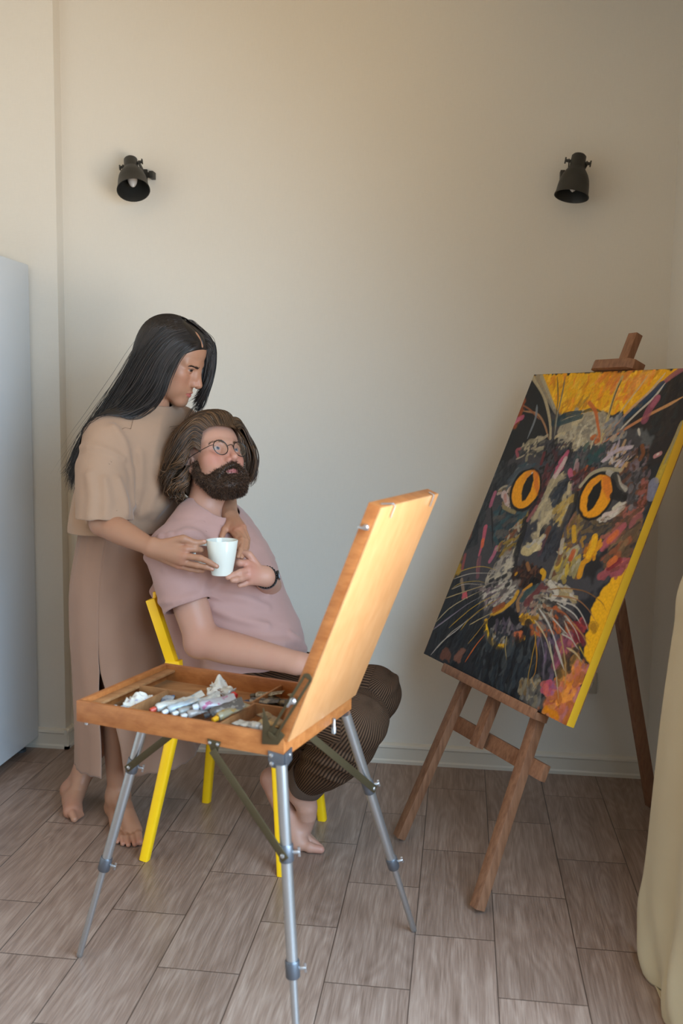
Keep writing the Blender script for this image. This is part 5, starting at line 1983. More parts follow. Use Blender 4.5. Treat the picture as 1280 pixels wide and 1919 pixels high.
pth = [guide_strands(toG(GW), 1400, 0.0030, 0.020, 28, 0.005, 7, push=pu, cut=0.25),
       guide_strands(toG(GW[2:6]), 110, 0.006, 0.060, 28, 0.012, 9, push=pu, cut=0.3),
       guide_strands(toG(GF2), 130, 0.003, 0.008, 28, 0.002, 7, cut=0.3), guide_strands(toG(GF), 420, 0.004, 0.010, 28, 0.003, 7, cut=0.3)]
pth.append(guide_strands(toG([[(372, 645, 2.880), (358, 652, 2.850), (338, 672, 2.838), (320, 706, 2.836), (306, 742, 2.838), (288, 768, 2.84)],
                              [(370, 640, 2.885), (350, 643, 2.850), (326, 664, 2.838), (306, 702, 2.835), (290, 745, 2.838), (262, 775, 2.84)]]), 150, 0.0025, 0.010, 28, 0.003, 7, push=pu, cut=0.2))
pth.append(guide_strands(toG([[(330, 612, 2.93), (318, 604, 2.95), (300, 612, 2.95), (272, 650, 2.95), (240, 712, 2.94), (205, 770, 2.94)], [(345, 600, 2.95), (360, 604, 2.965), (378, 622, 2.985), (394, 640, 3.0), (402, 668, 3.0), (396, 700, 3.0)],
                              [(352, 604, 2.94), (374, 616, 2.96), (390, 634, 2.985), (398, 656, 2.99), (392, 690, 2.99), (380, 720, 2.99)]]), 160, 0.005, 0.012, 28, 0.006, 8, push=pu, cut=0.3))
hist = [len(x) for x in pth]
pth = np.concatenate(pth)
rr = RNG.uniform(0.0009, 0.0017, len(pth)); rr[hist[0]:hist[0] + hist[1]] = 0.00045
v2, f2 = strands(pth, rr)
stray = guide_strands(toG([[(362, 762, 2.985), (350, 778, 2.96), (338, 800, 2.93), (322, 806, 2.89), (330, 812, 2.86)], [(372, 760, 2.98), (372, 780, 2.97), (362, 798, 2.95), (345, 802, 2.92)]]), 14, 0.004, 0.018, 28)
v3, f3 = strands(stray, 0.0005)
hv = np.vstack([v1, v2, v3]); hfc = np.vstack([f1, f2 + len(v1), f3 + len(v1) + len(v2)])
shd = np.r_[np.clip(0.15 + 0.2 * noise3(v1, 150, 5), 0, 1), np.repeat(RNG.beta(1.2, 3.2, len(pth)), 28 * 4), np.full(len(v3), .2)]
np_mesh('hair', hv, hfc, M_HAIR_W, woman, attrs={'shade': shd})
for sd in (-1, 1):
    v2, f2 = brow(hf_, sd, 230, 0.00055, 0.0014, SW, -0.0065)
    np_mesh('eyebrow', v2, f2, M_HAIR_W, woman, attrs={'shade': RNG.uniform(0.1, 0.5, len(v2))})
# ================================================================== the painting: oil on canvas, laid down stroke by stroke
PA0, PA1, PU0, PU1, PN = -0.182, 0.612, 0.586, 1.632, 0.055
NX, NY = 430, 566
PAINT = np.zeros((NY, NX, 3))
RELIEF = np.zeros((NY, NX))
_pr = np.random.default_rng(5)
_c0 = ep(0, 0, PN)


def to_cv(px, py):
    """sight line -> place on the canvas in raster cells"""
    d = (px - 640) / FPX * CR - (py - 959.5) / FPX * CU + CF
    X = CAM + d * (((_c0 - CAM) @ EN) / (d @ EN)) - _c0
    return ((X @ EA - PA0) / (PA1 - PA0) * (NX - 1), (X @ EU - PU0) / (PU1 - PU0) * (NY - 1))


def K(z, pts):
    ox, oy, s = {1: (930, 680, 3.657), 2: (880, 860, 3.657), 3: (790, 1040, 3.657), 4: (880, 1160, 4.267), 6: (780, 620, 2.558)}[z]
    return np.array([to_cv(ox + x / s, oy + y / s) for x, y in pts])


def lin(c):
    return V(*srgb(*c)[:3]) if max(c) > 1 else V(*c)


_gy, _gx = np.mgrid[0:NY, 0:NX]
_n1 = _pr.normal(size=(NY, NX))


def blur(a, n):
    for _ in range(n):
        a = (a + np.roll(a, 1, 0) + np.roll(a, -1, 0)) / 3
        a = (a + np.roll(a, 1, 1) + np.roll(a, -1, 1)) / 3
    return a


_w1, _w2 = blur(_n1, 14), blur(np.roll(_n1, 97, 1), 14)
_w1 /= _w1.std(); _w2 /= _w2.std()


def inside(poly, X, Y):
    r = np.zeros(X.shape, bool)
    n = len(poly)
    for i in range(n):
        x0, y0 = poly[i]; x1, y1 = poly[(i + 1) % n]
        c = ((y0 > Y) != (y1 > Y)) & (X < (x1 - x0) * (Y - y0) / (y1 - y0 + 1e-12) + x0)
        r ^= c
    return r


def area_fill(z, pts, col, soft=2, wob=2.0, alpha=1.0):
    p = K(z, pts)
    m = inside(p, _gx + wob * _w1, _gy + wob * _w2).astype(float)
    if soft:
        m = blur(m, soft)
    m = (m * alpha)[..., None]
    PAINT[:] = PAINT * (1 - m) + lin(col) * m


def stroke(p, w, col, w1=None, alpha=0.95, bristle=0.55, rel=1.0, col2=None):
    """one loaded-brush stroke along raster points p"""
    p = spline(p, max(6, int(np.abs(np.diff(p, axis=0)).sum() / 3)))
    w1 = w if w1 is None else w1
    x0, y0 = np.floor(p.min(0) - max(w, w1) - 2).astype(int)
    x1, y1 = np.ceil(p.max(0) + max(w, w1) + 2).astype(int)
    x0, y0, x1, y1 = max(x0, 0), max(y0, 0), min(x1, NX - 1), min(y1, NY - 1)
    if x1 <= x0 or y1 <= y0:
        return
    X, Y = _gx[y0:y1 + 1, x0:x1 + 1].astype(float), _gy[y0:y1 + 1, x0:x1 + 1].astype(float)
    best = np.full(X.shape, 1e9); acr = np.zeros(X.shape); tt = np.zeros(X.shape)
    n = len(p) - 1
    for i in range(n):
        a, b = p[i], p[i + 1]
        d = b - a; L2 = d @ d + 1e-9
        t = np.clip(((X - a[0]) * d[0] + (Y - a[1]) * d[1]) / L2, 0, 1)
        qx, qy = X - a[0] - t * d[0], Y - a[1] - t * d[1]
        dist = np.sqrt(qx * qx + qy * qy)
        m = dist < best
        best[m] = dist[m]
        acr[m] = ((qx * -d[1] + qy * d[0]) / math.sqrt(L2))[m]
        tt[m] = ((i + t) / n)[m]
    ww = w + (w1 - w) * tt
    if w < 3.3:
        ww = ww * np.minimum(1, 0.35 + 5.0 * tt) * np.minimum(1, 0.3 + 4.0 * (1 - tt))
    ph = _pr.uniform(0, 50)
    br = 0.5 + 0.5 * np.sin(acr * 2.1 + ph + 1.5 * np.sin(acr * 0.9 + ph)) * np.cos(tt * 3 + acr * .5 + ph)
    mk = np.clip((ww - best) / 0.9 + 0.5, 0, 1) * (1 - bristle * br * np.clip(best / (ww + .1), 0.15, 1) * (0.5 + 0.7 * tt))
    mk = np.clip(mk, 0, 1) * alpha
    c = lin(col)
    if col2 is not None:
        c = c + (lin(col2) - c) * tt[..., None]
    c = c * (1 + 0.16 * (br - 0.5))[..., None] if np.ndim(br) else c
    S_ = PAINT[y0:y1 + 1, x0:x1 + 1]
    S_[:] = S_ * (1 - mk[..., None]) + c * mk[..., None]
    RELIEF[y0:y1 + 1, x0:x1 + 1] += mk * rel * (0.35 + 0.65 * (1 - br))


def st(z, pts, w, col, **kw):
    stroke(K(z, pts), w, col, **kw)


def scatter(z, poly, pal, n, ln, w, ang, jit=0.35, alpha=0.85, bend=0.2):
    """short dabs in a region; ang is the photo angle of the brush in degrees"""
    P = np.array(poly, float)
    lo, hi = P.min(0), P.max(0)
    k = 0
    for _ in range(n * 20):
        if k >= n:
            break
        c = _pr.uniform(lo, hi)
        if not inside(P, np.array([c[0]]), np.array([c[1]]))[0]:
            continue
        k += 1
        a = math.radians(ang) + _pr.normal() * jit
        l = ln * _pr.uniform(0.5, 1.3)
        d = V(math.cos(a), -math.sin(a)) * l / 2
        e = V(d[1], -d[0]) * _pr.normal() * bend
        col = lin(pal[_pr.integers(len(pal))]) * _pr.uniform(0.8, 1.2)
        stroke(K(z, [c - d, c + e, c + d]), w * _pr.uniform(0.6, 1.3), tuple(np.minimum(col, 0.99)), alpha=alpha)


BLK, CHAR, SLATE, GREY, TAUPE = (24, 25, 28), (40, 42, 48), (62, 66, 76), (104, 104, 106), (140, 130, 116)
CREAM, OFFW, YEL, ORG_, PINK = (182, 168, 138), (198, 190, 178), (228, 172, 22), (206, 108, 40), (186, 98, 124)
MAR, TEAL, BRN, RUST, MAUVE = (92, 44, 50), (36, 70, 82), (92, 66, 52), (164, 86, 44), (132, 104, 118)

# underpainting
area_fill(6, [(500, 150), (1400, 120), (1400, 1960), (0, 1960), (0, 1500)], CHAR, 0, 0)
area_fill(6, [(560, 215), (1279, 180), (1360, 170), (1150, 380), (960, 395), (690, 400), (640, 330)], YEL, 1, 2)
area_fill(6, [(1360, 300), (1279, 450), (1215, 650), (1175, 760), (1110, 930), (1050, 1080), (990, 1140), (850, 1290), (800, 1560), (835, 1610), (740, 1900), (800, 1900), (1400, 400)], YEL, 1, 2)
area_fill(6, [(380, 640), (560, 380), (700, 400), (950, 395), (1100, 440), (1120, 700), (1080, 1000), (980, 1150), (780, 1300), (600, 1500), (330, 1400), (180, 1150), (300, 850)], (74, 72, 76), 5, 4)
# yellow sky streaks
scatter(1, [(330, 90), (1150, 50), (860, 330), (450, 345)], [(238, 190, 40), (216, 150, 24), (226, 140, 44), (240, 196, 70), (206, 146, 30)], 170, 70, 3.0, 62, 0.25, 0.7)
scatter(1, [(700, 80), (1100, 60), (900, 240), (760, 190)], [(214, 120, 50), (222, 132, 60), (232, 170, 90)], 45, 90, 4.0, 55, 0.2, 0.55)
scatter(1, [(560, 230), (640, 230), (600, 320), (540, 320)], [(170, 128, 40), (140, 112, 50)], 10, 60, 3, 60, .2, .6)
# ears
area_fill(1, [(240, 88), (330, 230), (385, 400), (360, 520), (200, 560), (0, 760), (0, 700), (110, 430), (190, 230)], (36, 38, 42), 1, 2)
st(1, [(245, 92), (318, 205), (352, 310), (372, 430), (372, 520)], 4.0, CREAM, w1=3)
st(1, [(285, 90), (330, 180), (400, 320), (420, 350)], 7.0, (150, 140, 122), w1=3)
st(1, [(310, 90), (356, 200), (400, 310)], 4.0, (168, 160, 140), w1=3)
area_fill(1, [(150, 290), (200, 240), (190, 330), (150, 420), (95, 470)], RUST, 3, 3, 0.85)
st(1, [(110, 430), (140, 395), (180, 375)], 6, PINK)
st(1, [(120, 420), (160, 385)], 4, (196, 116, 134))
st(1, [(185, 330), (280, 350), (330, 420), (360, 520)], 2.2, (170, 130, 96))
st(1, [(170, 285), (230, 320), (300, 390)], 1.8, (150, 96, 66))
st(1, [(280, 290), (270, 380), (215, 520)], 3.0, (128, 134, 140))
area_fill(1, [(1290, 20), (1200, 110), (1100, 200), (960, 300), (880, 370), (900, 450), (1060, 450), (1080, 560), (1060, 700), (1120, 720), (1280, 420), (1380, 100)], (44, 38, 40), 2, 3)
scatter(1, [(1130, 150), (1280, 80), (1330, 200), (1200, 500), (1090, 560), (1070, 420)], [(52, 44, 44), (38, 34, 38), (60, 52, 50), (40, 46, 50)], 60, 90, 4, 60, .3, .7)
st(1, [(1270, 45), (1180, 110), (1080, 200), (990, 270)], 6, (150, 92, 104), w1=4)
st(1, [(1130, 160), (1050, 230), (940, 330), (860, 400)], 9, (34, 66, 92), w1=5)
st(1, [(1160, 140), (1080, 240), (960, 350), (860, 450), (800, 520)], 2.4, OFFW)
st(1, [(1280, 235), (1160, 300), (1060, 350), (940, 420), (840, 480), (720, 555)], 3.0, (204, 160, 110), col2=(196, 120, 84))
st(1, [(1100, 250), (1050, 320), (1020, 390)], 8, (150, 84, 104))
st(1, [(1110, 240), (1075, 290)], 5, (168, 98, 118))
area_fill(1, [(960, 450), (1040, 430), (1070, 520), (1060, 590), (1000, 560)], (96, 98, 100), 3, 3, 0.9)
st(1, [(975, 450), (985, 500)], 2.5, OFFW)
# crown
area_fill(1, [(440, 370), (560, 330), (640, 320), (760, 350), (830, 420), (720, 560), (660, 560), (560, 600), (420, 560)], (164, 154, 134), 2, 4)
scatter(1, [(440, 400), (620, 330), (780, 380), (700, 560), (520, 600), (420, 560)], [CREAM, (150, 140, 124), (176, 168, 150), (140, 134, 122), (194, 184, 162)], 110, 60, 3.2, 50, 0.5)
st(1, [(400, 410), (480, 360), (580, 340)], 8, (40, 66, 76), w1=4)
st(1, [(430, 420), (500, 395), (585, 368)], 5, (48, 76, 84))
st(1, [(590, 340), (650, 320), (720, 335)], 3, (98, 88, 60))
st(1, [(640, 275), (680, 330), (695, 410), (708, 490), (706, 540)], 4.0, (196, 110, 56), w1=2.5)
scatter(1, [(650, 500), (700, 490), (700, 555), (650, 560)], [(170, 92, 48), (196, 120, 70), (120, 60, 50)], 14, 25, 2.2, 60, .6)
st(1, [(865, 100), (820, 200), (780, 330), (740, 470), (720, 540)], 3.4, (190, 170, 120), w1=3)
st(1, [(860, 120), (812, 230), (770, 370)], 1.6, (96, 84, 60))
st(1, [(1040, 90), (950, 210), (860, 330), (760, 500)], 2.0, (204, 176, 130))
st(1, [(1160, 70), (1060, 190), (930, 310), (820, 430), (720, 555)], 2.8, (208, 186, 150), col2=(176, 110, 90))
st(1, [(420, 95), (425, 230), (415, 330), (395, 480)], 1.6, (104, 88, 60))
st(1, [(475, 95), (450, 230), (420, 360), (400, 500)], 2.0, (120, 108, 80), col2=(150, 150, 140))
st(1, [(850, 360), (760, 480)], 5, (110, 116, 126))
scatter(1, [(760, 400), (900, 380), (880, 520), (740, 540)], [(120, 122, 128), (150, 150, 150), (90, 96, 108), (170, 150, 130)], 40, 60, 3, 50, .35)
# brow zone
scatter(1, [(160, 560), (340, 500), (340, 620), (150, 680)], [(158, 150, 126), (176, 164, 140), (100, 96, 90), (60, 62, 66)], 40, 60, 3, 35, .35)
scatter(1, [(330, 540), (480, 540), (560, 640), (420, 780), (300, 740)], [BLK, CHAR, (60, 56, 62), SLATE, (84, 48, 56)], 80, 60, 3.2, 55, .4)
scatter(1, [(560, 570), (760, 560), (780, 680), (620, 730), (520, 680)], [CHAR, (58, 66, 76), GREY, (60, 86, 86), (92, 84, 90)], 70, 55, 3, 60, .4)
st(1, [(640, 690), (690, 630), (720, 600)], 6, (44, 84, 84))
st(1, [(640, 640), (700, 670)], 5, (50, 78, 84))
scatter(1, [(750, 560), (920, 550), (980, 680), (860, 720), (740, 660)], [(168, 156, 168), (190, 180, 176), (120, 112, 124), (60, 58, 66), (176, 146, 112)], 75, 60, 2.8, 48, .35)
st(1, [(740, 670), (830, 600), (920, 580)], 4, (186, 172, 182))
st(1, [(860, 740), (900, 690), (960, 650)], 5, (186, 150, 104))
scatter(1, [(930, 600), (1060, 580), (1050, 780), (900, 790)], [CHAR, (58, 50, 52), (92, 64, 52), (120, 104, 110), BLK], 70, 55, 3, 60, .45)
st(1, [(1000, 570), (1010, 620), (990, 660)], 4, (126, 78, 44))
st(1, [(1090, 640), (1125, 622)], 4, (190, 138, 140)); st(1, [(1100, 632), (1120, 620)], 2, OFFW)
for q in ([(440, 680), (490, 615)], [(420, 720), (460, 690)], [(505, 740), (520, 790)], [(455, 660), (480, 640)]):
    st(1, q, 5, PINK)
st(1, [(405, 780), (430, 730), (470, 670)], 4, (196, 172, 170)); st(1, [(390, 790), (415, 745)], 3.5, OFFW)
st(1, [(540, 730), (555, 670)], 4, (170, 150, 150)); st(1, [(615, 765), (625, 720)], 4.5, RUST)
st(1, [(150, 640), (140, 600), (165, 590)], 3.5, (160, 86, 96))
st(1, [(310, 690), (330, 620)], 4, (110, 48, 54)); st(1, [(335, 760), (350, 700)], 4, (96, 46, 52))
scatter(1, [(0, 760), (180, 690), (260, 700), (150, 790), (20, 800)], [(90, 96, 104), SLATE, (120, 124, 126), (54, 78, 86)], 40, 70, 3, 35, .25)
# left cheek
scatter(2, [(200, 60), (330, 60), (200, 200), (120, 330), (0, 640), (0, 520)], [CHAR, (50, 54, 60), (36, 40, 46), (62, 66, 70)], 110, 80, 4, 66, .25)
scatter(2, [(160, 330), (380, 380), (320, 520), (180, 600)], [(42, 74, 84), (50, 60, 68), (40, 46, 54), (96, 92, 88), (56, 84, 90)], 80, 70, 4, 45, .4)
scatter(2, [(210, 210), (290, 200), (310, 370), (230, 330)], [(70, 84, 84), (150, 128, 96), GREY, (190, 170, 160), (60, 50, 40)], 40, 45, 3, 60, .6)
st(2, [(235, 240), (250, 270), (262, 300)], 7, (196, 176, 172)); st(2, [(245, 250), (250, 290)], 4, (186, 140, 130))
st(2, [(200, 215), (240, 190), (275, 190)], 2.5, (170, 160, 140)); st(2, [(235, 330), (280, 355), (312, 366)], 4, (150, 134, 96))
st(2, [(175, 235), (158, 280), (146, 320)], 5, (172, 100, 124)); st(2, [(150, 330), (158, 480), (160, 600)], 2.5, (30, 28, 34))
st(2, [(110, 470), (92, 570), (66, 660)], 6, (190, 96, 116), w1=3); st(2, [(92, 560), (88, 595)], 5, (214, 110, 70))
st(2, [(60, 680), (50, 780)], 3, (160, 100, 100)); st(2, [(185, 610), (165, 660), (140, 700)], 5, (178, 106, 128))
st(2, [(20, 470), (0, 540)], 5, (150, 88, 44))
scatter(2, [(180, 620), (330, 440), (380, 400), (330, 620), (220, 700)], [(150, 124, 56), (120, 104, 60), (90, 86, 84), (160, 150, 130), (60, 56, 56), (132, 84, 60)], 90, 70, 3, 48, .3)
area_fill(2, [(330, 600), (300, 790), (160, 800), (180, 720), (260, 640)], (148, 140, 130), 4, 4, .8)
scatter(2, [(330, 600), (300, 790), (150, 800), (180, 720)], [TAUPE, (160, 152, 142), GREY, (172, 160, 140), (110, 102, 100)], 60, 60, 3.4, 52, .3)
# bridge of the nose: creams and slates
area_fill(2, [(560, 150), (640, 100), (640, 190), (560, 330), (580, 400), (440, 600), (370, 640), (360, 600), (470, 470), (400, 450), (480, 330)], (172, 158, 130), 3, 4, .9)
scatter(2, [(560, 150), (640, 110), (620, 220), (560, 330), (560, 420), (460, 520), (410, 450), (480, 330)], [CREAM, (164, 152, 128), (186, 172, 140), (140, 132, 120)], 85, 75, 4, 58, .25)
scatter(2, [(590, 300), (700, 220), (720, 300), (640, 470), (590, 440)], [(190, 164, 100), (180, 150, 76), (176, 164, 140), (140, 120, 80)], 55, 70, 4, 62, .25)
scatter(2, [(560, 240), (640, 160), (690, 140), (640, 250), (590, 330)], [(62, 68, 78), (48, 52, 60), (84, 86, 92)], 45, 65, 3.6, 55, .3)
st(2, [(690, 170), (680, 230)], 5, (190, 174, 140))
area_fill(2, [(350, 570), (420, 430), (480, 420), (430, 540), (370, 620)], (58, 60, 70), 3, 4, .95)
area_fill(2, [(560, 440), (610, 480), (590, 620), (500, 700), (460, 660), (500, 560)], (54, 56, 66), 3, 4, .95)
scatter(2, [(500, 480), (600, 450), (600, 620), (480, 680)], [(54, 58, 68), (70, 72, 80), (44, 44, 52)], 40, 60, 4, 62, .3)
st(2, [(545, 480), (520, 540), (490, 620)], 6, (120, 76, 54)); st(2, [(510, 560), (480, 650)], 6, (86, 62, 74))
scatter(2, [(360, 620), (440, 580), (500, 540), (470, 620), (400, 650)], [CREAM, (200, 184, 146), (168, 164, 156), OFFW], 35, 50, 4, 40, .4)
st(2, [(370, 630), (410, 640), (450, 600)], 7, (194, 176, 132))
scatter(2, [(430, 360), (480, 290), (520, 200), (560, 100), (500, 120), (400, 400)], [MAR, (80, 46, 48), (110, 66, 70), CHAR, (60, 44, 52)], 60, 65, 3.2, 62, .25)
st(2, [(385, 420), (370, 500), (330, 620), (300, 760)], 7, (28, 28, 32), w1=8); st(2, [(460, 330), (400, 420)], 4, (150, 96, 96))
st(2, [(600, 90), (630, 60)], 7, PINK); st(2, [(690, 90), (705, 125)], 6, PINK); st(2, [(590, 120), (640, 40), (660, 0)], 5, (196, 176, 172))
st(2, [(740, 40), (725, 120), (710, 200)], 5, (150, 120, 124)); st(2, [(800, 110), (806, 60)], 5, (176, 92, 48))
scatter(2, [(700, 100), (860, 60), (800, 180), (730, 220)], [MAR, (70, 54, 58), CHAR, (110, 80, 84), (128, 70, 44)], 50, 60, 3, 55, .4)
# right of nose
st(2, [(735, 240), (715, 360), (670, 470), (600, 610)], 5, (26, 26, 30), w1=4)
st(2, [(700, 330), (640, 480), (590, 640)], 8, (58, 58, 66))
scatter(2, [(640, 520), (740, 360), (800, 450), (780, 640), (700, 660), (620, 620)], [(150, 128, 74), (120, 96, 60), (160, 120, 44), (96, 90, 96), (134, 96, 80), (72, 66, 70)], 110, 70, 3.2, 70, .3)
scatter(2, [(560, 790), (640, 600), (760, 640), (750, 800)], [(168, 146, 76), (150, 138, 100), (188, 160, 64), (124, 116, 110), (176, 166, 140), (120, 84, 60)], 100, 75, 4, 68, .28)
st(2, [(720, 560), (716, 470)], 5, (206, 160, 40)); st(2, [(700, 680), (716, 640)], 6, (190, 96, 50)); st(2, [(630, 640), (640, 560)], 5, (180, 168, 150))
scatter(2, [(800, 420), (1050, 400), (960, 540), (840, 560), (780, 500)], [(72, 64, 60), (96, 82, 66), (58, 58, 62), (120, 100, 70), (84, 70, 76)], 80, 60, 3.4, 40, .5)
scatter(2, [(1000, 330), (1190, 330), (1180, 440), (960, 600), (900, 590)], [(120, 82, 62), (150, 92, 80), (104, 80, 64), (90, 70, 60), (168, 104, 90)], 85, 60, 3.4, 48, .4)
st(2, [(920, 600), (1000, 520), (1060, 460)], 9, (178, 96, 104), w1=6); st(2, [(960, 560), (1010, 510)], 6, (210, 116, 62)); st(2, [(1120, 450), (1160, 400)], 8, (150, 92, 92))
scatter(2, [(940, 660), (1170, 440), (1150, 560), (1090, 660), (960, 740)], [(112, 90, 66), (92, 74, 58), (132, 106, 76), (60, 52, 50), (150, 90, 60)], 100, 85, 4, 50, .22)
area_fill(2, [(770, 760), (860, 650), (960, 600), (930, 690), (880, 800), (780, 820)], (40, 38, 40), 5, 4, .95)
scatter(2, [(790, 620), (870, 540), (920, 580), (860, 650), (790, 720)], [(224, 168, 24), (206, 146, 24), (190, 120, 24)], 60, 45, 3, 60, .45)
st(2, [(755, 800), (780, 720), (850, 640), (900, 590)], 6, (214, 152, 28), w1=5); st(2, [(860, 540), (850, 600), (820, 660)], 7, (232, 178, 30))
scatter(2, [(900, 790), (1050, 690), (1090, 700), (1010, 800)], [(168, 92, 100), (150, 80, 84), (190, 104, 84), (120, 64, 64)], 35, 60, 5, 38, .3)
st(2, [(960, 745), (1030, 700)], 6, (130, 40, 48)); st(2, [(1000, 690), (960, 720)], 6, (206, 116, 60))
scatter(2, [(1040, 60), (1180, 60), (1230, 220), (1180, 330), (1030, 320)], [(92, 88, 92), (70, 66, 70), (120, 114, 116), (100, 66, 52), (56, 52, 54)], 80, 55, 3.2, 58, .5)
scatter(2, [(1160, 180), (1230, 150), (1210, 320), (1160, 330)], [(112, 66, 44), (128, 80, 56), (84, 56, 50), (150, 90, 80)], 30, 40, 3.4, 60, .6)
scatter(2, [(890, 420), (1060, 300), (1050, 350), (930, 420)], [(190, 180, 170), OFFW, (160, 140, 124), (140, 110, 90)], 34, 50, 3, 28, .25)
st(2, [(920, 385), (980, 370), (1010, 350)], 4, (204, 188, 180)); st(2, [(990, 340), (1030, 305)], 4, (206, 196, 176))
st(1, [(1280, 420), (1220, 560), (1160, 680), (1110, 800)], 7, (196, 168, 60)); st(1, [(1275, 400), (1215, 545), (1150, 700)], 3, (150, 140, 110))
st(2, [(1262, 170), (1252, 250)], 10, (132, 132, 150))


def ellipse(z, c, r, rot, col, soft=0.8, wob=0.3):
    """filled ellipse in photo space"""
    t = np.linspace(0, 2 * math.pi, 60, endpoint=False)
    a = math.radians(rot)
    p = [(c[0] + r[0] * math.cos(x) * math.cos(a) + r[1] * math.sin(x) * math.sin(a), c[1] - r[0] * math.cos(x) * math.sin(a) + r[1] * math.sin(x) * math.cos(a)) for x in t]
    q = K(z, p)
    m = inside(q, _gx + wob * _w1, _gy + wob * _w2).astype(float)
    m = blur(m, 1)[..., None]
    PAINT[:] = PAINT * (1 - m) + lin(col) * m


# eyes
for c, rot, s in (((387, 212), 66, 1.0), ((868, 258), 64, 1.12)):
    ellipse(2, c, (158 * s, 100 * s), rot, (20, 19, 20))
    ellipse(2, c, (140 * s, 86 * s), rot, (232, 160, 18))
area_fill(2, [(410, 85), (470, 100), (478, 180), (470, 260), (440, 200), (440, 120)], (206, 112, 44), 3, 1, .75)
area_fill(2, [(390, 90), (440, 80), (450, 110), (360, 160), (340, 190)], (214, 134, 44), 3, 1, .6)
area_fill(2, [(890, 118), (960, 125), (978, 200), (960, 290), (915, 230), (915, 150)], (208, 116, 46), 3, 1, .75)
area_fill(2, [(820, 160), (890, 120), (900, 140), (830, 200), (790, 230)], (216, 140, 50), 3, 1, .6)
area_fill(2, [(435, 97), (438, 150), (420, 220), (385, 280), (362, 293), (356, 250), (366, 190), (398, 130)], (18, 18, 20), 1, .4)
area_fill(2, [(903, 142), (908, 200), (888, 270), (850, 335), (812, 366), (803, 320), (812, 260), (850, 190)], (18, 18, 20), 1, .4)
st(2, [(425, 100), (436, 92)], 2, OFFW); st(2, [(300, 330), (345, 350), (400, 330), (450, 280)], 2.5, (24, 22, 24))
st(2, [(760, 190), (830, 110), (900, 75), (960, 72), (1040, 78)], 3.5, (176, 166, 140)); st(2, [(950, 90), (1010, 130), (1030, 180), (1070, 210)], 5, (176, 168, 156))
st(2, [(990, 120), (1010, 200), (1060, 270)], 7, (28, 27, 30)); st(2, [(980, 250), (1060, 275)], 6, (28, 27, 30))
st(2, [(330, 90), (290, 160), (260, 200)], 4, (90, 100, 106)); st(2, [(420, 50), (340, 80), (270, 150)], 5, (76, 84, 92))

# muzzle
area_fill(3, [(620, 130), (700, 40), (760, 90), (840, 100), (830, 190), (700, 240), (640, 190)], (52, 34, 30), 3, 3)
scatter(3, [(630, 120), (700, 60), (830, 100), (800, 190), (680, 210)], [(58, 34, 30), (40, 26, 26), (84, 50, 40), (30, 24, 26), (96, 64, 48)], 70, 35, 3, 60, .8)
st(3, [(640, 140), (660, 120)], 3, (196, 144, 30)); st(3, [(826, 110), (842, 130), (836, 160)], 5, (214, 164, 30)); st(3, [(725, 60), (740, 100)], 4, (150, 104, 60))
st(3, [(760, 180), (790, 195)], 8, (16, 15, 18)); st(3, [(700, 250), (730, 225), (752, 208)], 4, (206, 148, 40))
area_fill(3, [(640, 0), (610, 130), (540, 190), (430, 160), (520, 60)], (150, 142, 134), 4, 3, .85)
scatter(3, [(430, 170), (520, 60), (630, 20), (600, 150), (520, 210)], [(160, 152, 142), GREY, (178, 168, 150), (90, 84, 84)], 55, 55, 3.6, 48, .35)
area_fill(3, [(390, 230), (520, 190), (660, 190), (660, 270), (600, 350), (480, 410), (390, 350)], (128, 118, 112), 4, 4, .9)
scatter(3, [(390, 220), (650, 180), (640, 290), (500, 390), (390, 350)], [(168, 160, 150), (120, 110, 106), (84, 78, 82), (190, 182, 168), (140, 118, 124), (60, 58, 62)], 120, 55, 3, 38, .35)
for q in ((520, 170), (470, 180), (500, 210), (560, 150), (580, 210), (450, 220)):
    st(3, [q, (q[0] + 22, q[1] - 12)], 3.5, (36, 36, 40))
st(3, [(480, 415), (560, 370), (630, 310), (660, 255)], 4.5, (206, 158, 46)); st(3, [(500, 380), (560, 345)], 6, (150, 84, 40))
area_fill(3, [(660, 260), (655, 330), (560, 390), (450, 440), (470, 560), (560, 610), (690, 590), (720, 520), (660, 400), (670, 320)], (26, 27, 32), 2, 2)
scatter(3, [(470, 470), (600, 430), (690, 500), (640, 600), (520, 600)], [(50, 52, 58), (34, 36, 42), (96, 84, 96), (120, 112, 112), (70, 66, 74)], 70, 50, 3, 75, .35)
scatter(3, [(470, 500), (520, 560), (600, 590), (560, 620), (490, 590)], [(150, 140, 120), (170, 166, 160), (140, 120, 90)], 24, 45, 2.4, 70, .3)
st(3, [(440, 455), (440, 510), (470, 580), (520, 625), (580, 630)], 5.5, (206, 160, 22)); st(3, [(580, 628), (650, 600), (700, 570)], 5.5, (190, 140, 30))
st(3, [(445, 480), (470, 590), (540, 630)], 3, (232, 190, 40)); scatter(3, [(640, 540), (690, 530), (690, 575), (640, 580)], [(214, 116, 50), (196, 110, 70), (226, 150, 100)], 12, 30, 4, 50, .6)
area_fill(3, [(670, 280), (720, 230), (860, 190), (860, 330), (960, 420), (860, 540), (760, 500), (690, 440), (655, 360)], (104, 92, 92), 3, 4, .9)
scatter(3, [(680, 290), (860, 190), (860, 330), (780, 420), (690, 420)], [(72, 92, 92), (112, 62, 62), (150, 124, 112), (88, 80, 88), (166, 140, 120), (60, 56, 62)], 90, 60, 3.4, 55, .4)
st(3, [(690, 300), (740, 250), (800, 220)], 7, (52, 80, 80)); st(3, [(720, 330), (780, 270), (820, 220)], 7, (112, 58, 60)); st(3, [(665, 380), (660, 320), (690, 270)], 4, (156, 120, 84))
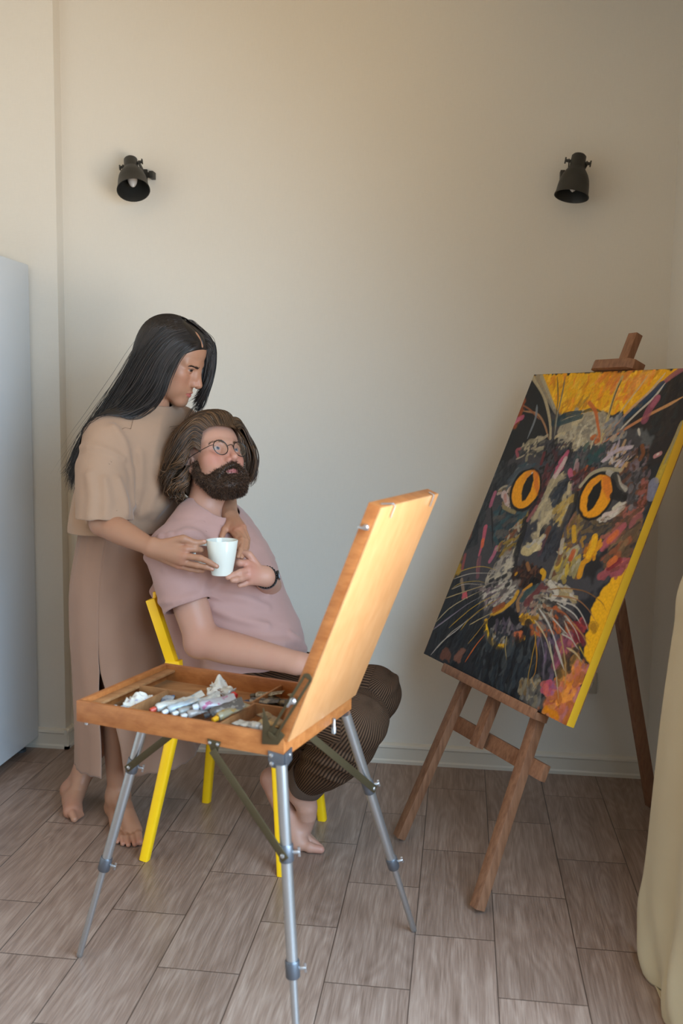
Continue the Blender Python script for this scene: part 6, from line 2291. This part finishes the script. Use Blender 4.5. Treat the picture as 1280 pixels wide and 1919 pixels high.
scatter(3, [(800, 280), (940, 300), (960, 430), (900, 500), (800, 420)], [(160, 150, 132), (60, 56, 56), (180, 170, 150), (120, 104, 90), (40, 38, 40), (150, 110, 84)], 100, 55, 3, -40, .5)
scatter(3, [(860, 180), (940, 200), (1060, 260), (1060, 330), (920, 300)], [(190, 180, 168), (150, 140, 130), (168, 150, 110), (90, 84, 84)], 50, 60, 3, -35, .35)
st(3, [(880, 190), (930, 260), (900, 300)], 5, (196, 188, 174))
scatter(3, [(680, 410), (790, 430), (760, 500), (710, 490)], [(214, 164, 26), (196, 146, 30), (150, 110, 40)], 34, 32, 3.4, 30, .8)
st(3, [(730, 470), (750, 495)], 8, (40, 36, 40)); scatter(3, [(760, 470), (860, 480), (860, 560), (740, 540)], [(150, 90, 50), (130, 120, 110), (176, 92, 44), (96, 80, 80)], 30, 45, 3, -60, .5)
scatter(3, [(900, 360), (1040, 400), (1020, 560), (880, 540)], [(176, 92, 44), (120, 66, 44), (90, 80, 80), (150, 140, 128), (60, 50, 52)], 60, 55, 3, -50, .4)
# dark chest, lower corner
scatter(3, [(60, 640), (240, 180), (420, 260), (440, 560), (300, 780), (150, 740)], [(34, 36, 40), (28, 30, 34), (44, 46, 52), (38, 44, 50)], 120, 90, 5, 62, .2)
area_fill(3, [(240, 60), (280, 0), (270, 120), (200, 180)], (190, 150, 30), 4, 3, .8)
st(3, [(300, 0), (280, 100)], 4, (150, 80, 80)); st(3, [(400, 20), (385, 150)], 5, (124, 84, 92)); st(3, [(275, 170), (295, 290)], 4, (150, 130, 110))
area_fill(3, [(280, 260), (315, 250), (315, 300), (280, 306)], (196, 96, 104), 1, 1)
area_fill(3, [(130, 680), (165, 630), (205, 665), (200, 725), (150, 725)], (112, 74, 60), 1, 2); area_fill(3, [(245, 650), (290, 625), (308, 660), (270, 730), (215, 730)], (124, 86, 72), 1, 2)
scatter(4, [(0, 330), (140, 160), (450, 150), (560, 200), (560, 640), (440, 660), (0, 440)], [(26, 30, 36), (36, 42, 48), (50, 58, 64), (20, 22, 26), (70, 74, 76)], 190, 130, 4.5, 78, .15)
scatter(4, [(380, 500), (580, 480), (590, 700), (440, 660)], [(110, 106, 100), (84, 80, 76), (140, 130, 110), (60, 60, 60), (120, 96, 60)], 60, 80, 3.6, 75, .25)
scatter(4, [(560, 160), (720, 180), (700, 480), (590, 560)], [(60, 56, 60), (84, 74, 84), (110, 90, 110), (44, 42, 46)], 60, 110, 4, 80, .2)
scatter(4, [(690, 180), (860, 120), (880, 230), (760, 420), (690, 420)], [(150, 84, 108), (128, 70, 88), (168, 96, 104), (110, 62, 74), (176, 110, 80)], 75, 70, 4.5, 70, .35)
scatter(4, [(840, 60), (930, 0), (900, 180), (840, 170)], [(120, 34, 44), (150, 60, 60), (110, 50, 60)], 30, 60, 4, -60, .3)
area_fill(4, [(600, 640), (650, 560), (760, 420), (860, 330), (930, 380), (820, 760), (800, 850), (700, 800), (580, 740)], (190, 112, 60), 4, 4, .85)
scatter(4, [(590, 740), (640, 560), (760, 420), (880, 330), (930, 380), (830, 740), (790, 840)], [(206, 130, 44), (184, 104, 72), (176, 112, 110), (214, 140, 60), (196, 126, 90), (168, 100, 44)], 130, 60, 5, 60, .5)
scatter(4, [(600, 520), (660, 490), (680, 600), (610, 600)], [(176, 84, 100), (150, 92, 120), (196, 104, 96)], 22, 45, 5, 50, .6)
area_fill(4, [(580, 730), (620, 700), (720, 760), (710, 810)], (206, 130, 24), 2, 2)
scatter(4, [(760, 260), (880, 230), (840, 330), (740, 480), (700, 560)], [(110, 84, 44), (60, 50, 40), (150, 110, 60), (90, 60, 50)], 34, 70, 5, 70, .3)
st(4, [(980, 50), (1010, 60)], 7, (186, 140, 24)); st(4, [(990, 60), (1000, 90)], 6, (170, 124, 24))
# whiskers
WH = [(3, [(230, 130), (320, 95), (420, 80), (520, 105)], 1.8, (190, 160, 80)), (3, [(220, 165), (330, 130), (430, 125), (530, 130)], 1.4, OFFW), (3, [(205, 235), (270, 195), (380, 180), (450, 195)], 1.6, (176, 150, 80)),
      (3, [(165, 298), (260, 265), (380, 225), (450, 205)], 1.8, (196, 176, 130)), (3, [(210, 235), (300, 200), (420, 205)], 1.4, OFFW), (3, [(100, 460), (190, 370), (300, 300), (400, 250)], 2.0, (206, 190, 150)),
      (3, [(70, 520), (180, 440), (300, 350), (420, 280)], 1.6, (170, 166, 170)), (3, [(65, 685), (150, 590), (240, 520), (320, 440)], 2.4, (200, 192, 186)), (3, [(110, 640), (200, 540), (290, 470), (400, 390)], 1.8, (196, 186, 170)),
      (3, [(190, 500), (280, 420), (400, 330), (540, 260)], 1.6, (206, 170, 60)), (3, [(270, 515), (330, 440), (430, 360), (570, 280)], 1.8, (196, 160, 50)), (3, [(320, 610), (380, 540), (440, 460), (500, 400)], 1.6, (186, 146, 60)),
      (3, [(300, 735), (360, 640), (430, 550)], 2.2, (196, 104, 50)), (3, [(330, 480), (420, 430), (500, 390)], 1.6, (206, 186, 140)), (3, [(90, 500), (200, 420), (330, 330)], 1.2, (150, 120, 150)),
      (3, [(870, 240), (980, 230), (1120, 250), (1230, 320), (1265, 380)], 1.8, (150, 104, 50)), (3, [(840, 290), (950, 320), (1050, 350), (1110, 430), (1145, 520)], 2.4, OFFW), (3, [(900, 280), (1050, 300), (1140, 370), (1215, 490)], 1.8, (170, 120, 80)),
      (3, [(930, 330), (1040, 400), (1090, 470)], 2.0, (206, 200, 190)), (3, [(870, 360), (980, 400), (1060, 500), (1160, 600)], 1.8, (180, 110, 70)), (3, [(990, 420), (1060, 520), (1090, 600)], 1.8, (200, 190, 176)),
      (3, [(810, 370), (860, 450), (900, 540), (950, 680), (985, 795)], 3.0, (206, 200, 190)), (3, [(780, 450), (840, 540), (880, 650), (915, 800)], 2.2, (204, 186, 150)), (3, [(930, 470), (960, 580), (985, 700), (1000, 800)], 1.6, (160, 110, 80)),
      (3, [(900, 430), (960, 500), (1010, 555)], 1.8, (206, 200, 190)), (3, [(1000, 640), (1060, 680), (1120, 750)], 1.6, (190, 170, 140)), (3, [(960, 540), (1030, 580), (1080, 650)], 2.0, (196, 190, 176)),
      (4, [(520, 100), (530, 170), (500, 320), (475, 440), (468, 545)], 1.8, (190, 150, 60)), (4, [(530, 150), (540, 300), (530, 420), (505, 490), (540, 560)], 1.8, (196, 140, 40)), (4, [(560, 90), (590, 230), (600, 340), (580, 560)], 1.4, (140, 134, 140)),
      (4, [(640, 180), (670, 330), (700, 490), (715, 640)], 2.2, (196, 190, 160)), (4, [(690, 190), (720, 300), (760, 405)], 3.0, OFFW), (4, [(730, 120), (760, 280), (775, 440), (745, 625)], 1.8, (186, 160, 110)),
      (4, [(780, 230), (850, 270), (900, 360)], 2.0, (206, 180, 130)), (4, [(300, 140), (290, 230), (300, 330)], 2.2, (186, 166, 110)), (4, [(520, 10), (570, 80), (615, 150)], 2.0, (206, 180, 140)), (4, [(760, 20), (820, 150), (865, 240)], 2.0, (196, 180, 160)),
      (4, [(830, 30), (900, 120), (960, 240)], 1.6, (180, 140, 90)), (4, [(880, 220), (930, 320)], 1.4, (200, 170, 70)), (4, [(0, 290), (70, 190), (130, 120)], 2.4, (206, 112, 48))]
for z_, p_, w_, c_ in WH:
    st(z_, p_, w_ * 0.72, tuple(int(x * 0.92) for x in c_), w1=w_ * 0.25, alpha=0.95, bristle=0.4, rel=1.4)
PAINT = np.clip(PAINT ** 1.13 * (1 + 0.05 * blur(_n1, 1)[..., None] * 3), 0.004, 1)

M_PAINT = NT('oil_paint_layer')
_a = M_PAINT.n('ShaderNodeVertexColor', layer_name='tone').outputs[0]
M_PAINT.set(color=M_PAINT.mix(1.0, _a, (1.0, 1.0, 1.0, 1), 'MULTIPLY'), rough=0.42, spec=0.25)
M_PAINT.bump(M_PAINT.noise(M_PAINT.coords(), 160.0, 3), 0.15, 0.001)
M_PAINT = M_PAINT.m
M_EDGE = simple('yellow_painted_edge', srgb(236, 182, 40), 0.5, 0.12, 14)
M_CANVAS = simple('raw_canvas', srgb(196, 186, 166), 0.85, 0.05, 300)
pic = thing('painting', 'large canvas painting of a dark cat face with yellow eyes on the wooden easel', 'painting', ep((PA0 + PA1) / 2, PU0, PN))
uu = PA0 + (PA1 - PA0) * np.arange(NX) / (NX - 1)
vv = PU0 + (PU1 - PU0) * np.arange(NY) / (NY - 1)
REL = blur(RELIEF, 1)
REL = np.clip(REL, 0, 5) * 0.00045
edge = np.minimum(np.minimum(_gx, NX - 1 - _gx), np.minimum(_gy, NY - 1 - _gy))
REL = REL * np.clip(edge / 4.0, 0, 1)
XYZ = EL0 + uu[None, :, None] * EA + vv[:, None, None] * EU + (PN + 0.0006 + REL)[..., None] * EN
ii = np.arange(NY * NX).reshape(NY, NX)
qd = np.stack([ii[:-1, :-1], ii[:-1, 1:], ii[1:, 1:], ii[1:, :-1]], -1).reshape(-1, 4)
np_mesh('painted_face', XYZ.reshape(-1, 3), qd, M_PAINT, pic, colors=PAINT.reshape(-1, 3))
mb = MB()
mb.box(ep((PA0 + PA1) / 2, (PU0 + PU1) / 2, PN - 0.0135), (PA1 - PA0, PU1 - PU0, 0.027), (EA, EU, EN))
build('canvas_edge', mb, M_EDGE, pic, bevel=0.0012)
mb = MB()
for a0, u0_, a1, u1_ in ((PA0 + .02, PU0 + .02, PA1 - .02, PU0 + .02), (PA0 + .02, PU1 - .02, PA1 - .02, PU1 - .02), (PA0 + .02, PU0 + .04, PA0 + .02, PU1 - .04), (PA1 - .02, PU0 + .04, PA1 - .02, PU1 - .04)):
    mb.beam(ep(a0, u0_, PN - .0295), ep(a1, u1_, PN - .0295), 0.036, 0.004, EN)
build('stretcher_bar', mb, M_EASEL, pic)
# ================================================================== paint tubes, rags and scraps in the box
M_CAPW = simple('white_plastic_cap', srgb(206, 202, 192), 0.4, 0.05)


def tube_mat(name, base, smear, k=0.5):
    t = NT(name)
    v = t.coords()
    f = t.noise(v, 60.0, 4, 0.65)
    g = t.noise(v, 130.0, 3, 0.6)
    c = t.mix(t.math('GREATER_THAN', f, 1 - k), base, smear)
    c = t.mix(t.math('MULTIPLY', g, 0.35), c, srgb(120, 110, 100))
    t.set(color=c, rough=0.42, metal=0.15)
    t.bump(g, 0.4, 0.002)
    return t.m


def paint_tube(label, u, v, z, ang, L, r, base, smear, cap, tilt=0.0, roll=0.0, k=0.45, group='squeezed paint tubes in the box'):
    """u,v: cap end in the box; ang: heading of the tail from the cap"""
    L *= 0.82
    if v < 0.06:
        v += 0.020
        z += 0.012
    c = bp(u, v, z)
    a = math.radians(ang)
    d = nrm(E1 * math.cos(a) + E2 * math.sin(a) + V(0, 0, math.tan(math.radians(tilt))))
    s = nrm(np.cross(V(0, 0, 1), d)); up = np.cross(d, s)
    s, up = math.cos(roll) * s + math.sin(roll) * up, math.cos(roll) * up - math.sin(roll) * s
    t = thing('paint_tube', label, 'paint tube', c, group)
    rs = np.random.default_rng(int(u * 9000 + v * 777))
    rings = []
    n = 22
    for i, x in enumerate(np.linspace(0, 1, 14)):
        fl = x ** 1.1
        ra = r * (1 + 0.45 * fl) * (1 if x > .06 else 0.72)
        rb = r * (1 - 0.90 * fl) * (1 if x > .06 else 0.72)
        crk = 0.10 * r * math.sin(x * 17 + u * 60) * min(1, x * 3)
        bend = up * 0.35 * r * math.sin(x * 3.0 + v * 40) * x + s * .3 * r * math.sin(x * 2.5 + u * 50) * x
        rings.append([c + d * (0.014 + x * L) + bend + s * (ra + crk * math.sin(3 * q)) * math.cos(q) + up * (rb + 0.12 * r * rs.normal() * min(1, x * 3) * .5 + crk * .5) * math.sin(q) for q in np.linspace(0, 2 * math.pi, n, endpoint=False)])
    e0 = rings[-1]
    mid = np.mean(e0, 0)
    rings.append([p + d * 0.010 for p in e0])
    mb = MB(); mb.grid(rings, wrap=True)
    mb.f.append(tuple(range(n))); mb.mi.append(0)
    mb.f.append(tuple(range(n * 14, n * 15))); mb.mi.append(0)
    build('tube_body', mb, tube_mat('tube_' + label.split()[0], base, smear, k), t, angle=35)
    mb = MB()
    mb.lathe(c, d, [(-0.001, r * 0.40), (0.0, r * 0.52), (0.011, r * 0.58), (0.0112, r * 0.35), (0.016, r * 0.35)], 16)
    build('cap', mb, simple('cap_' + label.split()[0], cap, 0.4, 0.08), t, angle=40)
    return t


WH_, GR_, SIL = srgb(206, 204, 196), srgb(150, 150, 146), srgb(176, 176, 172)
FZ = -0.027
paint_tube('red-capped crumpled white paint tube in the front middle compartment', 0.160, 0.030, FZ, 62, 0.080, 0.0105, WH_, srgb(190, 180, 160), srgb(190, 70, 50), 10)
paint_tube('white-capped pale blue smeared tube, second from the red cap', 0.193, 0.028, FZ, 60, 0.075, 0.010, srgb(176, 190, 200), WH_, srgb(204, 206, 208), 16)
paint_tube('grey tube with a round white cap, in the middle of the front row', 0.220, 0.026, FZ + .002, 66, 0.070, 0.0095, GR_, srgb(120, 90, 90), srgb(200, 196, 190), 6)
paint_tube('short tube with a dull white cap beside the row of caps', 0.243, 0.024, FZ + .001, 58, 0.064, 0.0095, srgb(160, 152, 146), srgb(112, 96, 96), srgb(190, 186, 182), 6)
paint_tube('pink-banded tube with a big white cap lying on top of others', 0.255, 0.052, FZ + .014, 40, 0.085, 0.012, srgb(178, 176, 180), srgb(170, 90, 130), srgb(198, 200, 206), 10, .3, .4)
paint_tube('dark smeared tube standing up behind the pink-banded tube', 0.285, 0.070, FZ + .012, 38, 0.078, 0.011, srgb(80, 78, 78), srgb(140, 136, 130), srgb(60, 58, 58), 20, .5)
paint_tube('yellow-capped ochre tube at the right of the front row', 0.318, 0.030, FZ + .002, 72, 0.085, 0.0105, srgb(160, 150, 120), srgb(190, 150, 60), srgb(214, 156, 20), 12)
paint_tube('blue-smeared tube lying flat behind the red-capped tube', 0.160, 0.100, FZ, 118, 0.075, 0.010, srgb(170, 180, 190), srgb(70, 110, 150), srgb(90, 120, 140), 2)
paint_tube('teal-capped dark tube in the front left compartment', 0.128, 0.125, FZ, 12, 0.060, 0.010, srgb(90, 62, 50), srgb(50, 90, 100), srgb(40, 90, 100), 3)
paint_tube('crumpled silver tube leaning on the middle divider', 0.205, 0.105, FZ + .010, 30, 0.078, 0.011, SIL, srgb(200, 200, 190), srgb(190, 190, 186), 14, .6)
paint_tube('thin pale tube lying near the middle divider', 0.172, 0.090, FZ + .006, 48, 0.080, 0.009, WH_, srgb(150, 170, 180), srgb(206, 200, 190), 18, .2)
paint_tube('red-capped fat white tube wrapped in paint rag at the back', 0.262, 0.245, FZ + .004, 168, 0.055, 0.013, srgb(200, 196, 186), srgb(120, 90, 80), srgb(196, 44, 40), 14)
paint_tube('navy-capped tube in the back compartment by the divider', 0.300, 0.215, FZ + .003, 20, 0.070, 0.0105, srgb(60, 60, 66), srgb(150, 140, 126), srgb(34, 52, 84), 8)
paint_tube('olive dirty tube leaning on the back wall of the box', 0.290, 0.265, FZ + .003, 10, 0.070, 0.0095, srgb(110, 96, 70), srgb(170, 160, 140), srgb(70, 60, 46), 10)
paint_tube('blackened tube in the back right compartment', 0.420, 0.245, FZ + .004, 175, 0.065, 0.0115, srgb(44, 40, 34), srgb(120, 104, 76), srgb(56, 52, 46), 4)
paint_tube('second dark tube with a ridged cap in the back right compartment', 0.455, 0.262, FZ + .006, 160, 0.060, 0.0115, srgb(60, 54, 46), srgb(150, 134, 100), srgb(96, 90, 80), 6)
paint_tube('white chalky tube in the front right compartment', 0.440, 0.036, FZ, 172, 0.066, 0.0105, srgb(206, 202, 192), srgb(150, 144, 136), srgb(190, 186, 180), 3)
paint_tube('brown-stained tube in the front right compartment', 0.468, 0.105, FZ + .002, 160, 0.070, 0.011, srgb(150, 128, 92), srgb(86, 66, 46), srgb(80, 66, 50), 8)


def rag(label, pts_uv, z0, h, col, spot, seed, name='paint_rag', cat='rag', k=0.36):
    """crumpled cloth or card scrap: a bumpy folded sheet"""
    cx, cy, rx, ry, ang = pts_uv
    n, m = 26, 26
    a = math.radians(ang)
    P = np.zeros((n, m, 3))
    for i in range(n):
        for j in range(m):
            x, y = i / (n - 1) * 2 - 1, j / (m - 1) * 2 - 1
            u, v = x * rx, y * ry
            q = np.array([[x * 2.1 + seed, y * 2.1, seed * .7]])
            zz = h * (0.5 + 0.5 * noise3(q, 1.4, seed)[0]) * (1.0 - 0.55 * max(abs(x), abs(y)) ** 3) + 0.3 * h * noise3(q, 4.0, seed + 1)[0]
            w = 0.12 * noise3(q, 2.0, seed + 2)[0]
            uu_, vv_ = u * math.cos(a) - v * math.sin(a) + w * rx, u * math.sin(a) + v * math.cos(a) + w * ry
            P[i, j] = bp(cx + uu_, cy + vv_, z0 + max(0, zz))
    mb = MB(); mb.grid(P)
    t = NT('cloth_' + label.split()[0] + str(seed))
    v = t.coords()
    f = t.noise(v, 95.0, 3, 0.7)
    c = t.mix(t.math('GREATER_THAN', f, 1 - k), col, spot)
    t.set(color=c, rough=0.9)
    t.bump(t.noise(v, 140.0, 3), 0.4, 0.002)
    o = build(name, mb, t.m, None, angle=180, org=bp(cx, cy, z0))
    md = o.modifiers.new('thickness', 'SOLIDIFY'); md.thickness = 0.0012
    tag(o, label, cat)
    return o


rag('crumpled white paint-stained rag standing up at the back of the box', (0.212, 0.262, 0.030, 0.030, 20), -0.034, 0.050, srgb(214, 208, 196), srgb(84, 60, 54), 3)
rag('white stained rag bunched in the front left compartment', (0.078, 0.122, 0.030, 0.028, 25), -0.034, 0.036, srgb(216, 210, 198), srgb(176, 170, 190), 8, k=.42)
rag('bluish stained rag at the front left corner of the box', (0.070, 0.066, 0.038, 0.020, 8), -0.035, 0.018, srgb(176, 182, 184), srgb(96, 124, 150), 12)
rag('white paper strip lying in the back left compartment', (0.105, 0.225, 0.050, 0.009, -18), -0.036, 0.008, srgb(212, 208, 202), srgb(186, 170, 150), 15, 'paper_scrap', 'scrap')
rag('tan torn card in the front right compartment', (0.425, 0.115, 0.030, 0.024, 30), -0.033, 0.032, srgb(186, 160, 114), srgb(120, 96, 64), 19, 'card_scrap', 'scrap')
rag('tan card strip along the divider in the back right compartment', (0.432, 0.205, 0.045, 0.011, -4), -0.034, 0.018, srgb(178, 154, 112), srgb(104, 84, 58), 23, 'card_scrap', 'scrap')
rag('brown scrap beside the dark tubes in the back right compartment', (0.372, 0.255, 0.026, 0.018, 12), -0.034, 0.016, srgb(150, 124, 86), srgb(70, 58, 44), 27, 'card_scrap', 'scrap')
